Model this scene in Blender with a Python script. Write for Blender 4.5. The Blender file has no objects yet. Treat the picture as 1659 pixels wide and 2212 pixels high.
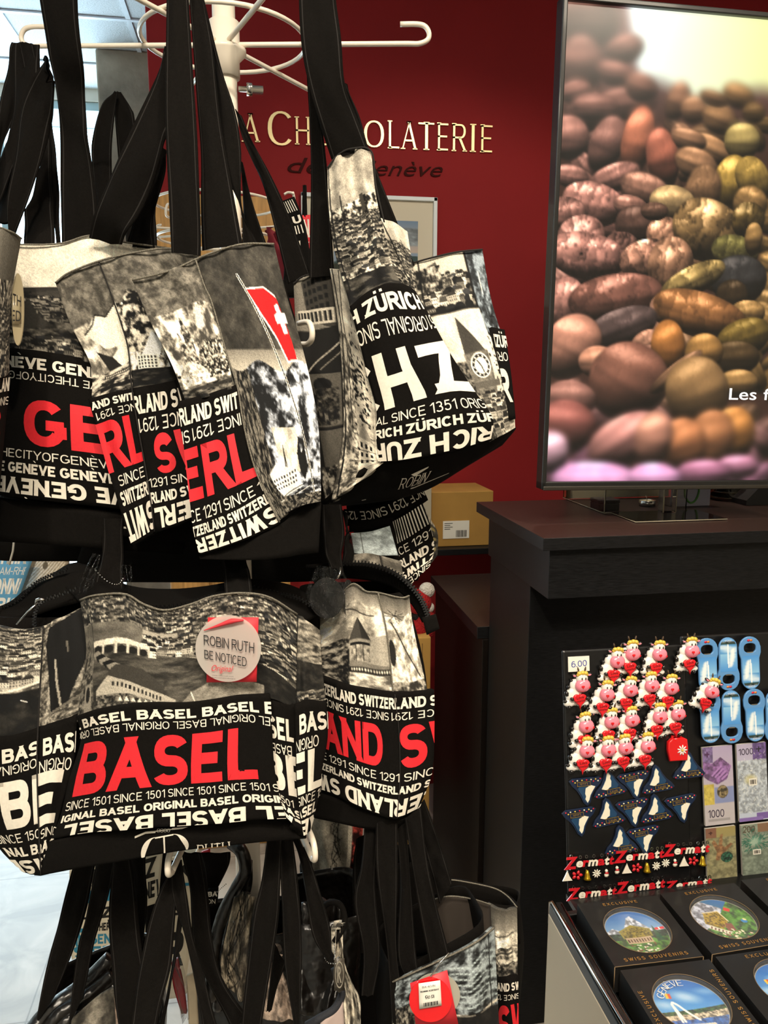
import bpy, bmesh, math, random
import numpy as np
from mathutils import Vector, Matrix

SC = bpy.context.scene
COL = SC.collection
# ------------------------------------------------------------------ camera
FPX = 1665.0
PITCH = math.atan(286 / FPX)
YAW = math.radians(9.57)
CAM = np.array([0, 0, 1.55])
FW = np.array([math.sin(YAW) * math.cos(PITCH), math.cos(YAW) * math.cos(PITCH), -math.sin(PITCH)])
RT = np.array([math.cos(YAW), -math.sin(YAW), 0.0])
UP = np.cross(RT, FW)
cd = bpy.data.cameras.new('camera')
cam = bpy.data.objects.new('camera', cd)
COL.objects.link(cam)
cam.matrix_world = Matrix(((RT[0], UP[0], -FW[0], CAM[0]), (RT[1], UP[1], -FW[1], CAM[1]), (RT[2], UP[2], -FW[2], CAM[2]), (0, 0, 0, 1)))
cd.sensor_fit = 'VERTICAL'
cd.sensor_height = 24
cd.lens = FPX / 2212 * 24
cd.clip_start = 0.02
SC.camera = cam
SC.view_settings.view_transform = 'Standard'
SC.view_settings.look = 'None'
SC.view_settings.exposure = 0.0
SC.view_settings.gamma = 1.0
SC.cycles.use_denoising = True
SC.cycles.max_bounces = 6
SC.cycles.diffuse_bounces = 3
SC.cycles.glossy_bounces = 3
SC.cycles.transmission_bounces = 6
SC.cycles.transparent_max_bounces = 10
SC.cycles.caustics_reflective = False
SC.cycles.caustics_refractive = False
SC.cycles.sample_clamp_indirect = 4


def ray(x, y):
    return FW + (x - 829.5) / FPX * RT + (1106 - y) / FPX * UP


def P(x, y, d):                      # a point at depth d metres along the line of sight
    return CAM + d * ray(x, y)


def on(ax, v, x, y):                 # where the line of sight meets the plane axis = v
    r = ray(x, y)
    return CAM + (v - CAM[ax]) / r[ax] * r


# ------------------------------------------------------------------ objects
def tag(o, label, cat, group=None, kind=None):
    if label: o['label'] = label
    if cat: o['category'] = cat
    if group: o['group'] = group
    if kind: o['kind'] = kind
    return o


def thing(name, loc, label, cat, group=None, rot=None):
    o = bpy.data.objects.new(name, None)
    COL.objects.link(o)
    o.empty_display_size = 0.03
    o.location = Vector([float(c) for c in loc])
    if rot is not None: o.rotation_euler = rot
    return tag(o, label, cat, group)


def link(name, me, parent=None, local=False):
    o = bpy.data.objects.new(name, me)
    COL.objects.link(o)
    if parent is not None:
        o.parent = parent
        if not local:
            base = Matrix.Identity(4)
            p = parent
            chain = []
            while p is not None:
                chain.append(Matrix.LocRotScale(p.location, p.rotation_euler, p.scale))
                p = p.parent
            for m in reversed(chain): base = base @ m
            o.matrix_basis = base.inverted()
    return o


def copy_tree(o, parent=None):
    c = o.copy()
    COL.objects.link(c)
    if parent is not None: c.parent = parent
    for ch in [k for k in o.children]:
        copy_tree(ch, c)
    return c


# ------------------------------------------------------------------ materials
def lin(c):
    if isinstance(c, str):
        c = tuple(int(c[i:i + 2], 16) / 255 for i in (0, 2, 4))
    return tuple((v / 12.92 if v <= 0.04045 else ((v + 0.055) / 1.055) ** 2.4) for v in c)


MATS = {}


def mat(name, col='808080', rough=0.6, metal=0.0, noise=None, bump=None, vcol=False, emit=0.0, coat=0.0, trans=0.0,
        ior=1.45, sheen=0.0, spec=0.5, alpha=1.0, stretch=(1, 1, 1)):
    if name in MATS: return MATS[name]
    m = bpy.data.materials.new(name)
    m.use_nodes = True
    nt = m.node_tree
    b = nt.nodes['Principled BSDF']
    c = lin(col) + (1,)
    b.inputs['Base Color'].default_value = c
    b.inputs['Roughness'].default_value = rough
    b.inputs['Metallic'].default_value = metal
    b.inputs['Coat Weight'].default_value = coat
    b.inputs['Coat Roughness'].default_value = 0.08
    b.inputs['Transmission Weight'].default_value = trans
    b.inputs['IOR'].default_value = ior
    b.inputs['Sheen Weight'].default_value = sheen
    b.inputs['Specular IOR Level'].default_value = spec
    b.inputs['Alpha'].default_value = alpha
    src = None
    tc = nt.nodes.new('ShaderNodeTexCoord')
    mp = nt.nodes.new('ShaderNodeMapping')
    mp.inputs['Scale'].default_value = stretch
    nt.links.new(tc.outputs['Object'], mp.inputs['Vector'])
    if vcol:
        a = nt.nodes.new('ShaderNodeVertexColor')
        a.layer_name = 'Col'
        src = a.outputs['Color']
    if noise:
        n = nt.nodes.new('ShaderNodeTexNoise')
        n.inputs['Scale'].default_value = noise[0]
        n.inputs['Detail'].default_value = 5
        nt.links.new(mp.outputs['Vector'], n.inputs['Vector'])
        r = nt.nodes.new('ShaderNodeMapRange')
        r.inputs['From Min'].default_value = 0.3
        r.inputs['From Max'].default_value = 0.7
        r.inputs['To Min'].default_value = 1 - noise[1]
        r.inputs['To Max'].default_value = 1 + noise[1]
        nt.links.new(n.outputs['Fac'], r.inputs['Value'])
        mx = nt.nodes.new('ShaderNodeVectorMath')
        mx.operation = 'MULTIPLY'
        if src is not None: nt.links.new(src, mx.inputs[0])
        else: mx.inputs[0].default_value = c[:3]
        nt.links.new(r.outputs['Result'], mx.inputs[1])
        src = mx.outputs['Vector']
    if src is not None:
        nt.links.new(src, b.inputs['Base Color'])
    if emit:
        b.inputs['Emission Strength'].default_value = emit
        b.inputs['Emission Color'].default_value = c
        if src is not None: nt.links.new(src, b.inputs['Emission Color'])
        if vcol: 
            for l in list(b.inputs['Base Color'].links): nt.links.remove(l)
            b.inputs['Base Color'].default_value = (0.01, 0.01, 0.01, 1)
    if bump:
        n = nt.nodes.new('ShaderNodeTexNoise')
        n.inputs['Scale'].default_value = bump[0]
        n.inputs['Detail'].default_value = 3
        nt.links.new(mp.outputs['Vector'], n.inputs['Vector'])
        bp = nt.nodes.new('ShaderNodeBump')
        bp.inputs['Strength'].default_value = bump[1]
        bp.inputs['Distance'].default_value = bump[2] if len(bump) > 2 else 0.001
        nt.links.new(n.outputs['Fac'], bp.inputs['Height'])
        nt.links.new(bp.outputs['Normal'], b.inputs['Normal'])
    MATS[name] = m
    return m


# ------------------------------------------------------------------ raster painter (for printed patterns)
def vnoise(h, w, cy, cx, rs):
    g = rs.rand(int(cy) + 3, int(cx) + 3)
    y = np.linspace(0, cy, h); x = np.linspace(0, cx, w)
    yi = y.astype(int); xi = x.astype(int)
    fy = y - yi; fx = x - xi
    fy = fy * fy * (3 - 2 * fy); fx = fx * fx * (3 - 2 * fx)
    a = g[yi][:, xi]; b = g[yi][:, xi + 1]; c = g[yi + 1][:, xi]; d = g[yi + 1][:, xi + 1]
    fx = fx[None, :]; fy = fy[:, None]
    return (a * (1 - fx) + b * fx) * (1 - fy) + (c * (1 - fx) + d * fx) * fy


def fbm(h, w, cy, cx, seed, octv=4, gain=0.55):
    rs = np.random.RandomState(seed)
    o = np.zeros((h, w)); s = 0; a = 1
    for k in range(octv):
        o += a * vnoise(h, w, cy * 2 ** k, cx * 2 ** k, rs); s += a; a *= gain
    return o / s


class Art:                           # a little painting, coordinates 0..W (x right) and 0..H (y down)
    def __init__(s, W, H, col=(0, 0, 0), res=None):
        s.W, s.H = W, H
        r = res or 1.0
        s.w, s.h = max(8, int(W * r)), max(8, int(H * r))
        s.a = np.zeros((s.h, s.w, 3)) + np.array(col)
        s.X, s.Y = np.meshgrid((np.arange(s.w) + .5) / s.w * W, (np.arange(s.h) + .5) / s.h * H)

    def mask_poly(s, pts):
        m = np.zeros((s.h, s.w), bool)
        n = len(pts)
        for i in range(n):
            x0, y0 = pts[i]; x1, y1 = pts[(i + 1) % n]
            if y0 == y1: continue
            c = ((s.Y >= min(y0, y1)) & (s.Y < max(y0, y1)))
            xi = x0 + (s.Y - y0) * (x1 - x0) / (y1 - y0)
            m ^= c & (s.X > xi)
        return m

    def put(s, m, col, al=1.0):
        m = (m.astype(float) if m.dtype == bool else m)[..., None] * al
        s.a = s.a * (1 - m) + m * (np.array(col) if np.ndim(col) < 2 else (col if np.ndim(col) == 3 else col[..., None]))
        return s

    def poly(s, pts, col, al=1.0): return s.put(s.mask_poly(pts), col, al)

    def rect(s, x0, y0, x1, y1, col, al=1.0):
        i0, i1 = int(max(0, y0 / s.H * s.h)), int(min(s.h, max(y1 / s.H * s.h, y0 / s.H * s.h + 1)))
        j0, j1 = int(max(0, x0 / s.W * s.w)), int(min(s.w, max(x1 / s.W * s.w, x0 / s.W * s.w + 1)))
        if i1 > i0 and j1 > j0:
            s.a[i0:i1, j0:j1] = s.a[i0:i1, j0:j1] * (1 - al) + np.array(col) * al
        return s

    def ell(s, cx, cy, rx, ry, col, ang=0, al=1.0, soft=0.0):
        c, q = math.cos(math.radians(ang)), math.sin(math.radians(ang))
        u = ((s.X - cx) * c + (s.Y - cy) * q) / rx
        v = (-(s.X - cx) * q + (s.Y - cy) * c) / ry
        r = np.sqrt(u * u + v * v)
        m = np.clip((1 - r) / soft + .5, 0, 1) if soft else (r < 1)
        return s.put(m, col, al)

    def line(s, pts, wd, col, al=1.0):
        for (x0, y0), (x1, y1) in zip(pts, pts[1:]):
            dx, dy = x1 - x0, y1 - y0
            L2 = dx * dx + dy * dy + 1e-9
            t = np.clip(((s.X - x0) * dx + (s.Y - y0) * dy) / L2, 0, 1)
            d = np.hypot(s.X - x0 - t * dx, s.Y - y0 - t * dy)
            s.put(d < wd / 2, col, al)
        return s

    def grad(s, y0, y1, c0, c1, m=None):
        t = np.clip((s.Y - y0) / (y1 - y0), 0, 1)[..., None]
        g = np.array(c0) * (1 - t) + np.array(c1) * t
        s.put(m if m is not None else ((s.Y >= y0) & (s.Y < y1)), g)
        return s

    def tex(s, m, lo, hi, cell, seed, sharp=1.0, warm=(1, .96, .88), aspect=1.0):
        n = fbm(s.h, s.w, s.H / cell, s.W / cell * aspect, seed, 5, .65)
        n = np.clip((n - .5) * sharp * 2 + .5, 0, 1)
        g = lo + (hi - lo) * n
        s.put(m, g[..., None] * np.array(warm))
        return s

    def town(s, x0, y0, x1, y1, size, seed, lo=.05, hi=.8, warm=(1, .96, .88), dens=1.0):
        r = random.Random(seed)
        y = y0
        while y < y1:
            k = size * (.6 + .8 * (y - y0) / max(1, (y1 - y0)))
            x = x0 - r.random() * k
            while x < x1:
                w = k * r.uniform(.7, 1.7); h = k * r.uniform(.6, 1.2)
                if r.random() < dens:
                    f = r.uniform(.45, 1) * hi
                    yy = y + r.uniform(-.3, .3) * k
                    s.rect(x, yy, x + w, yy + h, [f * c for c in warm])
                    rf = r.uniform(lo, hi * .35)
                    s.poly([(x - 1, yy), (x + w * .2, yy - h * .5), (x + w * .85, yy - h * .5), (x + w + 1, yy)], [rf * c for c in warm])
                    nx = max(2, int(w / max(2.5, k * .25)))
                    for j in range(nx):
                        for q in range(2):
                            s.rect(x + w * (j + .3) / nx, yy + h * (.15 + .45 * q), x + w * (j + .65) / nx, yy + h * (.35 + .45 * q), [lo] * 3)
                else:
                    g = r.uniform(lo, hi * .3)
                    s.ell(x + w / 2, y + h / 2, w * .6, h * .5, [g] * 3)
                x += w * r.uniform(.9, 1.2)
            y += k * r.uniform(.55, .8)
        return s

    def sample(s, u, v):
        x = np.clip(u * s.w - .5, 0, s.w - 1.001); y = np.clip(v * s.h - .5, 0, s.h - 1.001)
        xi = x.astype(int); yi = y.astype(int)
        xi = np.minimum(xi, s.w - 2); yi = np.minimum(yi, s.h - 2)
        fx = (x - xi)[..., None]; fy = (y - yi)[..., None]
        a = s.a
        return (a[yi, xi] * (1 - fx) + a[yi, xi + 1] * fx) * (1 - fy) + (a[yi + 1, xi] * (1 - fx) + a[yi + 1, xi + 1] * fx) * fy


def s2l(a):
    a = np.clip(a, 0, 1)
    return np.where(a <= .04045, a / 12.92, ((a + .055) / 1.055) ** 2.4)


# ------------------------------------------------------------------ lettering
FONT = {}
GL = {}


def raw_text(s, off, serif=False):
    key = (s, off)
    if key in GL: return GL[key]
    cu = bpy.data.curves.new('lettering', 'FONT')
    cu.body = s; cu.size = 1; cu.offset = off; cu.resolution_u = 3; cu.space_character = 1.0 + off * 2.2
    ob = bpy.data.objects.new('lettering', cu)
    COL.objects.link(ob)
    dg = bpy.context.evaluated_depsgraph_get()
    dg.update()
    ev = ob.evaluated_get(dg)
    me = ev.to_mesh()
    me.calc_loop_triangles()
    V = np.zeros(len(me.vertices) * 3); me.vertices.foreach_get('co', V)
    V = V.reshape(-1, 3)[:, :2].copy()
    T = np.zeros(len(me.loop_triangles) * 3, int); me.loop_triangles.foreach_get('vertices', T)
    T = T.reshape(-1, 3).copy()
    ev.to_mesh_clear()
    bpy.data.objects.remove(ob); bpy.data.curves.remove(cu)
    GL[key] = (V, T)
    return V, T



# grotesque capitals drawn from strokes: 'l' straight stroke, 'a' arc (cx, cy, rx, ry, from, to), box 0..1
GLY = {
 'A': (.80, [('l', 0, 0, .5, 1), ('l', .5, 1, 1, 0), ('l', .2, .30, .8, .30)]),
 'B': (.72, [('l', 0, 0, 0, 1), ('l', 0, 1, .6, 1), ('a', .6, .765, .34, .235, 90, -90), ('l', 0, .53, .6, .53), ('a', .6, .265, .4, .265, 90, -90), ('l', 0, 0, .6, 0)]),
 'C': (.76, [('a', .5, .5, .5, .5, 40, 320)]),
 'D': (.76, [('l', 0, 0, 0, 1), ('l', 0, 1, .42, 1), ('a', .42, .5, .58, .5, 90, -90), ('l', 0, 0, .42, 0)]),
 'E': (.64, [('l', 0, 0, 0, 1), ('l', 0, 1, 1, 1), ('l', 0, .52, .94, .52), ('l', 0, 0, 1, 0)]),
 'F': (.60, [('l', 0, 0, 0, 1), ('l', 0, 1, 1, 1), ('l', 0, .5, .9, .5)]),
 'G': (.80, [('a', .5, .5, .5, .5, 42, 325), ('l', .55, .45, 1, .45), ('l', 1, .12, 1, .45)]),
 'H': (.74, [('l', 0, 0, 0, 1), ('l', 1, 0, 1, 1), ('l', 0, .52, 1, .52)]),
 'I': (.0, [('l', .5, 0, .5, 1)]),
 'K': (.74, [('l', 0, 0, 0, 1), ('l', 0, .4, 1, 1), ('l', .3, .55, 1, 0)]),
 'L': (.58, [('l', 0, 0, 0, 1), ('l', 0, 0, 1, 0)]),
 'M': (.86, [('l', 0, 0, 0, 1), ('l', 1, 0, 1, 1), ('l', 0, 1, .5, 0), ('l', .5, 0, 1, 1)]),
 'N': (.74, [('l', 0, 0, 0, 1), ('l', 1, 0, 1, 1), ('l', 0, 1, 1, 0)]),
 'O': (.82, [('a', .5, .5, .5, .5, 0, 360)]),
 'P': (.68, [('l', 0, 0, 0, 1), ('l', 0, 1, .6, 1), ('a', .6, .74, .4, .26, 90, -90), ('l', 0, .48, .6, .48)]),
 'R': (.74, [('l', 0, 0, 0, 1), ('l', 0, 1, .58, 1), ('a', .58, .75, .38, .25, 90, -90), ('l', 0, .5, .58, .5), ('l', .5, .5, 1, 0)]),
 'S': (.70, [('a', .5, .755, .47, .245, 25, 270), ('a', .5, .255, .5, .255, 90, -158)]),
 'T': (.68, [('l', 0, 1, 1, 1), ('l', .5, 0, .5, 1)]),
 'U': (.74, [('l', 0, .36, 0, 1), ('l', 1, .36, 1, 1), ('a', .5, .36, .5, .36, 180, 360)]),
 'V': (.76, [('l', 0, 1, .5, 0), ('l', .5, 0, 1, 1)]),
 'W': (1.1, [('l', 0, 1, .26, 0), ('l', .26, 0, .5, 1), ('l', .5, 1, .74, 0), ('l', .74, 0, 1, 1)]),
 'X': (.74, [('l', 0, 1, 1, 0), ('l', 0, 0, 1, 1)]),
 'Y': (.74, [('l', 0, 1, .5, .44), ('l', 1, 1, .5, .44), ('l', .5, 0, .5, .44)]),
 'Z': (.70, [('l', 0, 1, 1, 1), ('l', .95, 1, .05, 0), ('l', 0, 0, 1, 0)]),
 '0': (.60, [('a', .5, .5, .5, .5, 0, 360)]),
 '1': (.34, [('l', 1, 0, 1, 1), ('l', 0, .78, .8, 1)]),
 '2': (.60, [('a', .5, .70, .48, .30, 165, -45), ('l', .84, .49, .1, .02), ('l', 0, 0, 1, 0)]),
 '3': (.60, [('a', .46, .76, .44, .24, 150, -90), ('a', .48, .26, .5, .26, 90, -155)]),
 '4': (.64, [('l', .75, 0, .75, 1), ('l', .75, 1, 0, .28), ('l', 0, .25, 1, .25)]),
 '5': (.60, [('l', .1, 1, .92, 1), ('l', .16, 1, .1, .5), ('a', .47, .32, .5, .32, 140, -155)]),
 '6': (.60, [('a', .5, .31, .5, .31, 0, 360), ('a', .55, .5, .52, .5, 55, 195)]),
 '9': (.60, [('a', .5, .69, .5, .31, 0, 360), ('a', .45, .5, .52, .5, 15, -125)]),
 '-': (.34, [('l', 0, .42, 1, .42)]), '.': (.0, [('l', .5, 0, .5, .12)]), '+': (.5, [('l', .5, .2, .5, .8), ('l', 0, .5, 1, .5)]),
}
GLY['È'] = (GLY['E'][0], GLY['E'][1] + [('g', .2, 1.34, .62, 1.16)])
GLY['Ü'] = (GLY['U'][0], GLY['U'][1] + [('q', .12, 1.2), ('q', .88, 1.2)])


def stroke_text(s, off):
    bold = off >= .03
    serif = off < 0
    tx, ty = (.136, .108) if bold else ((.07, .032) if serif else (.068, .058))
    V, F = [], []
    x = 0
    def quad(a, b, c, d):
        k = len(V); V.extend([a, b, c, d]); F.append([k, k + 1, k + 2]); F.append([k, k + 2, k + 3])
    for ch in s:
        if ch == ' ': x += .36; continue
        w, S = GLY[ch]
        W = w * (1.0 if not bold else .93)
        if w == 0: W = 0
        X = lambda q: x + tx + q * W
        Y = lambda q: ty + q * (1 - 2 * ty)
        for st in S:
            if st[0] == 'l':
                x0, y0, x1, y1 = X(st[1]), Y(st[2]), X(st[3]), Y(st[4])
                if abs(st[2] - st[4]) < 1e-6:
                    a = tx if st[1] in (0, .5) or w == 0 else 0
                    quad((x0 - (tx if st[1] == 0 else 0), y0 - ty), (x1 + (tx * .6 if st[3] == 1 else 0), y0 - ty), (x1 + (tx * .6 if st[3] == 1 else 0), y0 + ty), (x0 - (tx if st[1] == 0 else 0), y0 + ty))
                else:
                    if y1 < y0: x0, y0, x1, y1 = x1, y1, x0, y0
                    e0 = ty if min(st[2], st[4]) < .01 else 0; e1 = ty if max(st[2], st[4]) > .99 else 0
                    sx = (x1 - x0) / (y1 - y0)
                    h = tx * math.sqrt(1 + sx * sx * .55)
                    if serif and sx > .05: h *= .5
                    a0, a1 = y0 - e0, y1 + e1
                    quad((x0 - sx * e0 - h, a0), (x0 - sx * e0 + h, a0), (x1 + sx * e1 + h, a1), (x1 + sx * e1 - h, a1))
                    if serif:
                        for (px_, py_, e) in ((x0, a0, e0), (x1, a1, e1)):
                            if e: quad((px_ - .15, py_ - .012), (px_ + .15, py_ - .012), (px_ + .15, py_ + .028), (px_ - .15, py_ + .028))
            elif st[0] == 'a':
                _, cx, cy, rx, ry, t0, t1 = st
                n = max(4, int(abs(t1 - t0) / 15))
                rx_ = rx * W; ry_ = ry * (1 - 2 * ty); pr = None
                for k in range(n + 1):
                    t = math.radians(t0 + (t1 - t0) * k / n)
                    c_, s_ = math.cos(t), math.sin(t)
                    c2 = math.copysign(abs(c_) ** .9, c_); s2 = math.copysign(abs(s_) ** .9, s_)
                    ox, oy = c2 * tx, s2 * ty
                    p = (X(cx) + c2 * rx_, Y(cy) + s2 * ry_)
                    q = ((p[0] + ox, p[1] + oy), (p[0] - ox, p[1] - oy))
                    if pr: quad(pr[0], q[0], q[1], pr[1])
                    pr = q
            elif st[0] == 'g':
                quad((X(st[1]) - tx * .4, st[2]), (X(st[1]) + tx, st[2]), (X(st[3]) + tx * .5, st[4]), (X(st[3]) - tx * .4, st[4]))
            elif st[0] == 'q':
                quad((X(st[1]) - tx * .9, st[2] - .07), (X(st[1]) + tx * .9, st[2] - .07), (X(st[1]) + tx * .9, st[2] + .09), (X(st[1]) - tx * .9, st[2] + .09))
        x += W + 2 * tx + (.085 if bold else .13 if not serif else .16)
    return np.array(V), np.array(F)


CAPH = {}


def text2d(s, off):
    if all(c == ' ' or c in GLY for c in s):
        V, T = stroke_text(s, off)
        x0, x1 = V[:, 0].min(), V[:, 0].max()
        return np.stack([(V[:, 0] - x0) / (x1 - x0), V[:, 1]], 1), T, x1 - x0
    V, T = raw_text(s, off)
    if off not in CAPH:
        H, _ = raw_text('H', off)
        CAPH[off] = (H[:, 1].min(), H[:, 1].max())
    a, b = CAPH[off]
    x0, x1 = V[:, 0].min(), V[:, 0].max()
    return np.stack([(V[:, 0] - x0) / (x1 - x0), (V[:, 1] - a) / (b - a)], 1), T, (x1 - x0) / (b - a)


def place2d(s, u0, u1, v0, v1, flip=False, off=0.0, cuts=(10, 12), clip=True):
    """triangles of a line of lettering in the unit square, v down; cap height v0..v1"""
    V, T, _ = text2d(s, off)
    if flip:
        U = u1 - V[:, 0] * (u1 - u0); W = v0 + V[:, 1] * (v1 - v0)
    else:
        U = u0 + V[:, 0] * (u1 - u0); W = v1 - V[:, 1] * (v1 - v0)
    bm = bmesh.new()
    vs = [bm.verts.new((float(a), float(b), 0)) for a, b in zip(U, W)]
    for t in T:
        try: bm.faces.new([vs[i] for i in t])
        except ValueError: pass
    def cut(co, no, clear=False):
        g = bm.verts[:] + bm.edges[:] + bm.faces[:]
        bmesh.ops.bisect_plane(bm, geom=g, plane_co=co, plane_no=no, clear_outer=clear)
    if clip:
        cut((1, 0, 0), (1, 0, 0), True); cut((0, 0, 0), (-1, 0, 0), True)
        cut((0, 1, 0), (0, 1, 0), True); cut((0, 0, 0), (0, -1, 0), True)
    if bm.verts:
        us = [v.co.x for v in bm.verts]; ws = [v.co.y for v in bm.verts]
        for k in range(1, cuts[0]):
            if min(us) < k / cuts[0] < max(us): cut((k / cuts[0], 0, 0), (1, 0, 0))
        for k in range(1, cuts[1]):
            if min(ws) < k / cuts[1] < max(ws): cut((0, k / cuts[1], 0), (0, 1, 0))
    bm.verts.index_update()
    V2 = np.array([(v.co.x, v.co.y) for v in bm.verts]).reshape(-1, 2)
    F2 = [[v.index for v in f.verts] for f in bm.faces]
    bm.free()
    return V2, F2


def shape2d(polys, cuts=None):
    """filled polygons given in unit coordinates"""
    V, F = [], []
    for p in polys:
        b = len(V); V += list(p); F.append(list(range(b, b + len(p))))
    return np.array(V, float).reshape(-1, 2), F


# ------------------------------------------------------------------ surfaces
def crw(n, t):
    """Catmull-Rom weights: rows = samples, columns = n control points"""
    t = np.clip(np.asarray(t, float), 0, 1) * (n - 1)
    W = np.zeros((len(t), n))
    if n == 1: W[:] = 1; return W
    i = np.minimum(t.astype(int), n - 2); f = t - i
    w = [-.5 * f + f ** 2 - .5 * f ** 3, 1 - 2.5 * f ** 2 + 1.5 * f ** 3, .5 * f + 2 * f ** 2 - 1.5 * f ** 3, -.5 * f ** 2 + .5 * f ** 3]
    r = np.arange(len(t))
    for k in range(4):
        j = i + k - 1
        lo = j < 0; hi = j > n - 1; ok = ~(lo | hi)
        np.add.at(W, (r[ok], j[ok]), w[k][ok])
        np.add.at(W, (r[lo], np.zeros(lo.sum(), int)), 2 * w[k][lo]); np.add.at(W, (r[lo], np.ones(lo.sum(), int)), -w[k][lo])
        np.add.at(W, (r[hi], np.full(hi.sum(), n - 1)), 2 * w[k][hi]); np.add.at(W, (r[hi], np.full(hi.sum(), n - 2)), -w[k][hi])
    return W


class Surf:
    """a cloth panel through rows of control points (x, y, depth)"""
    def __init__(s, rows, wrinkle=0.0, seed=0, d=None):
        m = max(len(r) for r in rows)
        R = []
        for r in rows:
            r = [(p[0], p[1], p[2] if len(p) > 2 else d) for p in r]
            if len(r) < m:            # resample to m columns
                a = np.array(r, float); W = crw(len(r), np.linspace(0, 1, m)) if len(r) > 2 else None
                if W is None:
                    t = np.linspace(0, 1, m)[:, None]; a = a[0] * (1 - t) + a[1] * t
                else: a = W @ a
                r = [tuple(q) for q in a]
            R.append(r)
        s.px = np.array(R, float)
        s.C = np.array([[P(*p) for p in r] for r in R])
        s.m, s.n = s.C.shape[:2]
        s.wr = wrinkle
        rs = np.random.RandomState(seed)
        s.ph = rs.rand(6, 4) * [6, 6, 6.28, 1]

    def at(s, u, v):
        A = crw(s.m, v); B = crw(s.n, u)
        p = np.einsum('pi,ijk,pj->pk', A, s.C, B)
        if s.wr:
            w = 0
            for a, b, c, g in s.ph:
                w = w + (.4 + g) * np.sin(u * (1.5 + a) * 2.2 + v * (b - 3) * 2.2 + c)
            e = np.minimum(1, 6 * np.minimum(u, 1 - u)) 
            p = p - FW * (w * e * s.wr * .35)[:, None]
        return p

    def nrm(s, u, v):
        e = 1e-3
        du = s.at(np.minimum(u + e, 1), v) - s.at(np.maximum(u - e, 0), v)
        dv = s.at(u, np.minimum(v + e, 1)) - s.at(u, np.maximum(v - e, 0))
        n = np.cross(dv, du)
        return n / (np.linalg.norm(n, axis=1)[:, None] + 1e-12)

    def xs(s, x, v):                  # u of a place along the row at height v
        row = crw(s.m, [v])[0] @ s.px[:, :, 0].reshape(s.m, s.n)
        xl, xr = row[0], row[-1]
        return (x - xl) / (xr - xl)


def mesh_np(name, V, F, mats, mi=None, smooth=True, col=None):
    me = bpy.data.meshes.new(name)
    me.from_pydata([tuple(map(float, v)) for v in V], [], [list(map(int, f)) for f in F])
    for m in mats: me.materials.append(m)
    if mi is not None: me.polygons.foreach_set('material_index', np.array(mi, np.int32))
    me.polygons.foreach_set('use_smooth', np.full(len(me.polygons), smooth))
    if col is not None:
        at = me.color_attributes.new('Col', 'FLOAT_COLOR', 'POINT')
        c = np.ones((len(V), 4)); c[:, :3] = col
        at.data.foreach_set('color', c.astype(np.float32).ravel())
    me.update()
    return me


def panel(name, surf, parent, mats, nu=24, nv=24, art=None, texts=(), skirt=0.006, lift=0.0005, shapes=(), tcol=None):
    """a cloth panel: grid, turned-in edges, its print and its lettering, one mesh"""
    U, Vv = np.meshgrid(np.linspace(0, 1, nu + 1), np.linspace(0, 1, nv + 1))
    u = U.ravel(); v = Vv.ravel()
    p = surf.at(u, v)
    V = [p]; F = []; MI = []
    w = nu + 1
    i, j = np.meshgrid(np.arange(nv), np.arange(nu), indexing='ij')
    a = (i * w + j).ravel()
    F += np.stack([a, a + w, a + w + 1, a + 1], 1).tolist(); MI += [0] * len(a)
    colr = art.sample(u, v) if art is not None else None
    if colr is not None and nu * nv > 900:   # woven print: stronger contrast and a little grain
        g = np.random.RandomState(nu * 7 + nv).rand(len(u), 1)
        colr = np.clip((colr - .40) * 1.32 + .43, .015, .97) * (.90 + .20 * g)
    cols = [s2l(colr)] if colr is not None else None
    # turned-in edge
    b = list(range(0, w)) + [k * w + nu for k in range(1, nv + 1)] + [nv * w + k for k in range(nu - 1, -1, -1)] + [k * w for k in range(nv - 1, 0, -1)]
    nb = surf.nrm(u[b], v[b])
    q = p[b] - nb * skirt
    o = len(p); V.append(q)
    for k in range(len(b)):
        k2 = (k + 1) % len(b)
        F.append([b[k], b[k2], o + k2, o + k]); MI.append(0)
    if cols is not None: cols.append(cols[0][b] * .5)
    o += len(q)
    items = []
    for t in texts:
        s_, x0, x1, v0, v1 = t[:5]
        fl = t[5] if len(t) > 5 else False
        off = t[6] if len(t) > 6 else 0.0
        mi = t[7] if len(t) > 7 else 1
        vm = min(1, max(0, (v0 + v1) / 2))
        items.append((place2d(s_, surf.xs(x0, vm), surf.xs(x1, vm), v0, v1, fl, off), mi))
    for poly, mi in shapes:
        items.append((shape2d(poly), mi))
    for (V2, F2), mi in items:
        if not len(V2): continue
        uu, vv = V2[:, 0], V2[:, 1]
        q = surf.at(uu, vv) + surf.nrm(uu, vv) * lift
        V.append(q)
        F += [[k + o for k in f] for f in F2]; MI += [mi] * len(F2)
        if cols is not None: cols.append(np.zeros((len(q), 3)))
        o += len(q)
    V = np.concatenate(V)
    me = mesh_np(name, V, F, mats, MI, True, np.concatenate(cols) if cols is not None else None)
    return link(name, me, parent)


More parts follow.
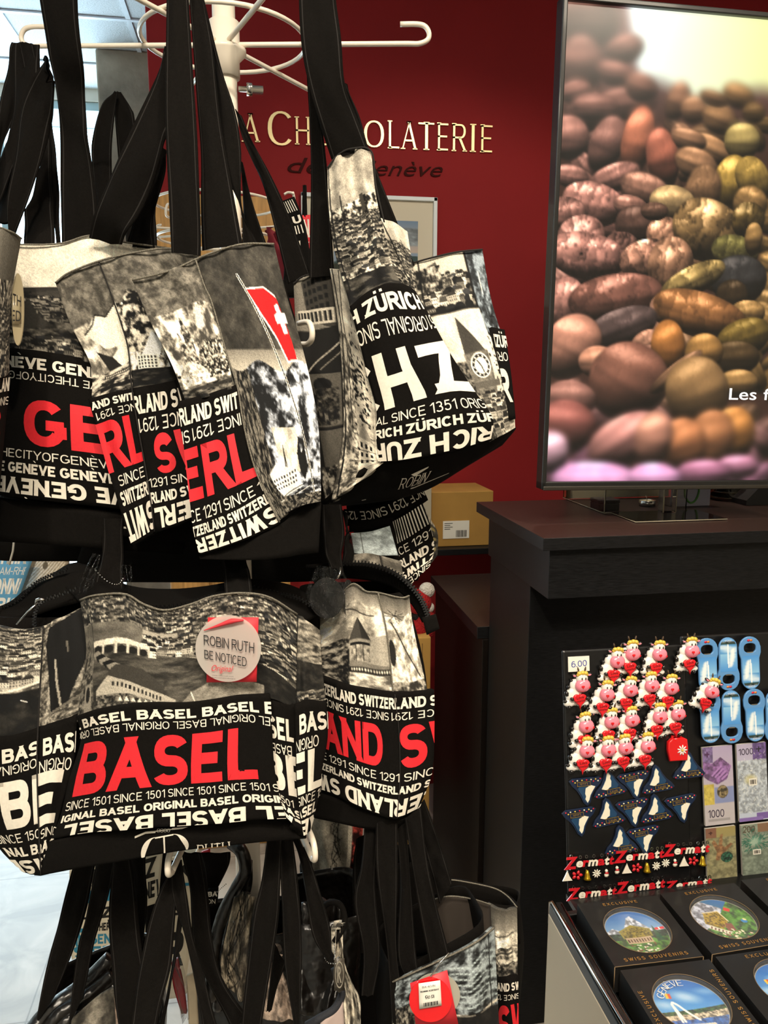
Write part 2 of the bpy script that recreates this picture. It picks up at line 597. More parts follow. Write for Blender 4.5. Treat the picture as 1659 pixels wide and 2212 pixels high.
def ribbon(name, L, R, parent, mats, n=26, th=0.0022, crown=0.002, wav=0.0):
    """a webbing strap between two edge lines, with stitch rows near both edges"""
    def res(A):
        a = np.array([P(*p) for p in A]); return crw(len(A), np.linspace(0, 1, n)) @ a
    l, r = res(L), res(R)
    ts = [0, .07, .095, .3, .5, .7, .905, .93, 1]
    K = len(ts)
    V = np.zeros((n, K, 3)); 
    cen = (l + r) / 2
    tan = np.gradient(cen, axis=0)
    nn = np.cross(tan, r - l); nn /= (np.linalg.norm(nn, axis=1)[:, None] + 1e-9)
    sg = np.sign(np.einsum('ij,ij->i', nn, CAM - cen)); nn *= np.where(sg == 0, 1, sg)[:, None]
    for k, t in enumerate(ts):
        ii = np.linspace(0, 1, n); ph = (l[0, 2] * 37 + l[0, 0] * 91) % 6.28
        c = crown * (1 - (2 * t - 1) ** 2) + .0026 * np.sin(6.28 * (t * .9 + ii * 1.3) + ph) * np.sin(math.pi * ii) ** .5 + .0015 * np.sin(6.28 * (t * 1.7 - ii * 2.1) + 2 * ph)
        V[:, k] = l * (1 - t) + r * t + nn * c[:, None]
    fr = V.reshape(-1, 3); bk = (V - nn[:, None, :] * th).reshape(-1, 3)
    N = n * K
    F = []; MI = []
    for i in range(n - 1):
        for k in range(K - 1):
            a = i * K + k
            F.append([a, a + K, a + K + 1, a + 1]); MI.append(1 if k in (1, 6) and len(mats) > 1 else 0)
            F.append([N + a, N + a + 1, N + a + K + 1, N + a + K]); MI.append(0)
        F.append([i * K, N + i * K, N + (i + 1) * K, (i + 1) * K]); MI.append(0)
        a = i * K + K - 1
        F.append([a, a + K, N + a + K, N + a]); MI.append(0)
    me = mesh_np(name, np.concatenate([fr, bk]), F, mats, MI)
    return link(name, me, parent)


def hull(name, L, R, T, parent, m, n=18, K=28, push=0.012, open_top=True, inner=0.6, mi=None, pw=.45, w=0.0):
    """the closed cloth sack behind the printed panels: front and back wall, bottom, open mouth with a lining"""
    def res(A):
        a = np.array([P(*p) for p in A]); return crw(len(A), np.linspace(0, 1, n)) @ a
    l, r = res(L), res(R)
    Tt = np.interp(np.linspace(0, 1, n), np.linspace(0, 1, len(T)), T)
    th = np.arange(K) / K * 2 * math.pi
    ca = np.sign(np.cos(th)) * np.abs(np.cos(th)) ** pw
    sa = np.sign(np.sin(th)) * np.abs(np.sin(th)) ** pw
    rings = []
    for i in range(n):
        h = (r[i] - l[i]) / 2; mid = (r[i] + l[i]) / 2
        hh = np.array([h[0], h[1], 0]); aw = np.array([-hh[1], hh[0], 0]); aw /= np.linalg.norm(aw) + 1e-9
        if aw @ FW < 0: aw = -aw
        c = mid + aw * (push + Tt[i] / 2)
        rings.append(c + np.outer(ca, h * .985) + np.outer(sa, aw) * (-Tt[i] / 2))
    V = list(rings); F = []
    for i in range(n - 1):
        for k in range(K):
            k2 = (k + 1) % K
            F.append([i * K + k, i * K + k2, (i + 1) * K + k2, (i + 1) * K + k])
    F.append([(n - 1) * K + k for k in range(K)])
    if open_top:
        o = n * K; q = max(2, int(n * inner))
        for i in range(q):
            c = rings[i].mean(0); V.append(c + (rings[i] - c) * .975)
        for k in range(K):
            k2 = (k + 1) % K
            F.append([k, o + k, o + k2, k2])
            for i in range(q - 1): F.append([o + i * K + k, o + (i + 1) * K + k, o + (i + 1) * K + k2, o + i * K + k2])
        F.append([o + (q - 1) * K + k for k in range(K)])
    else:
        F.append([k for k in range(K)])
    me = mesh_np(name, np.concatenate(V), F, [m])
    return link(name, me, parent)


def tube_vf(pts, r, seg=10, closed=False, n=None):
    a = np.array([np.array(p, float) for p in pts])
    if n:
        if closed:
            a = np.concatenate([a, a[:1]]); a = (crw(len(a), np.linspace(0, 1, n + 1)) @ a)[:-1]
        else: a = crw(len(a), np.linspace(0, 1, n)) @ a
    N = len(a)
    rr = np.full(N, r) if np.isscalar(r) else np.interp(np.linspace(0, 1, N), np.linspace(0, 1, len(r)), r)
    t = np.roll(a, -1, 0) - np.roll(a, 1, 0) if closed else np.gradient(a, axis=0)
    t /= np.linalg.norm(t, axis=1)[:, None] + 1e-12
    V = []; prev = None
    for i in range(N):
        if prev is None:
            x = np.cross(t[i], [0, 0, 1] if abs(t[i][2]) < .9 else [1, 0, 0])
        else:
            x = prev - t[i] * (prev @ t[i])
        x /= np.linalg.norm(x) + 1e-12; prev = x
        y = np.cross(t[i], x)
        for k in range(seg):
            th = 2 * math.pi * k / seg
            V.append(a[i] + rr[i] * (x * math.cos(th) + y * math.sin(th)))
    F = []
    for i in range(N if closed else N - 1):
        for k in range(seg):
            k2 = (k + 1) % seg; j = (i + 1) % N
            F.append([i * seg + k, i * seg + k2, j * seg + k2, j * seg + k])
    if not closed:
        F.append([k for k in range(seg)][::-1]); F.append([(N - 1) * seg + k for k in range(seg)])
    return np.array(V), F


def join_vf(lst):
    V, F, o = [], [], 0
    for v, f in lst:
        V.append(np.asarray(v)); F += [[k + o for k in q] for q in f]; o += len(v)
    return np.concatenate(V), F


def tube(name, pts, r, m, parent=None, seg=10, closed=False, n=None):
    V, F = tube_vf(pts, r, seg, closed, n)
    return link(name, mesh_np(name, V, F, [m]), parent)


def bm_obj(name, bm, m, parent=None, smooth=False, local=False):
    me = bpy.data.meshes.new(name)
    bm.normal_update(); bm.to_mesh(me); bm.free()
    for q in (m if isinstance(m, list) else [m]): me.materials.append(q)
    me.polygons.foreach_set('use_smooth', np.full(len(me.polygons), smooth))
    return link(name, me, parent, local)


def hexa(bm, a, b, M=None, bev=0.0, mi=0, seg=2):
    """box from corner a to corner b, optionally moved by M, with rounded edges"""
    a, b = Vector([float(c) for c in a]), Vector([float(c) for c in b])
    r = bmesh.ops.create_cube(bm, size=1)
    vs = r['verts']
    for v in vs:
        v.co = Vector([(a[k] + b[k]) / 2 + v.co[k] * (b[k] - a[k]) for k in range(3)])
    fs = set(f for v in vs for f in v.link_faces)
    for f in fs: f.material_index = mi
    if bev:
        es = list(set(e for v in vs for e in v.link_edges))
        q = bmesh.ops.bevel(bm, geom=es, offset=bev, segments=seg, profile=.5, affect='EDGES', material=-1)
        fs = set(q['faces']) | set(f for f in fs if f.is_valid)
        vs = list(set(v for f in fs for v in f.verts))
        for f in fs: f.material_index = mi
    if M is not None:
        for v in vs: v.co = M @ v.co
    return vs


def box(name, a, b, m, parent=None, bev=0.002, M=None, local=False):
    bm = bmesh.new(); hexa(bm, a, b, M, bev)
    return bm_obj(name, bm, m, parent, local=local)


def lathe(name, prof, m, parent=None, seg=32, M=None, local=False, smooth=True):
    V = []; F = []
    for r, z in prof:
        for k in range(seg):
            th = 2 * math.pi * k / seg; V.append((r * math.cos(th), r * math.sin(th), z))
    for i in range(len(prof) - 1):
        for k in range(seg):
            k2 = (k + 1) % seg
            F.append([i * seg + k, i * seg + k2, (i + 1) * seg + k2, (i + 1) * seg + k])
    F.append(list(range(seg))[::-1]); F.append([(len(prof) - 1) * seg + k for k in range(seg)])
    if M is not None: V = [tuple(M @ Vector(v)) for v in V]
    return link(name, mesh_np(name, V, F, [m], None, smooth), parent, local)


def frame3(o, x, y):                  # matrix from an origin and two directions (x right, y up), z towards the viewer
    x = Vector([float(c) for c in x]).normalized(); y = Vector([float(c) for c in y])
    z = x.cross(y).normalized(); y = z.cross(x).normalized()
    M = Matrix((x, y, z)).transposed().to_4x4()
    M.translation = Vector([float(c) for c in o])
    return M
# ================================================================== the shop
red_paint = mat('red_wall_paint', '8c1216', .8, noise=(3, .06), bump=(260, .15, .0008))
white_paint = mat('white_wall_paint', 'cfc9bd', .8, noise=(4, .05))
tile_white = mat('ceiling_tile', 'c3ccd2', .9, noise=(160, .16), bump=(120, .6, .004))
bar_white = mat('ceiling_bar', 'd8e4ee', .5)
concrete = mat('concrete', '8f8574', .9, noise=(7, .35), bump=(60, .3, .003))
dark_lam = mat('black_woodgrain_laminate', '171718', .42, noise=(40, .5), bump=(90, .25, .0006), stretch=(1, 12, 12), spec=.25)
dark_side = mat('brown_black_laminate', '150f0b', .5, noise=(9, .25), bump=(90, .2, .0006), stretch=(12, 1, 12), spec=.2)
top_lam = mat('wenge_woodgrain_top', '30231f', .36, noise=(70, .6), bump=(120, .25, .0005), stretch=(1, 10, 1), spec=.35)
WY = 3.3
FL, CZ = -.34, 3.3


def struct(name, bm, m):
    o = bm_obj(name, bm, m); o['kind'] = 'structure'; return o


# floor: large pale stone-look tiles
fm = bpy.data.materials.new('floor_tile'); fm.use_nodes = True
nt = fm.node_tree; b = nt.nodes['Principled BSDF']
tc = nt.nodes.new('ShaderNodeTexCoord'); br = nt.nodes.new('ShaderNodeTexBrick')
br.offset = 0.0
br.inputs['Scale'].default_value = 1.0
br.inputs['Brick Width'].default_value = .72; br.inputs['Row Height'].default_value = .72
br.inputs['Mortar Size'].default_value = .003; br.inputs['Mortar Smooth'].default_value = .3
br.inputs['Color1'].default_value = lin('b3aaa0') + (1,); br.inputs['Color2'].default_value = lin('ada498') + (1,)
br.inputs['Mortar'].default_value = lin('8a8177') + (1,)
ns = nt.nodes.new('ShaderNodeTexNoise'); ns.inputs['Scale'].default_value = 5; ns.inputs['Detail'].default_value = 8; ns.inputs['Distortion'].default_value = 1.2
mr = nt.nodes.new('ShaderNodeMapRange'); mr.inputs['From Min'].default_value = .35; mr.inputs['From Max'].default_value = .65
mr.inputs['To Min'].default_value = .66; mr.inputs['To Max'].default_value = 1.08
vm = nt.nodes.new('ShaderNodeVectorMath'); vm.operation = 'MULTIPLY'
nt.links.new(tc.outputs['Object'], br.inputs['Vector']); nt.links.new(tc.outputs['Object'], ns.inputs['Vector'])
nt.links.new(ns.outputs['Fac'], mr.inputs['Value']); nt.links.new(br.outputs['Color'], vm.inputs[0]); nt.links.new(mr.outputs['Result'], vm.inputs[1])
nt.links.new(vm.outputs['Vector'], b.inputs['Base Color']); b.inputs['Roughness'].default_value = .42
bm = bmesh.new(); hexa(bm, (-3.2, -2.2, FL - .1), (3.2, 6.2, FL)); struct('floor', bm, fm)
bm = bmesh.new(); hexa(bm, (-3.2, -2.2, CZ), (3.2, 6.2, CZ + .1)); struct('ceiling', bm, tile_white)
bm = bmesh.new()
for k in range(-5, 6): hexa(bm, (k * .6 + .05 - .012, -2.2, CZ - .008), (k * .6 + .05 + .012, 6.2, CZ))
for k in range(-3, 11): hexa(bm, (-3.2, k * .6 + .1 - .012, CZ - .01), (3.2, k * .6 + .1 + .012, CZ - .002))
struct('trim_1', bm, bar_white)
bm = bmesh.new(); hexa(bm, (-.36, WY, FL), (3.2, WY + .16, CZ), None, .004); struct('wall_back', bm, red_paint)
bm = bmesh.new(); hexa(bm, (3.1, -2.2, FL), (3.2, 6.2, CZ)); struct('wall_right', bm, white_paint)
bm = bmesh.new(); hexa(bm, (-3.2, -2.2, FL), (-3.1, 6.2, CZ)); struct('wall_left', bm, white_paint)
bm = bmesh.new(); hexa(bm, (-3.2, -2.2, FL), (3.2, -2.1, CZ)); struct('wall_front', bm, white_paint)
# end wall with the bright shop window
wy = 5.3
bm = bmesh.new()
hexa(bm, (-.74, wy, FL), (3.2, wy + .12, CZ)); hexa(bm, (-3.2, wy, CZ - .07), (-.74, wy + .12, CZ)); hexa(bm, (-3.2, wy, FL), (-.74, wy + .12, FL + .12))
struct('wall_end', bm, white_paint)
bm = bmesh.new(); hexa(bm, (-.78, 4.68, FL), (-.2, 5.2, CZ), None, .01)
o = struct('trim_2', bm, concrete)
bm = bmesh.new()
for x in (-3.1, -2.3, -1.5, -.81): hexa(bm, (x, wy + .02, FL + .12), (x + .05, wy + .07, CZ - .07), None, .004)
for z in (FL + .12, CZ - .12): hexa(bm, (-3.1, wy + .02, z), (-.76, wy + .07, z + .05), None, .004)
wf = struct('window_1', bm, mat('window_frame_metal', '9fb7bd', .4))
gl = mat('window_glass', 'e8f4f6', .02, alpha=.06, spec=.5)
bm = bmesh.new(); hexa(bm, (-3.1, wy + .04, FL + .12), (-.76, wy + .046, CZ - .07))
link('window_glass', bm_obj('x', bm, gl).data, wf)
bpy.data.objects.remove(bpy.data.objects['x'])
# daylight outside
w = bpy.data.worlds.new('daylight'); SC.world = w; w.use_nodes = True
bg = w.node_tree.nodes['Background']; bg.inputs['Color'].default_value = (.62, .85, 1.0, 1); bg.inputs['Strength'].default_value = 6.5


# ceiling lamps (the room's own light), above and behind the viewer
def lamp(x, y, sx, sy, power, col=(1, .86, .68)):
    t = thing('ceiling_light', (x, y, CZ), 'square white ceiling light panel', 'light', 'ceiling light panels')
    box('frame', (x - sx / 2 - .02, y - sy / 2 - .02, CZ - .025), (x + sx / 2 + .02, y + sy / 2 + .02, CZ - .001), bar_white, t, .003)
    box('diffuser', (x - sx / 2, y - sy / 2, CZ - .03), (x + sx / 2, y + sy / 2, CZ - .024), mat('lamp_diffuser', 'fff2dc', .5, emit=1.5), t, .001)
    ld = bpy.data.lights.new('light', 'AREA'); ld.shape = 'RECTANGLE'; ld.size = sx; ld.size_y = sy
    ld.energy = power; ld.color = col
    lo = bpy.data.objects.new('light', ld); COL.objects.link(lo); lo.location = (x, y, CZ - .045)
    return lo


def spot(x, y, aim, power, ang, col=(1, .88, .72), rad=.05):
    t = thing('spotlight', (x, y, CZ), 'small round ceiling spotlight', 'light', 'ceiling spotlights')
    lathe('housing', [(.0, 0), (.045, 0), (.045, -.06), (.03, -.06)], bar_white, t, 24, Matrix.Translation((x, y, CZ - .005)))
    ld = bpy.data.lights.new('light', 'SPOT'); ld.energy = power; ld.color = col; ld.spot_size = math.radians(ang); ld.spot_blend = .5; ld.shadow_soft_size = rad
    lo = bpy.data.objects.new('light', ld); COL.objects.link(lo); lo.location = (x, y, CZ - .08)
    d = Vector(aim) - lo.location
    lo.rotation_euler = d.to_track_quat('-Z', 'Y').to_euler()
    return lo


# daylight coming in through the shop window
ld = bpy.data.lights.new('daylight', 'AREA'); ld.shape = 'RECTANGLE'; ld.size = 2.2; ld.size_y = 2.8; ld.energy = 150; ld.color = (.72, .90, 1.0)
lo = bpy.data.objects.new('daylight', ld); COL.objects.link(lo); lo.location = (-1.95, wy + .3, 1.5); lo.rotation_euler = (math.radians(-97), 0, 0)
lamp(-.1, -.9, 1.0, .6, 62)
lamp(1.6, .3, .6, .6, 26)
spot(-.5, -.5, (.0, .95, 1.45), 135, 50)
spot(.35, -.45, (.15, .95, 1.2), 135, 48)
spot(1.0, 1.3, (.7, 3.3, 1.0), 85, 75)
spot(.5, 1.7, (.8, 2.6, .7), 40, 60)  # extra spot, added to brighten the desk
spot(1.1, 2.75, (.98, 2.1, 1.17), 70, 60)
spot(1.5, 1.2, (1.2, 2.0, 1.1), 45, 55)
spot(.8, -.2, (.85, 1.3, .85), 48, 46)

# ------------------------------------------------------------------ sales counter and desk
cl = thing('sales_counter', (1.2, 2.0, FL), 'tall black woodgrain sales counter with overhanging top under the screen', 'counter')
box('countertop', (.687, 1.744, 1.138), (2.0, 2.32, 1.17), [dark_lam], cl, .0015)
me = bpy.data.objects['countertop'].data
me.materials.append(top_lam)
for f in me.polygons:
    if f.normal.z > .9: f.material_index = 1
box('fascia', (.712, 1.764, 1.01), (1.98, 2.265, 1.138), dark_lam, cl, .0015)
box('base', (.716, 1.90, FL), (1.96, 2.25, 1.01), dark_lam, cl, .0015)
dk = thing('desk', (.9, 2.6, FL), 'low desk with wenge top and brown black side behind the tall counter', 'desk')
o = box('desktop', (.684, 2.27, .735), (1.6, 2.93, .775), [dark_lam], dk, .0015)
o.data.materials.append(top_lam)
for f in o.data.polygons:
    if f.normal.z > .9: f.material_index = 1
box('side_panel', (.70, 2.262, FL), (1.58, 2.91, .735), dark_side, dk, .0015)

# ------------------------------------------------------------------ portrait screen
def screen_art():
    # picture of cocoa beans; coordinates are millimetre-like units over the visible picture
    A = Art(556, 1045, (.33, .23, .19), .56)
    X, Y = A.X, A.Y
    # out of focus light behind the heap
    t = np.clip((X - 120) / 380, 0, 1)[..., None]
    sky = np.array([.94, .99, .99]) * (1 - t) + np.array([.90, .90, .58]) * t
    edge = 60 + 0 * X
    A.put(np.ones_like(X), (.22, .14, .11)); A.put(np.clip((260 - Y) / 160, 0, 1), (.42, .30, .28))
    m = np.clip((185 - Y + 18 * np.sin(X / 40)) / 40, 0, 1) * np.clip((X - 118 - Y * .22) / 22, 0, 1)
    A.put(m, sky)
    def base(x, y):
        g = np.clip((x - 130) / 330, 0, 1)
        c = np.array([.80, .54, .46]) * (1 - g) + np.array([.80, .60, .33]) * g
        if y > 860:
            k = min(1, (y - 860) / 160.); c = c * (1 - k) + np.array([.93, .60, .72]) * k
        if y < 240: c = c * .93
        return c
    def bean(cx, cy, rx, ry, ang, br=1.0, blur=.10, tint=None, sharp=0.0, seed=1):
        c, q = math.cos(math.radians(ang)), math.sin(math.radians(ang))
        u = ((X - cx) * c + (Y - cy) * q) / rx
        v = (-(X - cx) * q + (Y - cy) * c) / ry
        r2 = u * u * (1 + .15 * np.clip(v, -2, 2)) + v * v
        r = np.sqrt(r2)
        m = np.clip((1 - r) / blur + .3, 0, 1)
        z = np.sqrt(np.clip(1 - r2, 0, 1))
        nx = u * c * .9 - v * q; ny = u * q + v * c
        sh = np.clip(.22 + .40 * z - .74 * ny * (.6 + .4 * z) - .14 * nx, .07, 1.35) * (1 - .22 * np.exp(-((v - .15) / .12) ** 2) * (r < .9)) * (.93 + .10 * np.sin(v * 9 + u * 2 + cx))
        col = base(cx, cy) if tint is None else np.array(tint)
        if sharp:
            n = fbm(A.h, A.w, 26, 20, seed, 4, .7); n2 = np.abs(np.sin(u * 7 + n * 9))
            sh = sh * (1 + sharp * ((n - .5) * 1.6 + (n2 - .6) * .35))
        hi = np.clip(sh - .8, 0, 1)[..., None]
        g = 1.1 * sh[..., None] * col * br + hi * np.array([.7, .62, .55])
        A.put(m, np.clip(g, 0, 1))
    L = []
    def add(lst, oy):
        for t in lst:
            y = t[1] / 3.325 + oy + 5; x = t[0] / 3.325 - (69 - 42 * y / 1045)
            L.append((x, y, t[2] / 3.325, t[3] / 3.325) + tuple(t[4:]))
    add([(330, 110, 240, 190, 0, .55), (330, 400, 150, 190, 10, .85), (640, 270, 130, 90, -20, .85), (590, 440, 140, 80, 10, .9), (300, 580, 110, 70, -15, 1.0),
         (650, 640, 200, 110, -10, .85), (430, 680, 150, 90, 0, .9), (760, 520, 110, 90, 20, .9), (250, 900, 130, 140, 0, 1.0), (520, 930, 110, 190, 20, .85),
         (740, 900, 100, 230, 10, 1.1, .12, (.86, .50, .36)), (930, 1010, 105, 200, -12, 1.0, .12, (.80, .45, .34)), (1030, 600, 75, 130, 18, .95),
         (1150, 650, 90, 90, 0, 1.05), (1340, 700, 120, 100, 20, 1.0), (1480, 530, 110, 80, 20, 1.0), (1300, 560, 100, 50, 15, .8), (1600, 640, 80, 70, 0, .7),
         (1290, 920, 150, 85, 25, 1.05), (1120, 860, 120, 70, 15, .95), (1520, 850, 120, 120, 0, 1.1, .1, (.78, .66, .38)), (1180, 1030, 150, 100, 20, 1.0),
         (1440, 1160, 115, 190, 12, 1.05, .06, (.74, .58, .26)), (1620, 1120, 110, 160, -30, 1.0, .06, (.76, .60, .28)), (1240, 1230, 120, 180, 5, .8),
         (270, 1170, 110, 75, 10, .95), (590, 1160, 170, 90, -22, .95), (810, 1240, 170, 110, 18, .95), (1600, 1300, 120, 120, 30, .9),
         (430, 1360, 200, 140, 12, 1.15, .05, None, .5), (230, 1440, 130, 110, 0, .9, .05, None, .5), (700, 1360, 110, 70, 10, .95, .05), (1010, 1330, 150, 120, 5, 1.1, .05, (.80, .64, .42)),
         (350, 1600, 150, 140, -15, .9, .05, None, .8), (740, 1500, 130, 130, 0, .5, .05), (960, 1560, 120, 120, 10, 1.0, .05, None, .8), (880, 1390, 90, 60, 0, .6, .05),
         (1280, 1510, 240, 200, 22, .95, .04, (.66, .50, .30), .9), (1590, 1420, 110, 120, 15, .7, .04, (.62, .48, .24), .6), (640, 1660, 110, 100, 0, .8, .04, None, .9),
         (1500, 1660, 160, 110, 10, .85, .04, (.64, .58, .30), .6), (1640, 1560, 60, 110, 0, .9, .04)], 0)
    add([(1540, 80, 190, 170, 0, .42, .06, (.55, .52, .50)), (1490, 210, 110, 120, 0, .30, .06), (390, -60, 260, 150, 8, 1.15, .04, None, .7), (820, -50, 170, 130, -20, 1.1, .04, None, .9), (1010, 0, 150, 200, 5, .95, .04, None, .6),
         (230, 300, 130, 180, 5, 1.1, .05, None, .3), (610, 250, 310, 165, -10, .95, .04, (.66, .42, .34), .25), (1190, 90, 230, 95, -28, 1.0, .04, (.74, .60, .34), .6), (1010, 310, 130, 110, 0, 1.1, .05, (.85, .60, .46)),
         (650, 470, 250, 130, -22, .66, .06, (.62, .48, .44)), (1620, 330, 120, 90, 0, .9, .06), (1250, 350, 330, 150, 15, .98, .05, (.74, .48, .27), .2), (1600, 520, 190, 130, -20, .8, .06, (.66, .52, .22)),
         (280, 620, 180, 230, 28, 1.12, .08, (.86, .58, .46)), (850, 580, 110, 90, -30, 1.0, .08), (780, 690, 230, 80, -12, .85, .08), (480, 730, 130, 110, 0, 1.15, .1, (.88, .60, .46)),
         (1010, 620, 115, 200, -5, 1.05, .08, (.80, .50, .24)), (1540, 680, 170, 120, 0, .42, .1), (1290, 650, 130, 140, 0, 1.0, .08, (.76, .54, .28)), (710, 880, 270, 270, 32, .92, .07, (.72, .46, .36)),
         (1080, 800, 220, 60, -42, .85, .1), (1570, 880, 140, 100, 0, .95, .1), (1250, 960, 215, 260, -18, 1.0, .09, (.74, .55, .34)), (280, 1020, 170, 130, 10, 1.0, .12), (250, 1240, 200, 190, 20, .95, .12, (.80, .46, .40)),
         (1560, 1290, 150, 200, -10, 1.05, .12, (.86, .56, .28)), (1370, 1350, 170, 230, 5, 1.0, .14, (.84, .54, .34)), (1160, 1380, 160, 200, -15, 1.05, .14, (.86, .54, .34)),
         (700, 1340, 270, 170, -32, 1.12, .12, (.90, .60, .54)), (920, 1340, 130, 210, 5, 1.1, .12, (.92, .62, .50)), (140, 1440, 120, 150, 0, 1.3, .12, (.92, .70, .74)),
         (1600, 1560, 160, 90, 0, 1.05, .14), (1330, 1610, 200, 100, 0, 1.05, .14, (.86, .54, .66)), (500, 1680, 310, 145, 5, 1.3, .08, (.92, .64, .80)), (940, 1660, 190, 120, 5, 1.3, .08, (.92, .64, .80))], 540)
    rr = random.Random(4)
    Q = []
    for k in range(150):
        yy = 200 + 850 * (k / 150.) + rr.uniform(-20, 20)
        Q.append((rr.uniform(0, 570), yy, rr.uniform(26, 48) * (.75 + yy / 1500), rr.uniform(16, 26) * (.75 + yy / 1500), rr.uniform(-70, 70), rr.uniform(.45, .85), .2))
    for i, t in enumerate(Q + L):
        x, y, rx, ry, ang, br = t[:6]
        blur = t[6] if len(t) > 6 else (.28 if y < 260 else .16)
        bean(x, y, rx * 1.16, ry * 1.16, ang, br, blur, t[7] if len(t) > 7 else None, (t[8] if len(t) > 8 else 0.0) + (.35 if 330 < y < 720 and rx > 24 else .12), i)
    n = fbm(A.h, A.w, 60, 40, 5, 3)
    A.a = A.a * (1 + (.12 * (n - .5) * (Y > 200))[..., None])
    def soft(a, k):
        for ax in (0, 1):
            c = np.cumsum(np.pad(a, [(k, k + 1) if q == ax else (0, 0) for q in range(3)], mode='edge'), axis=ax)
            a = (np.take(c, range(2 * k, c.shape[ax]), ax)[tuple(slice(0, a.shape[q]) for q in range(3))] - np.take(c, range(0, c.shape[ax] - 2 * k), ax)[tuple(slice(0, a.shape[q]) for q in range(3))]) / (2 * k)
        return a
    wgt = np.clip((300 - Y) / 160, 0, 1) + np.clip((Y - 760) / 160, 0, 1)
    A.a = A.a * (1 - wgt[..., None]) + soft(soft(A.a, 4), 4) * wgt[..., None]
    A.a = np.clip(A.a, 0, 1)
    return A


TVY = 1.9
bl = on(1, TVY, 1170, 1058); tl = on(1, TVY, 1226, -20)
HT = float(bl[2]); 
M = Matrix.Translation(Vector(bl.tolist())) @ Matrix.Rotation(math.radians(-.9), 4, 'Z') @ Matrix.Rotation(math.radians(.75), 4, 'Y') @ Matrix.Rotation(math.radians(-.5), 4, 'X')
tv = thing('advertising_screen', (bl[0] + .3, TVY, 1.17), 'large portrait screen showing heaped cocoa beans on the counter', 'screen')
TW, TH = .70, float(np.linalg.norm(tl - bl))
blk = mat('screen_bezel', '1a1a19', .35, coat=.2)
bm = bmesh.new()
bw = .013
hexa(bm, (0, 0, 0), (bw, .045, TH), M, .003); hexa(bm, (TW - bw, 0, 0), (TW, .045, TH), M, .003)
hexa(bm, (0, 0, 0), (TW, .045, .021), M, .003); hexa(bm, (0, 0, TH - bw), (TW, .045, TH), M, .003)
hexa(bm, (.004, .02, .004), (TW - .004, .05, TH - .004), M, .003)
bm_obj('bezel', bm, blk, tv)
bm = bmesh.new(); hexa(bm, (.004, -.004, -.002), (TW, .01, .009), M, .002)
bm_obj('lower_edge', bm, mat('brushed_edge', '4a4640', .3, metal=.7), tv)
A = screen_art()
sw, sh = TW - 2 * bw, TH - .021 - bw
nu, nv = 210, 372
U, V = np.meshgrid(np.linspace(0, 1, nu + 1), np.linspace(0, 1, nv + 1)); U = U.ravel(); V = V.ravel()
pts = np.array([tuple(M @ Vector((bw + u * sw, .012, .021 + (1 - v) * sh))) for u, v in zip(U, V)])
i, j = np.meshgrid(np.arange(nv), np.arange(nu), indexing='ij'); a = (i * (nu + 1) + j).ravel()
F = np.stack([a, a + nu + 1, a + nu + 2, a + 1], 1).tolist()
cols = [s2l(A.sample(U, V))]
MI = [0] * len(F)
V2, F2 = place2d('Les fèves', .748, 1.085, .786, .812, False, .004, (2, 2))
q = np.array([tuple(M @ Vector((bw + u * sw, .0105, .021 + (1 - v) * sh))) for u, v in V2])
F += [[k + len(pts) for k in f] for f in F2]; MI += [1] * len(F2); cols.append(np.zeros((len(q), 3)))
scr = mat('screen_picture', 'ffffff', .25, vcol=True, emit=1.2)
me = mesh_np('picture', np.concatenate([pts, q]), F, [scr, mat('caption_white', 'f4f6f6', .4, emit=1.0)], MI, False, np.concatenate(cols))
link('picture', me, tv)
# the black wedge foot it stands on
V = []
f0 = on(2, 1.171, 1612, 1092)
bm = bmesh.new()
prof = [(0, 0), (.5, 0), (.5, .30), (.12, .30), (.085, .10), (.0, .015)]
va = [bm.verts.new((f0[0] + x, f0[1], 1.171 + z)) for x, z in prof]; vb = [bm.verts.new((f0[0] + x, f0[1] + .22, 1.171 + z)) for x, z in prof]
bm.faces.new(va); bm.faces.new(vb[::-1])
for k in range(6): bm.faces.new([va[k], vb[k], vb[(k + 1) % 6], va[(k + 1) % 6]])
bm_obj('foot', bm, mat('matt_black_plastic', '0c0c0c', .55), tv)
bm = bmesh.new(); hexa(bm, (f0[0] + .16, TVY + .045, 1.2), (f0[0] + .4, TVY + .1, 1.9), None, .004); bm_obj('mount', bm, MATS['matt_black_plastic'], tv)
# ================================================================== the bag rack
wire = mat('ivory_coated_wire', 'e6dccb', .32, coat=.3)
HX, HY = -.026, 1.25
rk = thing('bag_rack', (HX, HY, FL), 'white wire spinner rack carrying the black city tote bags on three tiers', 'rack')
lathe('pole', [(.0, FL + .02), (.0165, FL + .02), (.0165, 2.085), (.012, 2.09), (0, 2.09)], wire, rk, 28, Matrix.Translation((HX, HY, 0)))
lathe('base', [(0, FL), (.22, FL), (.22, FL + .012), (.03, FL + .035), (.0, FL + .035)], wire, rk, 40, Matrix.Translation((HX, HY, 0)))
steel = mat('bright_steel', 'c9c6c0', .2, metal=1)


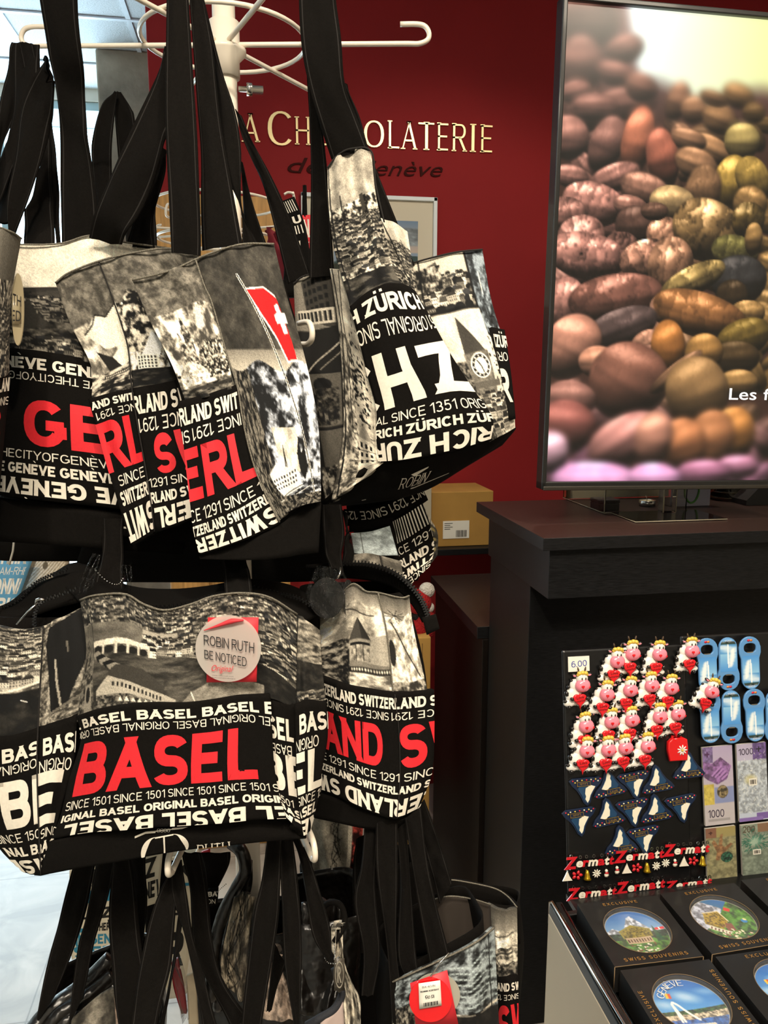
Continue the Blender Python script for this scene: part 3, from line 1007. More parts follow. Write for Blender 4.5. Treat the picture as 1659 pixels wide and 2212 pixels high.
def tier(z, angs, R=.285, ring=.119, cross=True):
    g = link('hub', lathe('t', [(.017, z - .045), (.021, z - .045), (.021, z - .022), (.031, z - .012), (.031, z - .006), (.022, z - .002), (.022, z + .03), (.017, z + .03)], wire, None, 32, Matrix.Translation((HX, HY, 0))).data, rk)
    bpy.data.objects.remove(bpy.data.objects['t'])
    tube('ring', [(HX + ring * math.cos(2 * math.pi * k / 48), HY + ring * math.sin(2 * math.pi * k / 48), z + .006) for k in range(48)], .0033, wire, rk, 10, True)
    if cross:
        b = lathe('wing_bolt', [(0, 0), (.004, 0), (.004, .012), (.009, .012), (.009, .02), (.006, .021), (.006, .036), (0, .037)], steel, rk, 12,
                  Matrix.Translation((HX + .018, HY - .004, z - .06)) @ Matrix.Rotation(math.radians(90), 4, 'Y'))
    tips = []
    for k in angs:
        a = math.radians(k)
        c, s_ = math.cos(a), math.sin(a)
        rr = [.02, .08, .14, .20, R - .02, R, R + .012, R + .014, R + .008, R - .004, R - .028]
        zz = [0, 0, 0, 0, 0, 0, .005, .014, .023, .026, .026]
        tube('hook_arm', [(HX + q * c, HY + q * s_, z + h) for q, h in zip(rr, zz)], .0036, wire, rk, 10, False, 40)
        tips.append((HX + R * c, HY + R * s_, z))
    return tips


tier(2.033, [-10.5 + 60 * k for k in range(6)])
t0 = P(672, 750, .93)
a0 = math.degrees(math.atan2(t0[1] - HY, t0[0] - HX))
tier(1.593, [a0 + q for q in (0, )], R=float(np.hypot(t0[0] - HX, t0[1] - HY)) - .01)
tier(1.593, [a0 + q for q in (60, 120, 180, 240, 300)], R=.17, cross=False)
t1 = on(2, 1.0, 368, 1890); t2 = on(2, 1.0, 692, 1892)
a1 = math.degrees(math.atan2(t1[1] - HY, t1[0] - HX)); a2 = math.degrees(math.atan2(t2[1] - HY, t2[0] - HX))
tier(1.0, [a1, a2, 78, 130, 185], R=float(np.hypot(t1[0] - HX, t1[1] - HY)) - .006, cross=False)
print('tier3 angles', a1, a2, np.hypot(t1[0] - HX, t1[1] - HY), np.hypot(t2[0] - HX, t2[1] - HY))

# ================================================================== cloth materials
black = mat('black_canvas', '0f0d0b', .95, noise=(420, .25), bump=(1500, .5, .0006), spec=.12)
stitch = mat('black_stitching', '1b1816', .9)
prt = mat('printed_canvas', 'ffffff', .88, vcol=True, noise=(900, .22), bump=(1500, .5, .0006))
cream = mat('cream_print', 'e6dece', .7, noise=(300, .06), bump=(1500, .3, .0004))
redp = mat('red_print', 'd6202a', .7, noise=(300, .06), bump=(1500, .3, .0004))
lining = mat('black_lining', '080707', .95)
piping = mat('frayed_hem', '6f6a5e', .9, noise=(700, .5), bump=(900, .8, .001))
zipm = mat('zip_teeth', '101010', .35, metal=.3)
KB = [black, cream, redp]
KP = [prt, cream, redp]
W3 = (1, .96, .88)


def wc(g): return (g, g * .96, g * .88)


def seam(name, pts, parent, r=.0012, m=None, n=40):
    return tube(name, [P(*p) for p in pts], r, m or piping, parent, 6, False, n)


def pocket(surf, lines, parent, nu=20, nv=20, name='pocket', shapes=(), skirt=.008):
    return panel(name, surf, parent, KB, nu, nv, None, lines, skirt=skirt, shapes=shapes)


# ------------------------------------------------------------------ bag with the Geneva print (behind, left)
b_ = thing('tote_bag', P(150, 1180, 1.02), 'long black tote bag with red GENÈVE lettering under a pale sky print', 'bag', 'tote bags on the top tier')
hull('body', [(-22, 535, 1.0), (-25, 700, 1.0), (-30, 900, 1.0), (-30, 1168, 1.0)], [(372, 545, 1.02), (385, 700, 1.02), (390, 900, 1.02), (395, 1198, 1.02)], [.05, .09, .12, .09], b_, black, inner=.4)
A = Art(400, 260, wc(.62))
A.grad(0, 150, wc(.66), wc(.80)); A.tex(A.Y < 150, .62, .86, 60, 3, .7)
A.tex(A.Y > 112, .02, .75, 10, 4, 2.4); A.town(0, 120, 400, 250, 12, 5, .03, .6, W3, .75)
A.ell(130, 112, 120, 10, wc(.12), 0, .9); A.ell(260, 118, 160, 9, wc(.25), 0, .8)
A.tex((A.Y > 180) & (A.Y < 212) & (A.X > 90), .05, .45, 14, 9, 2, W3, .3)
A.poly([(70, 175), (100, 130), (122, 170), (150, 190), (95, 200)], wc(.2))
sb = Surf([[(-20, 524, 1.0), (46, 529, .99), (130, 527, .985), (195, 510, .98), (260, 523, .985), (372, 538, 1.0)],
           [(-25, 640, .99), (40, 645, .98), (130, 648, .975), (200, 655, .97), (260, 660, .98), (380, 680, 1.0)],
           [(-25, 775, .99), (40, 770, .98), (130, 775, .97), (200, 788, .97), (260, 800, .98), (380, 830, 1.0)]], .004, 3)
panel('printed_panel', sb, b_, KP, 160, 90, A)
sp = Surf([[(-20, 748, .985), (100, 760, .965), (232, 783, .97), (330, 800, .99)], [(-22, 900, .98), (100, 915, .96), (240, 935, .965), (345, 960, .99)],
           [(-22, 1067, .985), (100, 1082, .965), (262, 1100, .97), (365, 1115, .99)]], .003, 5)
pocket(sp, [('GENÈVE GENÈVE GENÈVE', -36, 390, .055, .135, False, .045), ('THECITYOFGENÈVE THECITYOFGENÈVE', -55, 380, .16, .215, True, .002),
            ('E GENÈVE', -60, 560, .345, .655, False, .045, 2), ('THECITYOFGENÈVE THECITYOF', -14, 380, .69, .745, False, .002),
            ('GENÈVE GENÈVE GENÈVE GENÈVE', -86, 336, .775, .84, False, .045), ('GENÈVE GENÈVE', -8, 372, .87, .975, True, .035)], b_, 26, 22)
# white printed frame corner low on the bag
sh_ = Surf([[(-22, 1072, .985), (200, 1100, .975), (380, 1125, .99)], [(-25, 1168, .99), (150, 1180, .98), (395, 1198, .99)]])
panel('hem', sh_, b_, KB, 16, 6, shapes=[([[(.685, .35), (.695, .35), (.675, 1), (.66, 1)], [(.685, .35), (.76, .35), (.76, .40), (.685, .40)]], 1)])
seam('rim', [(-20, 523, .998), (46, 528, .985), (130, 526, .98), (195, 509, .977), (260, 522, .98), (372, 537, .995)], b_)
KS = [black, stitch]
ribbon('handle', [(76, -60, .86), (90, 40, .88), (101, 101, .9), (118, 169, .92), (128, 240, .94), (131, 304, .955), (131, 420, .97), (133, 530, .985)],
       [(164, -60, .86), (168, 40, .88), (176, 135, .9), (181, 210, .93), (188, 280, .94), (198, 340, .955), (207, 430, .97), (212, 520, .985)], b_, KS)
ribbon('handle', [(100, 120, .93), (92, 140, .95), (70, 175, .96), (42, 240, .97), (30, 340, .98), (17, 430, .99), (19, 500, 1.0)],
       [(104, 180, .93), (119, 180, .95), (116, 230, .96), (106, 275, .97), (90, 340, .98), (60, 430, .99), (28, 512, 1.0)], b_, KS)
ribbon('handle', [(78, 390, 1.05), (62, 440, 1.05), (52, 470, 1.05), (52, 528, 1.03)], [(106, 290, 1.05), (110, 400, 1.05), (116, 450, 1.05), (116, 528, 1.03)], b_, KS)
ribbon('handle', [(104, 280, 1.06), (106, 340, 1.06), (112, 440, 1.06), (122, 528, 1.04)], [(112, 265, 1.06), (119, 330, 1.06), (125, 410, 1.06), (131, 528, 1.04)], b_, KS)

# ------------------------------------------------------------------ far left bag, cut by the frame
a_ = thing('tote_bag', P(-60, 1150, .86), 'tote bag at the far left edge with grey print and a round clear tag', 'bag', 'tote bags on the top tier')
hull('body', [(-190, 480, .84), (-195, 800, .84), (-190, 1150, .84)], [(30, 512, .88), (12, 800, .88), (-12, 1150, .88)], [.05, .09, .09], a_, black, inner=.4)
A = Art(230, 330, wc(.3)); A.grad(0, 150, wc(.36), wc(.30)); A.tex(A.Y > 110, .05, .7, 14, 31, 2, W3, 2.2); A.town(0, 170, 230, 330, 12, 8, .04, .7, W3, .6)
s_ = Surf([[(-190, 476, .84), (-40, 484, .835), (20, 500, .85), (46, 516, .885)], [(-192, 640, .84), (-40, 650, .83), (10, 660, .85), (24, 650, .88)], [(-192, 800, .84), (-40, 810, .83), (8, 815, .85), (20, 800, .88)]], .004, 6)
panel('printed_panel', s_, a_, KP, 70, 110, A)
s_ = Surf([[(-192, 800, .838), (-40, 812, .826), (22, 806, .87)], [(-192, 1100, .838), (-40, 1110, .826), (-4, 1100, .87)]])
pocket(s_, [('SWITZERLAND', -150, 36, .03, .13, False, .04), ('SINCE 1291', -120, 20, .17, .23, True, .002), ('SWISS', -140, -20, .27, .55, False, .04, 2)], a_, 14, 14)
seam('rim', [(-190, 475, .838), (-40, 483, .833), (20, 499, .848), (46, 515, .88)], a_)
clear = mat('clear_plastic_disc', 'e8e2d4', .15, trans=.75, ior=1.1, alpha=.9)
def disc(name, pts_c, rx, ry, d0, d1, m, parent, th=.0012, seg=40):
    cx, cy = pts_c
    f = [P(cx + rx * math.cos(t), cy + ry * math.sin(t), d0 + (d1 - d0) * (math.cos(t) + 1) / 2) for t in np.linspace(0, 2 * math.pi, seg, endpoint=False)]
    V = np.array(f + [p + FW * th for p in f])
    F = [list(range(seg)), list(range(2 * seg - 1, seg - 1, -1))] + [[k, seg + k, seg + (k + 1) % seg, (k + 1) % seg] for k in range(seg)]
    return link(name, mesh_np(name, V, F, [m], None, False), parent)
disc('hang_tag', (38, 668), 13, 78, .89, .905, mat('pale_tag_card', 'b7a988', .35, coat=.5), a_, .002)
ink = mat('dark_ink', '2a2a2a', .7)
s_ = Surf([[(27, 632, .888), (46, 640, .898)], [(27, 700, .888), (46, 700, .898)]])
panel('tag_print', s_, a_, [mat('pale_tag_card'), ink], 2, 2, None, [('RUTH', 6, 45, .02, .38, False, .01), ('ICED', 6, 45, .55, .9, False, .01)], .0004, .0006)
# its straps on the left hook
ribbon('handle', [(26, 92, 1.12), (18, 130, 1.12), (4, 200, 1.1), (-16, 300, 1.05), (-60, 500, .9)], [(66, 96, 1.12), (50, 180, 1.11), (32, 250, 1.1), (0, 340, 1.05), (-20, 500, .9)], a_, KS)
ribbon('handle', [(30, 92, 1.11), (30, 160, 1.1), (24, 240, 1.09), (10, 340, 1.08), (0, 420, 1.06), (-14, 490, 1.0)], [(86, 98, 1.11), (84, 130, 1.1), (80, 190, 1.09), (46, 270, 1.08), (34, 400, 1.06), (17, 480, 1.0)], a_, KS)
ribbon('handle', [(40, 92, 1.105), (50, 140, 1.1), (58, 200, 1.1), (40, 260, 1.09), (6, 330, 1.08), (-30, 420, 1.0)], [(72, 96, 1.105), (84, 160, 1.1), (84, 200, 1.1), (66, 260, 1.09), (33, 350, 1.08), (0, 440, 1.0)], a_, KS)

# ------------------------------------------------------------------ middle bag with the Swiss print
c_ = thing('tote_bag', P(350, 1200, .95), 'black tote bag with snowy mountain print, behind the flag print bag', 'bag', 'tote bags on the top tier')
hull('body', [(124, 615, .955), (205, 800, .955), (245, 1040, .955), (285, 1176, .955)], [(470, 570, .97), (520, 780, .97), (560, 1000, .97), (580, 1175, .97)], [.04, .08, .1, .08], c_, black, inner=.4)
A = Art(130, 260, wc(.3)); A.grad(0, 90, wc(.27), wc(.45)); A.grad(90, 150, wc(.45), wc(.8)); A.tex(A.Y < 110, .26, .46, 14, 2, 1.4)
A.tex(A.Y > 100, .35, .9, 30, 11, 1.6); A.poly([(20, 118), (62, 96), (92, 104), (130, 88), (130, 160), (60, 150)], wc(.82)); A.line([(20, 116), (50, 108), (66, 94), (90, 104), (128, 90)], 3, wc(.15))
A.poly([(30, 150), (74, 168), (100, 196), (60, 200)], wc(.14)); A.poly([(74, 168), (130, 150), (130, 200), (100, 196)], wc(.82)); A.tex(A.Y > 196, .12, .75, 9, 12, 2.2, W3, .4)
A.rect(40, 206, 130, 214, wc(.08))
for k in range(14): A.rect(44 + k * 6, 208, 48 + k * 6, 212, wc(.75))
A.rect(30, 236, 130, 246, wc(.06))
s1 = Surf([[(120, 612, .945), (150, 590, .94), (213, 564, .935)], [(152, 700, .94), (200, 672, .937), (248, 650, .93)], [(196, 790, .94), (240, 780, .937), (277, 755, .93)], [(198, 868, .94), (240, 850, .937), (288, 840, .93)]], .003, 8)
panel('printed_gusset', s1, c_, KP, 64, 130, A)
A = Art(230, 300, wc(.33)); A.grad(0, 120, wc(.28), wc(.62)); A.tex(A.Y < 120, .26, .5, 14, 22, 1.2); A.tex(A.Y > 105, .1, .95, 18, 21, 2.6)
A.poly([(0, 150), (20, 96), (36, 78), (60, 92), (90, 120), (120, 170), (100, 215), (0, 205)], wc(.4)); A.tex(A.mask_poly([(0, 150), (20, 96), (36, 78), (60, 92), (90, 120), (120, 170), (100, 215), (0, 205)]), .06, .8, 12, 5, 2.4)
A.poly([(36, 215), (70, 165), (90, 190), (78, 222)], wc(.9)); A.rect(20, 215, 76, 252, wc(.86))
for i in range(6):
    for j in range(4): A.rect(24 + i * 8.5, 219 + j * 8, 28.5 + i * 8.5, 224 + j * 8, wc(.1))
A.tex(A.Y > 256, .03, .45, 20, 25, 1.8, W3, .25); A.rect(0, 250, 230, 258, wc(.05))
s2 = Surf([[(213, 564, .935), (290, 545, .93), (368, 538, .93), (430, 552, .94)], [(248, 650, .93), (320, 640, .925), (400, 650, .93), (450, 660, .94)], [(277, 755, .93), (340, 750, .925), (420, 750, .93), (470, 750, .94)], [(288, 842, .93), (350, 832, .925), (420, 822, .93), (480, 815, .94)]], .003, 9)
panel('printed_panel', s2, c_, KP, 110, 130, A)
sp1 = Surf([[(190, 862, .935), (240, 848, .932), (288, 838, .926)], [(206, 915, .935), (250, 900, .932), (294, 890, .926)], [(228, 995, .935), (268, 980, .932), (306, 968, .926)], [(250, 1070, .935), (284, 1055, .932), (318, 1040, .926)], [(285, 1180, .935), (310, 1165, .932), (334, 1148, .926)]], .002, 3)
pocket(sp1, [('AND SWIT', 197, 289, .045, .13, False, .045), ('SINCE 1291', 208, 312, .165, .235, True, .002), ('RL', 218, 314, .26, .60, False, .045, 2), ('SINCE 1', 257, 326, .64, .715, False, .002),
             ('SWITZERL', 262, 326, .745, .82, False, .045), ('SWIT', 272, 334, .85, .985, True, .035)], c_, 12, 26)
sp2 = Surf([[(287, 838, .925), (350, 828, .92), (410, 815, .925), (460, 808, .935)], [(305, 968, .925), (360, 958, .92), (425, 945, .925), (480, 935, .935)], [(318, 1042, .925), (370, 1034, .92), (440, 1022, .925), (500, 1010, .935)], [(334, 1150, .925), (380, 1135, .92), (450, 1108, .925), (510, 1090, .935)]], .002, 4)
pocket(sp2, [('RLAND SWITZERLAND', 287, 520, .045, .14, False, .045), ('INCE 1291 SINCE 1291', 300, 520, .165, .24, True, .002), (' SWITZ', 340, 560, .26, .61, False, .045, 2), ('1291 SINCE 1291', 322, 500, .64, .71, False, .002),
             ('RLAND SWITZERLAND', 326, 540, .745, .82, False, .045), ('SWITZERL', 338, 560, .85, .985, True, .035)], c_, 16, 20)
seam('rim', [(120, 611, .943), (150, 589, .937), (220, 562, .93), (300, 544, .926), (368, 537, .926), (430, 551, .937)], c_)
seam('seam', [(213, 565, .932), (240, 635, .928), (262, 700, .926), (277, 755, .925), (285, 841, .922), (299, 927, .921), (320, 1044, .921), (334, 1148, .923)], c_, .0009, stitch)
ribbon('handle', [(358, 100, .90), (345, 150, .905), (294, 254, .91), (256, 337, .92), (233, 390, .93), (209, 452, .94), (193, 512, .965)],
       [(366, 270, .90), (357, 300, .905), (345, 350, .91), (324, 402, .92), (294, 468, .93), (272, 505, .94), (262, 530, .965)], c_, KS, wav=.0)
ribbon('handle', [(350, 318, .97), (335, 370, .98), (310, 430, .99), (290, 480, .99), (268, 535, .99)], [(360, 325, .97), (356, 370, .98), (340, 430, .99), (330, 480, .99), (335, 535, .99)], c_, KS)

# ------------------------------------------------------------------ front bag with the flag
d_ = thing('tote_bag', P(560, 1205, .87), 'black tote bag printed with a red flag on a pole over mountains', 'bag', 'tote bags on the top tier')
hull('body', [(290, 612, .87), (386, 850, .87), (410, 1040, .87), (436, 1206, .87)], [(588, 535, .90), (655, 780, .90), (688, 1000, .90), (686, 1200, .90)], [.04, .09, .11, .08], d_, black, inner=.4, push=.014)
A = Art(190, 300, wc(.3)); A.grad(0, 100, wc(.28), wc(.48)); A.tex(A.Y < 120, .26, .5, 16, 41, 1.3); A.tex((A.Y > 100), .3, .98, 26, 42, 2.2)
for x, y in ((70, 110), (52, 140), (96, 160)):
    A.poly([(x, y), (x + 14, y + 40), (x + 16, 230), (x - 10, 230), (x - 6, y + 40)], wc(.45)); A.tex(A.mask_poly([(x, y), (x + 14, y + 40), (x + 16, 230), (x - 10, 230), (x - 6, y + 40)]), .15, .75, 6, x, 2)
A.rect(104, 170, 160, 250, wc(.6)); A.tex((A.X > 104) & (A.Y > 170) & (A.Y < 250), .12, .85, 7, 44, 2.4)
A.ell(60, 232, 42, 26, wc(.78), 10); A.ell(24, 226, 20, 14, wc(.88), 0); A.ell(8, 230, 7, 4, wc(.1)); A.tex((np.hypot((A.X - 55) / 44, (A.Y - 236) / 26) < 1), .45, .95, 7, 45, 1.8)
A.tex(A.Y > 262, .05, .5, 12, 46, 1.8, W3, .4); A.rect(20, 268, 190, 276, wc(.2))
s1 = Surf([[(286, 606, .865), (330, 596, .86), (378, 582, .857), (423, 561, .855)], [(322, 690, .862), (372, 672, .857), (418, 655, .854), (452, 650, .852)], [(372, 790, .862), (415, 780, .857), (455, 768, .854), (488, 760, .852)], [(404, 875, .862), (440, 862, .857), (478, 850, .854), (513, 836, .852)]], .003, 10)
panel('printed_gusset', s1, d_, KP, 100, 150, A)
# main face: sky, flag, valley
A = Art(270, 560, wc(.25)); A.grad(0, 250, wc(.21), wc(.30)); A.grad(180, 262, wc(.30), wc(.72)); A.tex(A.Y < 215, .19, .31, 26, 51, 1.2)
m = A.Y > 245 + 10 * np.sin(A.X / 22); A.tex(m, .12, .85, 22, 52, 2.2, (.95, .97, 1), .8)
A.tex(m & (A.X < 60 + (A.Y - 240) * .12), .04, .5, 12, 53, 2.2, W3, 3)
A.tex(m & (np.abs(A.X - 150 - (A.Y - 400) * .2) < 40) & (A.Y > 350) & (A.Y < 430), .6, .98, 26, 54, 1.2)
A.poly([(60, 440), (118, 400), (175, 430), (182, 470), (100, 505), (78, 480)], wc(.9))
for i in range(9):
    for j in range(3): A.rect(72 + i * 11, 452 + j * 12 - i * 3.4, 77 + i * 11, 458 + j * 12 - i * 3.4, wc(.08))
A.line([(84, 508), (140, 480), (200, 458)], 3, wc(.1)); A.line([(70, 520), (150, 500), (215, 470)], 2, wc(.9))
A.poly([(176, 396), (184, 370), (192, 395), (205, 380), (214, 420), (200, 450), (184, 430)], wc(.05))
A.tex((A.Y > 500) & (A.X > 90), .03, .5, 11, 55, 2); A.line([(130, 420), (128, 380), (135, 420)], 3, wc(.2))
A.rect(0, 252, 270, 256, wc(.8), .0)
A.line([(118, 62), (134, 110), (158, 190), (185, 285), (205, 360), (226, 430), (236, 500)], 7, wc(.92)); A.line([(118, 62), (134, 110), (158, 190), (185, 285), (205, 360), (226, 430), (236, 500)], 3.4, wc(.08))
A.poly([(128, 92), (188, 90), (222, 112), (232, 190), (240, 238), (200, 240), (180, 196), (150, 148)], wc(.92)); A.poly([(131, 95), (186, 94), (224, 118), (234, 190), (238, 234), (204, 236), (184, 192), (154, 144)], (.86, .13, .14))
A.poly([(196, 150), (208, 146), (206, 132), (222, 128), (225, 146), (240, 146), (240, 166), (228, 168), (230, 186), (214, 188), (210, 166), (198, 168)], wc(.95))
s2 = Surf([[(423, 561, .855), (475, 541, .85), (528, 528, .85), (592, 528, .865)], [(458, 655, .852), (510, 645, .846), (570, 640, .846), (620, 640, .862)], [(490, 765, .852), (545, 765, .846), (605, 765, .846), (657, 765, .862)],
           [(518, 900, .852), (575, 905, .846), (635, 905, .846), (686, 905, .862)], [(556, 1030, .852), (600, 1035, .848), (650, 1035, .846), (693, 1030, .862)], [(604, 1125, .856), (625, 1105, .852), (660, 1090, .85), (693, 1084, .864)]], .003, 12)
panel('printed_panel', s2, d_, KP, 130, 250, A)
sp = Surf([[(384, 867, .856), (425, 857, .852), (470, 844, .85), (512, 830, .85)], [(396, 958, .856), (435, 945, .852), (480, 930, .85), (524, 915, .85)], [(406, 1046, .856), (448, 1034, .852), (495, 1018, .85), (545, 1000, .852)],
           [(417, 1140, .856), (462, 1124, .852), (512, 1103, .85), (572, 1068, .853)], [(431, 1199, .856), (480, 1184, .852), (535, 1164, .85), (603, 1132, .856)]], .002, 13)
pocket(sp, [('RLAND SWIT', 387, 514, .045, .15, False, .045), ('INCE 1291 SI', 394, 520, .18, .255, True, .002), ('ERL', 392, 545, .29, .60, False, .045, 2), ('CE 1291 SINCE 1', 410, 566, .645, .72, False, .002),
            ('ITZERLAND SWITZERL', 410, 580, .745, .825, False, .045), ('SWITZER', 420, 600, .85, .985, True, .035)], d_, 18, 26)
sh_ = Surf([[(430, 1202, .86), (520, 1172, .856), (604, 1134, .858), (650, 1095, .862), (694, 1086, .868)], [(432, 1208, .86), (540, 1210, .856), (610, 1205, .858), (650, 1198, .862), (688, 1194, .868)]])
panel('hem', sh_, d_, KB, 16, 6)
seam('rim', [(286, 605, .862), (330, 595, .857), (378, 581, .854), (423, 560, .851), (475, 540, .847), (528, 527, .847), (592, 527, .862)], d_)
seam('seam', [(423, 562, .851), (442, 618, .849), (458, 655, .848), (490, 765, .848), (513, 836, .848), (526, 915, .847), (547, 1000, .847), (574, 1068, .848), (604, 1128, .852)], d_, .0010)
ribbon('handle', [(356, -60, .84), (358, 0, .845), (358, 200, .85), (360, 330, .855), (366, 460, .86), (370, 545, .868)],
       [(410, -60, .84), (407, 0, .845), (416, 160, .85), (428, 330, .855), (432, 450, .86), (432, 552, .868)], d_, KS)
ribbon('handle', [(404, -60, .86), (410, 0, .862), (424, 200, .87), (433, 330, .875), (434, 440, .88), (436, 540, .885)],
       [(430, -60, .86), (440, 0, .862), (459, 100, .87), (476, 260, .875), (500, 400, .88), (524, 528, .885)], d_, KS)
ribbon('handle', [(432, -60, .875), (438, 0, .878), (452, 100, .885), (468, 240, .89), (482, 360, .895), (520, 450, .9), (524, 530, .905)],
       [(432, -61, .875), (441, -1, .878), (479, 152, .885), (506, 236, .89), (520, 320, .895), (523, 452, .9), (556, 524, .905)], d_, KS)
# ------------------------------------------------------------------ bag with the Zurich print
e_ = thing('tote_bag', P(880, 1080, .98), 'large folded tote bag with ZÜRICH lettering and framed old town prints', 'bag', 'tote bags on the top tier')
hull('body', [(640, 625, 1.04), (650, 800, 1.04), (690, 1000, 1.04), (712, 1088, 1.03)], [(1036, 560, 1.06), (1072, 760, 1.06), (1108, 915, 1.05), (860, 1078, 1.03)], [.06, .12, .16, .12], e_, black, inner=.35, push=.02)
# underside
su = Surf([[(700, 1092, 1.02), (800, 1010, .965), (900, 990, .955), (1000, 968, .955), (1060, 950, .965), (1114, 922, 1.0)],
           [(702, 1096, 1.05), (790, 1060, 1.0), (880, 1045, .99), (970, 1015, .99), (1040, 985, .99), (1112, 930, 1.02)],
           [(712, 1096, 1.10), (790, 1088, 1.06), (860, 1078, 1.06), (930, 1055, 1.06), (1005, 1010, 1.06), (1085, 962, 1.06)]], 0, 1)
def arcpoly(cx, cy, rx, ry, t0, t1, w0, w1=None, n=10):
    w1 = w0 if w1 is None else w1; out = []
    for k in range(n):
        q = []
        for kk in (k, k + 1):
            t = math.radians(t0 + (t1 - t0) * kk / n); w = w0 + (w1 - w0) * math.sin(math.pi * kk / n)
            q.append(((cx + rx * math.cos(t), cy + ry * math.sin(t)), (cx + (rx - w) * math.cos(t), cy + (ry - w) * math.sin(t))))
        out.append([q[0][0], q[1][0], q[1][1], q[0][1]])
    return out
panel('base_panel', su, e_, KB, 40, 14, None, [('ROBIN', 850, 905, .35, .60, False, -.01)],
      shapes=[([[(.18, .80), (.45, .66), (.62, .60), (.62, .62), (.45, .70), (.18, .83)], [(.40, .30), (.47, .22), (.47, .25), (.42, .36)]], 1)])
# back part on the left
A = Art(90, 500, wc(.1)); A.rect(0, 0, 84, 120, wc(.42)); A.poly([(30, 8), (84, 0), (84, 120), (34, 90)], wc(.22))
for i in range(5):
    for j in range(4): A.rect(36 + i * 9, 14 + j * 18 - i * 2, 41 + i * 9, 24 + j * 18 - i * 2, wc(.04))
A.rect(8, 72, 84, 104, wc(.65))
for i in range(9): A.rect(10 + i * 8, 76, 15 + i * 8, 98, wc(.08))
A.poly([(0, 125), (90, 110), (90, 215), (0, 230)], wc(.1)); A.line([(20, 230), (90, 150)], 3, wc(.6)); A.line([(50, 225), (88, 180)], 2, wc(.5))
A.rect(8, 236, 86, 350, wc(.33)); A.ell(48, 262, 20, 16, wc(.08)); A.rect(20, 270, 80, 346, wc(.2)); A.tex((A.X > 20) & (A.X < 80) & (A.Y > 272) & (A.Y < 346), .08, .38, 9, 61, 2)
for i in range(4): A.ell(28 + i * 14, 326, 3, 10, wc(.03))
A.rect(0, 232, 90, 236, wc(.02)); A.rect(0, 350, 90, 356, wc(.02)); A.rect(20, 356, 90, 500, wc(.32)); A.tex((A.Y > 430), .04, .6, 12, 62, 2.2)
s_ = Surf([[(634, 614, 1.03), (660, 596, 1.025), (722, 588, 1.02)], [(640, 720, 1.03), (680, 720, 1.02), (735, 715, 1.01)], [(655, 820, 1.03), (690, 820, 1.02), (742, 815, 1.01)], [(680, 950, 1.03), (710, 950, 1.02), (748, 940, 1.01)], [(704, 1090, 1.03), (730, 1080, 1.02), (775, 1040, 1.0)]], .002, 21)
panel('back_panel', s_, e_, KP, 45, 200, A)
# pale side strip
A = Art(90, 440, wc(.72)); A.tex(A.Y > 0, .55, .85, 30, 63, 1.2, W3, .5); A.tex((A.Y > 120) & (A.X < 45), .25, .8, 10, 64, 1.8)
A.line([(8, 0), (14, 120), (6, 240), (10, 440)], 4, wc(.08)); A.line([(30, 0), (22, 90), (34, 160), (30, 300)], 3, wc(.15))
for k in range(150):
    r = random.Random(k); A.ell(62 + r.gauss(0, 12), 190 + r.gauss(0, 55), r.uniform(1, 4), r.uniform(1, 4), wc(.05))
for k in range(4):
    A.line([(30, 300 + k * 32), (88, 290 + k * 34)], 2, wc(.12))
A.poly([(45, 300), (62, 270), (85, 300)], wc(.5)); 
for i in range(3):
    for j in range(3): A.rect(50 + i * 12, 310 + j * 24, 56 + i * 12, 322 + j * 24, wc(.08))
A.ell(22, 150, 10, 30, wc(.35)); A.ell(22, 150, 6, 22, wc(.7))
s_ = Surf([[(712, 580, 1.01), (740, 590, .985), (762, 640, .965)], [(730, 700, 1.01), (755, 720, .985), (785, 760, .962)], [(740, 830, 1.005), (765, 850, .98), (806, 880, .958)], [(740, 950, 1.0), (775, 970, .975), (814, 985, .955)], [(716, 1080, 1.0), (770, 1045, .98), (828, 1000, .957)]], .004, 23)
panel('side_strip', s_, e_, KP, 60, 210, A)
# tall folded gusset (peak)
A = Art(110, 290, wc(.6)); A.grad(0, 90, wc(.42), wc(.74)); A.tex(A.Y < 90, .5, .78, 20, 65, 1); A.tex((A.Y > 78 + A.X * -.1) & (A.Y < 215), .1, .85, 8, 66, 2.4)
A.town(0, 100, 110, 190, 8, 67, .05, .75, W3, .7); A.line([(28, 60), (30, 120)], 2.5, wc(.15)); A.rect(70, 66, 78, 96, wc(.25)); A.grad(205, 290, wc(.42), wc(.07)); A.tex(A.Y > 205, .04, .34, 22, 68, 1.8, W3, .6)
A.line([(3, 0), (6, 120), (10, 290)], 3, wc(.08))
s_ = Surf([[(707, 364, .955), (730, 336, .95), (760, 322, .948), (802, 328, .95)], [(710, 450, .955), (745, 440, .945), (780, 425, .945), (812, 420, .95)], [(722, 540, .96), (760, 530, .945), (800, 510, .945), (830, 500, .95)], [(745, 620, .958), (780, 605, .945), (815, 590, .943), (852, 585, .95)], [(758, 672, .955), (790, 648, .945), (830, 622, .942), (872, 618, .948)]], .004, 24)
panel('folded_gusset', s_, e_, KP, 80, 200, A)
A = Art(90, 160, wc(.7)); A.tex(A.Y > 0, .55, .8, 30, 70, .8); A.town(0, 50, 90, 160, 8, 71, .05, .8, W3, .7); A.line([(6, 0), (30, 50), (60, 160)], 4, wc(.08)); A.line([(60, 40), (78, 160)], 2, wc(.2))
s_ = Surf([[(815, 468, .975), (850, 480, .97), (880, 500, .98)], [(830, 540, .97), (862, 550, .965), (890, 565, .975)], [(862, 622, .965), (885, 625, .962), (900, 630, .97)]], .002, 25)
panel('folded_edge', s_, e_, KP, 45, 80, A)
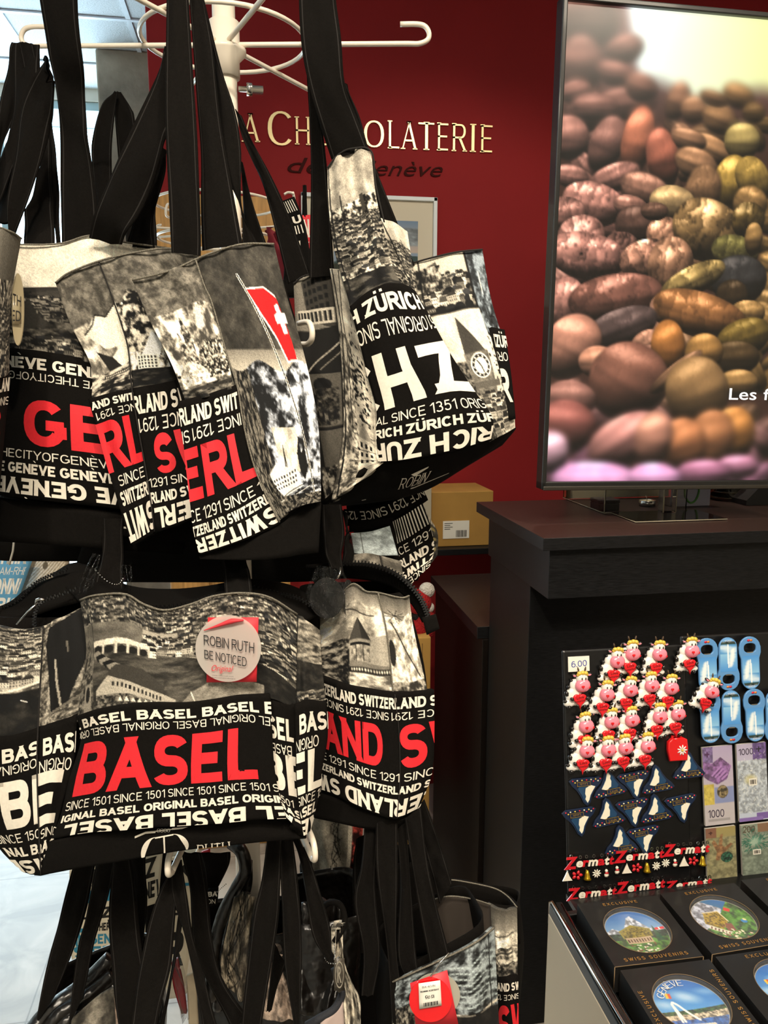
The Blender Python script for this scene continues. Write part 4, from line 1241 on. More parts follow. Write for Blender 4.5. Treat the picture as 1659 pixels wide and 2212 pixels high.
# right part: framed street, tower with clock
A = Art(220, 380, wc(.55)); A.tex(A.Y > 0, .45, .85, 30, 72, 1, W3)
A.rect(0, 0, 160, 100, wc(.7)); A.poly([(20, 20), (70, 8), (90, 60), (40, 90)], wc(.3)); A.town(0, 36, 160, 96, 16, 73, .05, .88, W3, .8)
A.tex((A.X < 160) & (A.Y < 60) & (A.Y > 15) & (A.X < 80), .1, .7, 12, 74, 2); A.rect(160, 0, 166, 110, wc(.04)); A.tex((A.X > 166) & (A.Y < 150), .2, .6, 12, 75, 1.8, (.9, .96, 1)); A.line([(192, 40), (194, 80)], 3, wc(.85))
A.rect(18, 0, 22, 100, wc(.06))
A.rect(0, 104, 166, 380, wc(.80)); A.rect(166, 150, 220, 380, wc(.8)); A.rect(0, 98, 166, 104, wc(.04)); A.tex((A.Y > 104) & ((A.X < 166) | (A.Y > 150)), .66, .86, 40, 76, .8)
A.poly([(86, 112), (134, 176), (72, 182)], wc(.26)); A.rect(70, 176, 142, 300, wc(.42)); A.tex((A.X > 70) & (A.X < 142) & (A.Y > 176), .3, .5, 6, 77, 1)
A.ell(108, 205, 29, 27, wc(.88)); A.ell(108, 205, 25, 24, wc(.12)); A.ell(108, 205, 19, 18, wc(.85))
for k in range(12):
    t = k * math.pi / 6; A.ell(108 + 22 * math.cos(t), 205 + 21 * math.sin(t), 2.2, 1.8, wc(.9))
A.line([(108, 205), (100, 192)], 2.6, wc(.05)); A.line([(108, 205), (112, 220)], 2.6, wc(.05))
A.rect(60, 240, 160, 256, wc(.34)); A.town(60, 275, 220, 380, 24, 78, .08, .88, W3, 1.0)
A.tex((A.X < 70) & (A.Y > 190), .1, .5, 6, 79, 1.6)
for k in range(260):
    r = random.Random(k + 500); A.ell(186 + r.gauss(0, 16), 215 + r.gauss(0, 40), r.uniform(1, 4), r.uniform(1, 4), wc(.06))
s_ = Surf([[(888, 570, 1.0), (940, 556, .99), (990, 545, .99), (1042, 540, 1.01)], [(905, 680, .985), (965, 665, .975), (1020, 655, .98), (1062, 650, 1.01)], [(955, 790, .975), (1010, 780, .967), (1060, 770, .975), (1096, 765, 1.0)],
           [(1005, 870, .967), (1040, 865, .962), (1080, 858, .97), (1108, 850, .995)], [(1058, 955, .967), (1075, 945, .965), (1095, 935, .972), (1113, 924, .995)]], .003, 26)
panel('printed_panel', s_, e_, KP, 110, 190, A)
s_ = Surf([[(1062, 706, .985), (1090, 712, 1.0)], [(1078, 790, .98), (1102, 790, .995)], [(1092, 860, .978), (1110, 860, .993)], [(1103, 905, .978), (1114, 905, .99)]], 0, 1)
pocket(s_, [('HZÜR', 1060, 1098, .06, .17, False, .045), ('ORIG', 1062, 1096, .21, .29, True, .002), ('R', 1078, 1104, .36, .72, False, .045)], e_, 6, 10)
sp = Surf([[(755, 662, .948), (795, 630, .938), (835, 613, .932), (875, 614, .933), (897, 628, .94)], [(772, 722, .948), (815, 700, .935), (860, 690, .93), (905, 690, .932), (930, 685, .94)],
           [(793, 810, .948), (840, 795, .933), (885, 780, .928), (930, 768, .93), (972, 762, .94)], [(813, 885, .948), (860, 868, .935), (920, 850, .93), (980, 838, .932), (1022, 840, .945)],
           [(812, 940, .95), (865, 930, .938), (930, 918, .934), (1000, 905, .938), (1064, 902, .95)], [(820, 1000, .957), (870, 996, .947), (935, 984, .944), (1000, 970, .948), (1060, 950, .96)]], .003, 27)
pocket(sp, [('H ZÜRICH ZÜ', 752, 960, .045, .145, False, .045), ('SINCE 1351 ORIGINAL SINCE', 760, 1020, .185, .265, True, .002), ('C', 742, 812, .34, .63, False, .045), ('H', 820, 896, .325, .625, False, .045), ('Z', 910, 1006, .335, .62, False, .045), ('AL SINCE 1351 ORIGI', 812, 1052, .665, .73, False, .002),
            ('RICH ZÜRICH ZÜR', 808, 1075, .765, .83, False, .045), ('RICH ZÜR', 795, 1070, .865, .99, True, .035)], e_, 30, 34)
seam('rim', [(707, 363, .953), (730, 335, .948), (760, 321, .945), (802, 327, .947), (812, 400, .948), (830, 480, .95)], e_, .0011, stitch)
seam('rim', [(888, 569, .998), (940, 555, .987), (990, 544, .987), (1042, 539, 1.007)], e_, .0012, stitch)
seam('rim', [(634, 613, 1.028), (660, 595, 1.022), (722, 587, 1.017)], e_, .0012, stitch)
ribbon('handle', [(646, -60, .90), (646, 0, .905), (652, 105, .91), (669, 190, .92), (692, 270, .935), (716, 345, .952)], [(726, -60, .90), (726, 0, .905), (737, 84, .91), (745, 181, .92), (770, 250, .935), (797, 322, .95)], e_, KS)
ribbon('handle', [(655, 60, .935), (660, 140, .95), (669, 190, .97), (670, 400, 1.0), (668, 600, 1.015)], [(690, 60, .935), (690, 150, .95), (694, 250, .97), (712, 440, 1.0), (722, 596, 1.015)], e_, KS)
ribbon('handle', [(740, 170, .955), (752, 260, .965), (772, 340, .975), (812, 450, .985), (850, 575, .995)], [(746, 182, .955), (775, 250, .965), (800, 330, .975), (850, 460, .985), (896, 572, .995)], e_, KS)
ribbon('handle', [(508, 235, 1.0), (522, 290, 1.005), (545, 350, 1.01), (580, 440, 1.02), (622, 612, 1.03)], [(519, 249, 1.0), (548, 310, 1.005), (584, 380, 1.01), (631, 485, 1.02), (670, 590, 1.03)], e_, KS)

# ------------------------------------------------------------------ front bag with the Basel print
f_ = thing('tote_bag', P(380, 1850, .86), 'wide zip tote bag with big red BASEL lettering and a river view', 'bag', 'tote bags on the middle tier')
hull('body', [(-60, 1350, .90), (-60, 1500, .90), (-45, 1680, .90), (0, 1800, .90), (84, 1886, .885)], [(690, 1330, .93), (703, 1480, .93), (706, 1600, .93), (692, 1720, .92), (664, 1798, .90)], [.07, .11, .13, .13, .1], f_, black, inner=.35, push=.02)
A = Art(470, 250, wc(.35))
A.town(0, 0, 470, 70, 9, 80, .06, .72, W3, .7)
m = (A.Y > 45 + .0004 * (A.X - 60) ** 2) & (A.X < 360); A.tex(m, .30, .46, 12, 81, 1, W3, .4)
A.town(210, 8, 470, 110, 10, 82, .06, .85, W3, .75)
m = A.mask_poly([(40, 90), (150, 95), (250, 112), (300, 130), (380, 150), (380, 250), (40, 250)]); A.tex(m, .16, .36, 16, 83, 1.4, W3, .35)
A.rect(150, 50, 232, 86, wc(.6)); A.town(155, 62, 250, 100, 13, 84, .06, .95, W3, .9)
# bridge
A.poly([(36, 78), (90, 74), (160, 82), (166, 92), (90, 86), (36, 90)], wc(.78))
for k in range(5):
    A.ell(50 + k * 25, 96 + k * 1.5, 9.5, 9, wc(.12)); A.rect(61 + k * 25, 80 + k, 66 + k * 25, 108 + k, wc(.72))
A.poly([(250, 112), (470, 150), (470, 175), (380, 150), (300, 128)], wc(.6)); A.town(330, 95, 470, 165, 13, 85, .05, .85, W3, .7)
m = A.mask_poly([(330, 135), (470, 180), (470, 250), (330, 250)]); A.tex(m, .07, .22, 20, 86, 1)
# church on the left, roofs in front
A.poly([(0, 160), (12, 60), (26, 110), (40, 165), (44, 250), (0, 250)], wc(.3)); A.tex(A.mask_poly([(0, 160), (12, 60), (26, 110), (40, 165), (44, 250), (0, 250)]), .12, .5, 7, 87, 1.4); A.rect(16, 176, 36, 250, wc(.5)); A.ell(26, 200, 6, 18, wc(.12)); A.rect(34, 20, 36, 110, wc(.1))
for k in range(7): A.poly([(36 + k * 9, 104 + k * 9), (52 + k * 9, 98 + k * 9), (62 + k * 10, 110 + k * 8), (44 + k * 9, 120 + k * 9)], wc(.08 if k % 2 else .5))
A.poly([(72, 165), (90, 140), (150, 148), (205, 188), (200, 206), (96, 178)], wc(.24)); A.poly([(76, 168), (96, 178), (200, 206), (230, 220), (230, 250), (50, 250), (50, 200)], wc(.62))
for i in range(13): A.rect(84 + i * 9, 184 + i * 2.4, 88 + i * 9, 194 + i * 2.4, wc(.08))
m = A.mask_poly([(50, 212), (120, 214), (180, 225), (230, 232), (230, 250), (50, 250)]); A.tex(m, .1, .5, 5, 88, 2)
for k in range(9): A.poly([(96 + k * 14, 232), (101 + k * 14, 219 + k * .8), (107 + k * 14, 232)], wc(.82))
A.poly([(225, 250), (262, 205), (300, 190), (345, 196), (400, 214), (400, 250)], wc(.52)); A.tex(A.mask_poly([(225, 250), (262, 205), (300, 190), (345, 196), (400, 214), (400, 250)]), .42, .56, 10, 89, 1); A.line([(262, 205), (278, 250)], 2, wc(.85))
s_ = Surf([[(173, 1297, .855), (205, 1287, .84), (269, 1284, .832), (310, 1306, .83), (356, 1319, .828), (412, 1306, .828), (460, 1289, .828), (521, 1282, .83), (582, 1291, .838), (642, 1328, .86)],
           [(186, 1400, .855), (215, 1390, .84), (270, 1385, .832), (315, 1395, .83), (360, 1402, .828), (412, 1395, .828), (465, 1385, .828), (525, 1375, .83), (590, 1385, .838), (641, 1420, .86)],
           [(176, 1480, .855), (210, 1462, .84), (265, 1455, .832), (315, 1462, .83), (360, 1466, .828), (412, 1462, .828), (465, 1450, .828), (525, 1438, .83), (590, 1450, .838), (640, 1480, .86)],
           [(166, 1560, .855), (210, 1540, .84), (262, 1530, .832), (315, 1534, .83), (360, 1537, .828), (412, 1535, .828), (465, 1525, .828), (525, 1512, .83), (590, 1512, .838), (639, 1535, .86)]], .003, 31)
panel('printed_panel', s_, f_, KP, 240, 125, A)
seam('rim', [(173, 1296, .853), (205, 1286, .838), (269, 1283, .830), (310, 1305, .828), (356, 1318, .826), (412, 1305, .826), (460, 1288, .826), (521, 1281, .828), (582, 1290, .836), (642, 1327, .858)], f_, .0012)
# folds on the right: print and pocket
A = Art(70, 200, wc(.3))
for k in range(7): A.line([(6 + k * 2, 10 + k * 12), (40, 44 + k * 14), (70, 20 + k * 15)], 3, wc(.6 if k % 2 else .2))
A.tex(A.Y > 0, .15, .62, 7, 90, 1.2, W3, .5); A.put(np.abs((A.Y * .16 + A.X * .05) % 4 - 2) < .5, wc(.7), .5); A.tex((A.Y > 95) & (A.Y < 165), .08, .24, 12, 91, 1); A.town(0, 172, 70, 200, 9, 92, .06, .85, W3, .8); A.line([(2, 0), (4, 200)], 3, wc(.05))
s_ = Surf([[(641, 1328, .862), (668, 1344, .866), (692, 1362, .885)], [(638, 1430, .862), (665, 1435, .864), (696, 1440, .885)], [(638, 1530, .862), (668, 1522, .864), (704, 1512, .888)]], .002, 32)
panel('folded_print', s_, f_, KP, 36, 100, A)
sp = Surf([[(165, 1546, .85), (200, 1535, .832), (262, 1524, .822), (330, 1520, .819), (395, 1520, .818), (460, 1513, .818), (520, 1504, .82), (584, 1500, .832)],
           [(174, 1600, .85), (210, 1590, .832), (268, 1582, .822), (332, 1578, .819), (398, 1576, .818), (462, 1570, .818), (525, 1562, .82), (588, 1572, .832)],
           [(150, 1680, .85), (200, 1672, .832), (262, 1664, .822), (330, 1660, .819), (395, 1655, .818), (460, 1650, .818), (525, 1645, .82), (592, 1648, .832)],
           [(131, 1760, .85), (190, 1748, .832), (258, 1738, .822), (330, 1730, .819), (396, 1724, .818), (462, 1718, .818), (530, 1712, .822), (603, 1715, .835)],
           [(112, 1812, .85), (180, 1800, .832), (255, 1794, .822), (330, 1787, .819), (396, 1784, .818), (464, 1778, .818), (532, 1772, .823), (618, 1768, .838)]], .002, 33)
pocket(sp, [('BASEL BASEL BASEL BASEL BASEL', 61, 688, .055, .15, False, .045), ('BASEL ORIGINAL BASEL ORIGINAL BASEL ORIGINAL', 119, 626, .175, .24, True, .004), ('BASEL', 174, 556, .285, .635, False, .045, 2),
            ('SINCE 1501 SINCE 1501 SINCE 1501 SINCE 1501 S', 145, 602, .665, .73, False, .004), ('IGINAL BASEL ORIGINAL BASEL ORIGINAL', 135, 648, .765, .835, False, .045), ('BASEL BASEL BASEL', 139, 755, .87, 1.03, True, .035)], f_, 50, 34)
s_ = Surf([[(575, 1503, .842), (606, 1512, .846), (641, 1522, .86)], [(586, 1600, .842), (612, 1606, .845), (641, 1612, .86)], [(592, 1665, .842), (618, 1675, .845), (643, 1682, .86)], [(603, 1722, .842), (625, 1738, .846), (648, 1745, .86)], [(618, 1765, .842), (638, 1785, .846), (658, 1800, .86)]], .001, 34)
pocket(s_, [('SEL', 580, 634, .10, .23, False, .045), ('BASEL', 578, 630, .26, .33, True, .004), ('BE', 562, 664, .33, .66, False, .045), ('1501', 600, 634, .70, .77, False, .004), ('BASEL', 602, 680, .79, .87, False, .045), ('LA', 606, 660, .89, 1.05, True, .035)], f_, 12, 20)
s_ = Surf([[(638, 1524, .852), (668, 1512, .858), (706, 1515, .885)], [(640, 1610, .852), (670, 1600, .858), (708, 1592, .885)], [(641, 1680, .852), (670, 1672, .858), (696, 1662, .882)], [(646, 1740, .853), (668, 1730, .858), (690, 1718, .88)], [(655, 1805, .857), (662, 1802, .862), (670, 1795, .872)]], .001, 35)
pocket(s_, [('BASE', 648, 722, .07, .19, False, .045), ('ORIGIN', 638, 690, .22, .30, True, .004), ('EL', 622, 697, .31, .66, False, .045), ('SINCE 150', 642, 705, .68, .76, False, .004), ('ASEL O', 640, 700, .78, .86, False, .045), ('AB', 645, 690, .88, 1.0, True, .035)], f_, 12, 22)
# gussets on the left
A = Art(130, 240, wc(.45)); A.tex(A.Y > 0, .3, .75, 9, 93, 2, W3, .5); A.town(0, 0, 130, 90, 10, 94, .1, .85, W3, .8); A.town(20, 90, 110, 140, 14, 95, .1, .95, W3, .8)
A.line([(0, 140), (60, 150), (130, 138)], 5, wc(.8)); A.tex(A.Y > 152, .03, .2, 20, 96, 1.2); A.line([(96, 170), (106, 176)], 2, wc(.9)); A.line([(20, 0), (60, 8), (130, 2)], 4, wc(.1))
s_ = Surf([[(-60, 1345, .875), (-20, 1350, .868), (40, 1360, .86), (94, 1353, .858)], [(-62, 1460, .875), (-20, 1465, .868), (35, 1465, .86), (88, 1455, .858)], [(-62, 1590, .875), (-20, 1592, .868), (32, 1590, .86), (82, 1575, .858)]], .003, 36)
panel('side_print', s_, f_, KP, 76, 120, A)
A = Art(90, 260, wc(.5)); A.tex(A.Y > 0, .2, .62, 8, 97, 1.6); A.poly([(22, 14), (90, 0), (90, 130), (66, 220), (34, 240), (20, 130), (14, 60)], (.03, .03, .03)); A.line([(40, 110), (44, 170), (52, 230)], 4, wc(.6)); A.line([(60, 70), (62, 100)], 3, wc(.4)); A.line([(0, 246), (90, 214)], 6, wc(.4)); A.line([(1, 0), (1, 260)], 2, wc(.05))
s_ = Surf([[(93, 1354, .858), (125, 1338, .866), (180, 1310, .872)], [(88, 1455, .858), (125, 1440, .864), (188, 1420, .872)], [(82, 1576, .858), (120, 1562, .862), (172, 1540, .87)]], .003, 37)
panel('side_print', s_, f_, KP, 50, 120, A)
s_ = Surf([[(-62, 1590, .872), (-20, 1594, .864), (30, 1588, .856), (82, 1572, .853)], [(-58, 1670, .872), (-18, 1672, .864), (32, 1665, .856), (80, 1650, .853)], [(-44, 1762, .872), (-8, 1762, .864), (38, 1755, .856), (82, 1745, .853)], [(0, 1835, .872), (28, 1835, .866), (56, 1832, .86), (85, 1825, .853)], [(50, 1884, .872), (62, 1888, .868), (75, 1890, .862), (88, 1892, .855)]], .001, 38)
pocket(s_, [('L BAS', -22, 86, .09, .19, False, .045), ('B ORIGINAL', -18, 100, .21, .27, True, .004), ('BE', 8, 122, .31, .60, False, .045), ('SINCE 1501', -8, 96, .635, .70, False, .004), ('NAL BAS', 12, 116, .735, .815, False, .045), ('ASE', 20, 110, .85, .99, True, .035)], f_, 16, 24)
s_ = Surf([[(82, 1572, .853), (120, 1560, .857), (166, 1545, .86)], [(80, 1650, .853), (120, 1640, .855), (160, 1640, .86)], [(82, 1745, .853), (108, 1735, .855), (134, 1740, .86)], [(85, 1825, .853), (100, 1815, .855), (116, 1812, .86)], [(88, 1892, .855), (92, 1890, .858), (96, 1880, .862)]], .001, 39)
pocket(s_, [('BASEL', 94, 200, .09, .21, False, .045), ('ORIGIN', 84, 154, .24, .31, True, .004), ('EI', 50, 162, .31, .63, False, .045), ('SINCE', 88, 132, .655, .72, False, .004), ('BASE', 78, 128, .745, .825, False, .045), ('AS', 78, 110, .85, .99, True, .035)], f_, 12, 24)
seam('seam', [(94, 1353, .855), (88, 1455, .855), (82, 1575, .85), (80, 1650, .85), (82, 1745, .85), (88, 1890, .852)], f_, .0008, stitch)
# black hem with the maker's monogram
s_ = Surf([[(106, 1818, .85), (180, 1803, .838), (260, 1795, .832), (330, 1789, .83), (396, 1786, .83), (464, 1780, .83), (534, 1766, .833), (656, 1776, .868)],
           [(95, 1855, .85), (180, 1840, .838), (260, 1828, .832), (330, 1820, .83), (396, 1814, .83), (464, 1808, .83), (540, 1800, .833), (662, 1808, .865)],
           [(84, 1892, .855), (170, 1876, .842), (260, 1861, .836), (330, 1848, .834), (396, 1838, .834), (464, 1829, .834), (545, 1820, .837), (655, 1812, .865)]], .001, 40)
ux = lambda x: s_.xs(x, .5)
def stroke(pts, w, n=8):
    out = []
    for (xa_, ya_), (xb_, yb_) in zip(pts, pts[1:]):
        for k in range(n):
            p_, q_ = k / n, (k + 1) / n
            x0_, y0_, x1_, y1_ = xa_ + (xb_ - xa_) * p_, ya_ + (yb_ - ya_) * p_, xa_ + (xb_ - xa_) * q_, ya_ + (yb_ - ya_) * q_
            if abs(xb_ - xa_) * 12 > abs(yb_ - ya_): out.append([(x0_, y0_ - w), (x1_, y1_ - w), (x1_, y1_ + w), (x0_, y0_ + w)])
            else: out.append([(x0_ - w / 12, y0_), (x0_ + w / 12, y0_), (x1_ + w / 12, y1_), (x1_ - w / 12, y1_)])
    return out
mono = arcpoly(ux(346), .86, .068, .56, 290, 150, .008, .030, 16) + arcpoly(ux(396), .74, .066, .52, 250, 385, .008, .030, 16)
mono += stroke([(ux(369), .30), (ux(369), .97)], .045) + stroke([(ux(345), .33), (ux(394), .24)], .025)
mono += stroke([(ux(292), .26), (ux(320), .13), (ux(346), .12)], .035) + stroke([(ux(390), .04), (ux(418), .02), (ux(445), -.10)], .035)
for xx in (354, 363, 372, 381): mono += arcpoly(ux(xx), .08, .008, .07, 0, 360, .003, .003, 8)
mono += stroke([(ux(346), .10), (ux(390), .05)], .018)
mono = [[(min(1, max(0, a)), min(1, max(0.0, b))) for a, b in q] for q in mono]
panel('hem', s_, f_, KB, 60, 12, None, [('RUTH', 446, 530, .80, 1.5, False, -.01)], shapes=[(mono, 1)])
# zipped top, standing open
zt = Surf([[(110, 1240, .99), (170, 1215, .99), (270, 1262, .98), (360, 1272, .975), (450, 1265, .975), (540, 1250, .98), (640, 1268, .985), (700, 1320, .99)],
           [(175, 1300, .90), (225, 1290, .895), (290, 1292, .892), (350, 1312, .89), (410, 1302, .89), (470, 1284, .892), (560, 1284, .895), (655, 1340, .90)]], 0)
panel('top_flap', zt, f_, [black], 30, 10)
def zipper(pts, parent, w=.0026):
    a = np.array([P(*p) for p in pts]); L = np.linalg.norm(np.diff(a, axis=0), axis=1).sum(); n = max(10, int(L / .0021))
    a = crw(len(pts), np.linspace(0, 1, n)) @ a
    t = np.gradient(a, axis=0); t /= np.linalg.norm(t, axis=1)[:, None]
    sd = np.cross(t, FW); sd /= np.linalg.norm(sd, axis=1)[:, None]
    V, F = [], []
    for k in range(n):
        o = sd[k] * w * (.4 if k % 2 else -.4); h = t[k] * .0009
        c = a[k] + o
        for s1 in (-1, 1):
            for s2 in (-1, 1):
                for s3 in (0, -1): V.append(c + h * s1 + sd[k] * w * .6 * s2 + FW * .002 * s3)
        b = len(V) - 8
        F += [[b, b + 1, b + 3, b + 2], [b + 4, b + 6, b + 7, b + 5], [b, b + 4, b + 5, b + 1], [b + 2, b + 3, b + 7, b + 6], [b + 1, b + 5, b + 7, b + 3], [b, b + 2, b + 6, b + 4]]
    return link('zip', mesh_np('zip', V, F, [zipm], None, False), parent)
zipper([(285, 1308, .885), (340, 1312, .884), (400, 1306, .884), (450, 1290, .884), (500, 1284, .885)], f_)
zipper([(545, 1268, .93), (600, 1282, .93), (645, 1292, .93), (690, 1320, .93)], f_)
s_ = Surf([[(-40, 1325, .97), (20, 1300, .97), (60, 1270, .97), (120, 1245, .965), (190, 1228, .96)], [(-40, 1350, .95), (20, 1340, .945), (60, 1330, .94), (110, 1310, .93), (185, 1290, .92)]])
panel('top_flap', s_, f_, [black], 20, 6)
zipper([(-5, 1318, .965), (40, 1296, .96), (75, 1262, .96), (105, 1245, .96), (145, 1230, .955)], f_, .0024)
zipper([(75, 1352, .885), (77, 1325, .89), (90, 1300, .9), (120, 1288, .91), (165, 1272, .915)], f_, .0024)
tube('zip_pull', [P(36, 1349, .9), P(60, 1322, .9), P(80, 1304, .9)], .0012, mat('bright_steel'), f_, 8)
tube('zip_slider', [P(78, 1306, .9), P(80, 1296, .9), P(88, 1294, .9), P(96, 1297, .9)], .002, mat('bright_steel'), f_, 8)
ribbon('handle', [(222, 1120, .955), (220, 1200, .95), (210, 1240, .94), (196, 1290, .93)], [(268, 1120, .955), (264, 1200, .95), (266, 1250, .94), (272, 1296, .93)], f_, KS)
ribbon('handle', [(478, 1110, .935), (480, 1200, .925), (483, 1240, .90), (486, 1284, .86)], [(528, 1110, .935), (530, 1200, .925), (540, 1240, .90), (546, 1284, .86)], f_, KS)
# round hang tag over a red card
s_ = Surf([[(449, 1334, .822), (558, 1334, .822)], [(446, 1474, .822), (554, 1473, .822)]])
panel('price_card', s_, f_, [mat('red_card', 'd9303a', .5)], 4, 4, skirt=.0015)
frost = mat('frosted_plastic_disc', 'd8cfc6', .35, trans=.25, alpha=.62)
tg = disc('hang_tag', (493, 1401), 71, 72, .816, .818, frost, f_, .0012, 64)
s_ = Surf([[(421, 1338, .8145), (564, 1332, .8145)], [(428, 1470, .8145), (560, 1480, .8145)]])
V_, F_, o_ = [], [], 0; MI_ = []
for t_, x0, x1, v0, v1, off, mi in (('ROBIN RUTH', 441, 549, .30, .46, .012, 0), ('BE NOTICED', 441, 533, .54, .68, .012, 0), ('Original', 456, 502, .735, .83, 0, 1), ('www.robinruth.com', 456, 504, .89, .905, 0, 0), ('facebook.com/robinruthoriginal', 450, 508, .925, .94, 0, 0)):
    v2, f2 = place2d(t_, s_.xs(x0, .5), s_.xs(x1, .5), v0, v1, False, off, (3, 3))
    if t_[0] in 'RB': v2[:, 1] += (v2[:, 0] - .4) * .16
    if t_ == 'Original': v2[:, 0] += (.78 - v2[:, 1]) * .35
    q = s_.at(v2[:, 0], v2[:, 1]); V_.append(q); F_ += [[k + o_ for k in f] for f in f2]; MI_ += [mi] * len(f2); o_ += len(q)
link('tag_print', mesh_np('tag_print', np.concatenate(V_), F_, [ink, mat('red_ink', 'c8303a', .6)], MI_, False), tg)
tube('red_stroke', [P(440, 1362, .8143), P(470, 1352, .8143), P(500, 1342, .8143), P(526, 1340, .8143)], [.0004, .0016, .003, .001], mat('red_ink'), tg, 6, n=16)
def beads(pts, parent, r=.0011, gap=.0029):
    a = np.array([P(*p) for p in pts]); L = np.linalg.norm(np.diff(a, axis=0), axis=1).sum(); n = max(6, int(L / gap))
    a = crw(len(pts), np.linspace(0, 1, n)) @ a
    bm = bmesh.new()
    for c in a: bmesh.ops.create_icosphere(bm, subdivisions=1, radius=r, matrix=Matrix.Translation(Vector(c.tolist())))
    return bm_obj('ball_chain', bm, mat('bright_steel'), parent, True)
beads([(208, 1233, .92), (222, 1248, .915), (240, 1260, .912), (256, 1262, .912), (266, 1250, .915)], f_)
# crinkled clear sleeves on the handle
film = mat('crinkled_clear_film', '0c0c0c', .12, bump=(70, 1.0, .03), alpha=.3, spec=1.0, coat=1.0)
def sleeve(rows, parent, seed, nu=14, nv=22):
    return panel('clear_sleeve', Surf(rows, .006, seed), parent, [film], nu, nv, skirt=.001)
sleeve([[(200, 1195, .90), (216, 1198, .90)], [(180, 1240, .9), (208, 1232, .9)], [(168, 1285, .9), (200, 1272, .9)]], f_, 1)
sleeve([[(262, 1220, .905), (282, 1222, .905)], [(262, 1255, .90), (284, 1258, .90)], [(262, 1290, .9), (282, 1280, .9)]], f_, 2)

# ------------------------------------------------------------------ right hand middle bag, bridge tower print
g_ = thing('tote_bag', P(820, 1780, 1.0), 'zip tote bag with a pointed bridge tower print, right of the BASEL bag', 'bag', 'tote bags on the middle tier')
hull('body', [(640, 1300, 1.0), (650, 1480, 1.0), (655, 1640, 1.0), (670, 1760, 1.0)], [(884, 1292, 1.01), (932, 1490, 1.01), (930, 1660, 1.01), (885, 1768, 1.0)], [.07, .12, .14, .10], g_, black, inner=.4, push=.022)
A = Art(170, 240, wc(.6)); A.grad(0, 110, wc(.36), wc(.9)); A.tex(A.Y < 120, .45, .95, 40, 101, 1.4); A.line([(50, 48), (100, 70), (140, 66)], 3, wc(.2)); A.line([(60, 100), (120, 118)], 2, wc(.35))
A.grad(0, 40, wc(.35), wc(.6)); A.poly([(58, 132), (90, 80), (122, 132)], wc(.26)); A.poly([(90, 80), (122, 132), (98, 132)], wc(.18)); A.rect(60, 130, 120, 138, wc(.5)); A.rect(66, 138, 116, 178, wc(.62)); A.tex((A.X > 66) & (A.X < 116) & (A.Y > 139) & (A.Y < 178), .34, .66, 7, 102, 1.6); A.rect(64, 137, 118, 143, wc(.08)); A.line([(82, 140), (82, 178)], 1.2, wc(.2)); A.line([(100, 140), (100, 178)], 1.2, wc(.2))
A.poly([(60, 176), (170, 184), (170, 196), (60, 190)], wc(.45)); A.rect(60, 190, 170, 202, wc(.1))
for k in range(16): A.rect(66 + k * 7, 192, 70 + k * 7, 198, wc(.8))
for k in range(7): A.rect(74 + k * 15, 204, 76 + k * 15, 226, wc(.1))
A.tex((A.Y > 203) & (A.X > 55), .35, .95, 10, 103, 1.6, W3, .3); A.tex((A.X < 60) & (A.Y > 120), .04, .6, 12, 104, 2, W3)
s_ = Surf([[(690, 1330, .985), (735, 1285, .962), (763, 1262, .955), (790, 1278, .953), (817, 1281, .953)], [(690, 1400, .985), (740, 1380, .962), (770, 1370, .955), (805, 1375, .953), (836, 1372, .953)], [(690, 1470, .985), (740, 1482, .962), (775, 1492, .955), (815, 1500, .953), (850, 1504, .953)]], .003, 41)
panel('printed_panel', s_, g_, KP, 85, 120, A)
A = Art(80, 230, wc(.6)); A.grad(0, 80, wc(.3), wc(.66)); A.tex((A.Y > 60) & (A.Y < 210), .5, .95, 16, 105, 1.8, W3, 1.5)
for k in range(9): A.line([(24, 60), (24 + 26 * math.cos(k * .7), 60 + 18 * math.sin(k * .7))], 1.6, wc(.15))
A.line([(14, 80), (40, 140), (70, 200)], 3, wc(.15)); A.ell(8, 150, 8, 26, wc(.15)); A.tex(A.Y > 205, .2, .7, 8, 106, 2)
s_ = Surf([[(817, 1281, .953), (865, 1292, .955), (884, 1288, .962)], [(836, 1372, .953), (870, 1375, .955), (894, 1360, .962)], [(850, 1504, .953), (892, 1502, .956), (924, 1495, .966)]], .003, 42)
panel('folded_print', s_, g_, KP, 45, 115, A)
seam('seam', [(817, 1281, .950), (836, 1372, .950), (850, 1504, .950)], g_, .0011)
seam('rim', [(735, 1284, .96), (763, 1261, .953), (790, 1277, .951), (817, 1280, .951), (865, 1291, .953), (884, 1287, .960)], g_, .0011)
sp = Surf([[(686, 1458, .98), (710, 1468, .965), (755, 1482, .95), (810, 1492, .945), (860, 1496, .945), (938, 1490, .965)],
           [(686, 1540, .98), (715, 1553, .965), (760, 1570, .95), (812, 1580, .945), (862, 1583, .945), (938, 1572, .965)],
           [(686, 1625, .98), (720, 1640, .965), (765, 1658, .95), (814, 1674, .945), (865, 1680, .945), (934, 1665, .965)],
           [(686, 1706, .98), (725, 1720, .965), (770, 1740, .95), (816, 1760, .945), (858, 1768, .945), (905, 1748, .965)]], .002, 43)
pocket(sp, [('WITZERLAND SWITZERLAND SWI', 688, 962, .045, .14, False, .045), ('SINCE 1291 SINCE 1291 SINCE 1291', 680, 965, .17, .235, True, .004), ('LAND  SW', 676, 990, .275, .60, False, .045, 2), ('CE 1291 SINCE 1291 SINCE', 690, 950, .635, .70, False, .004),
            ('TZERLAND SWITZERLAND SWI', 688, 950, .735, .80, False, .045), ('ZERLAND SW', 684, 935, .84, .985, True, .035)], g_, 30, 28)
seam('seam', [(853, 1500, .943), (862, 1583, .942), (864, 1680, .942), (858, 1768, .942)], g_, .0006, stitch)
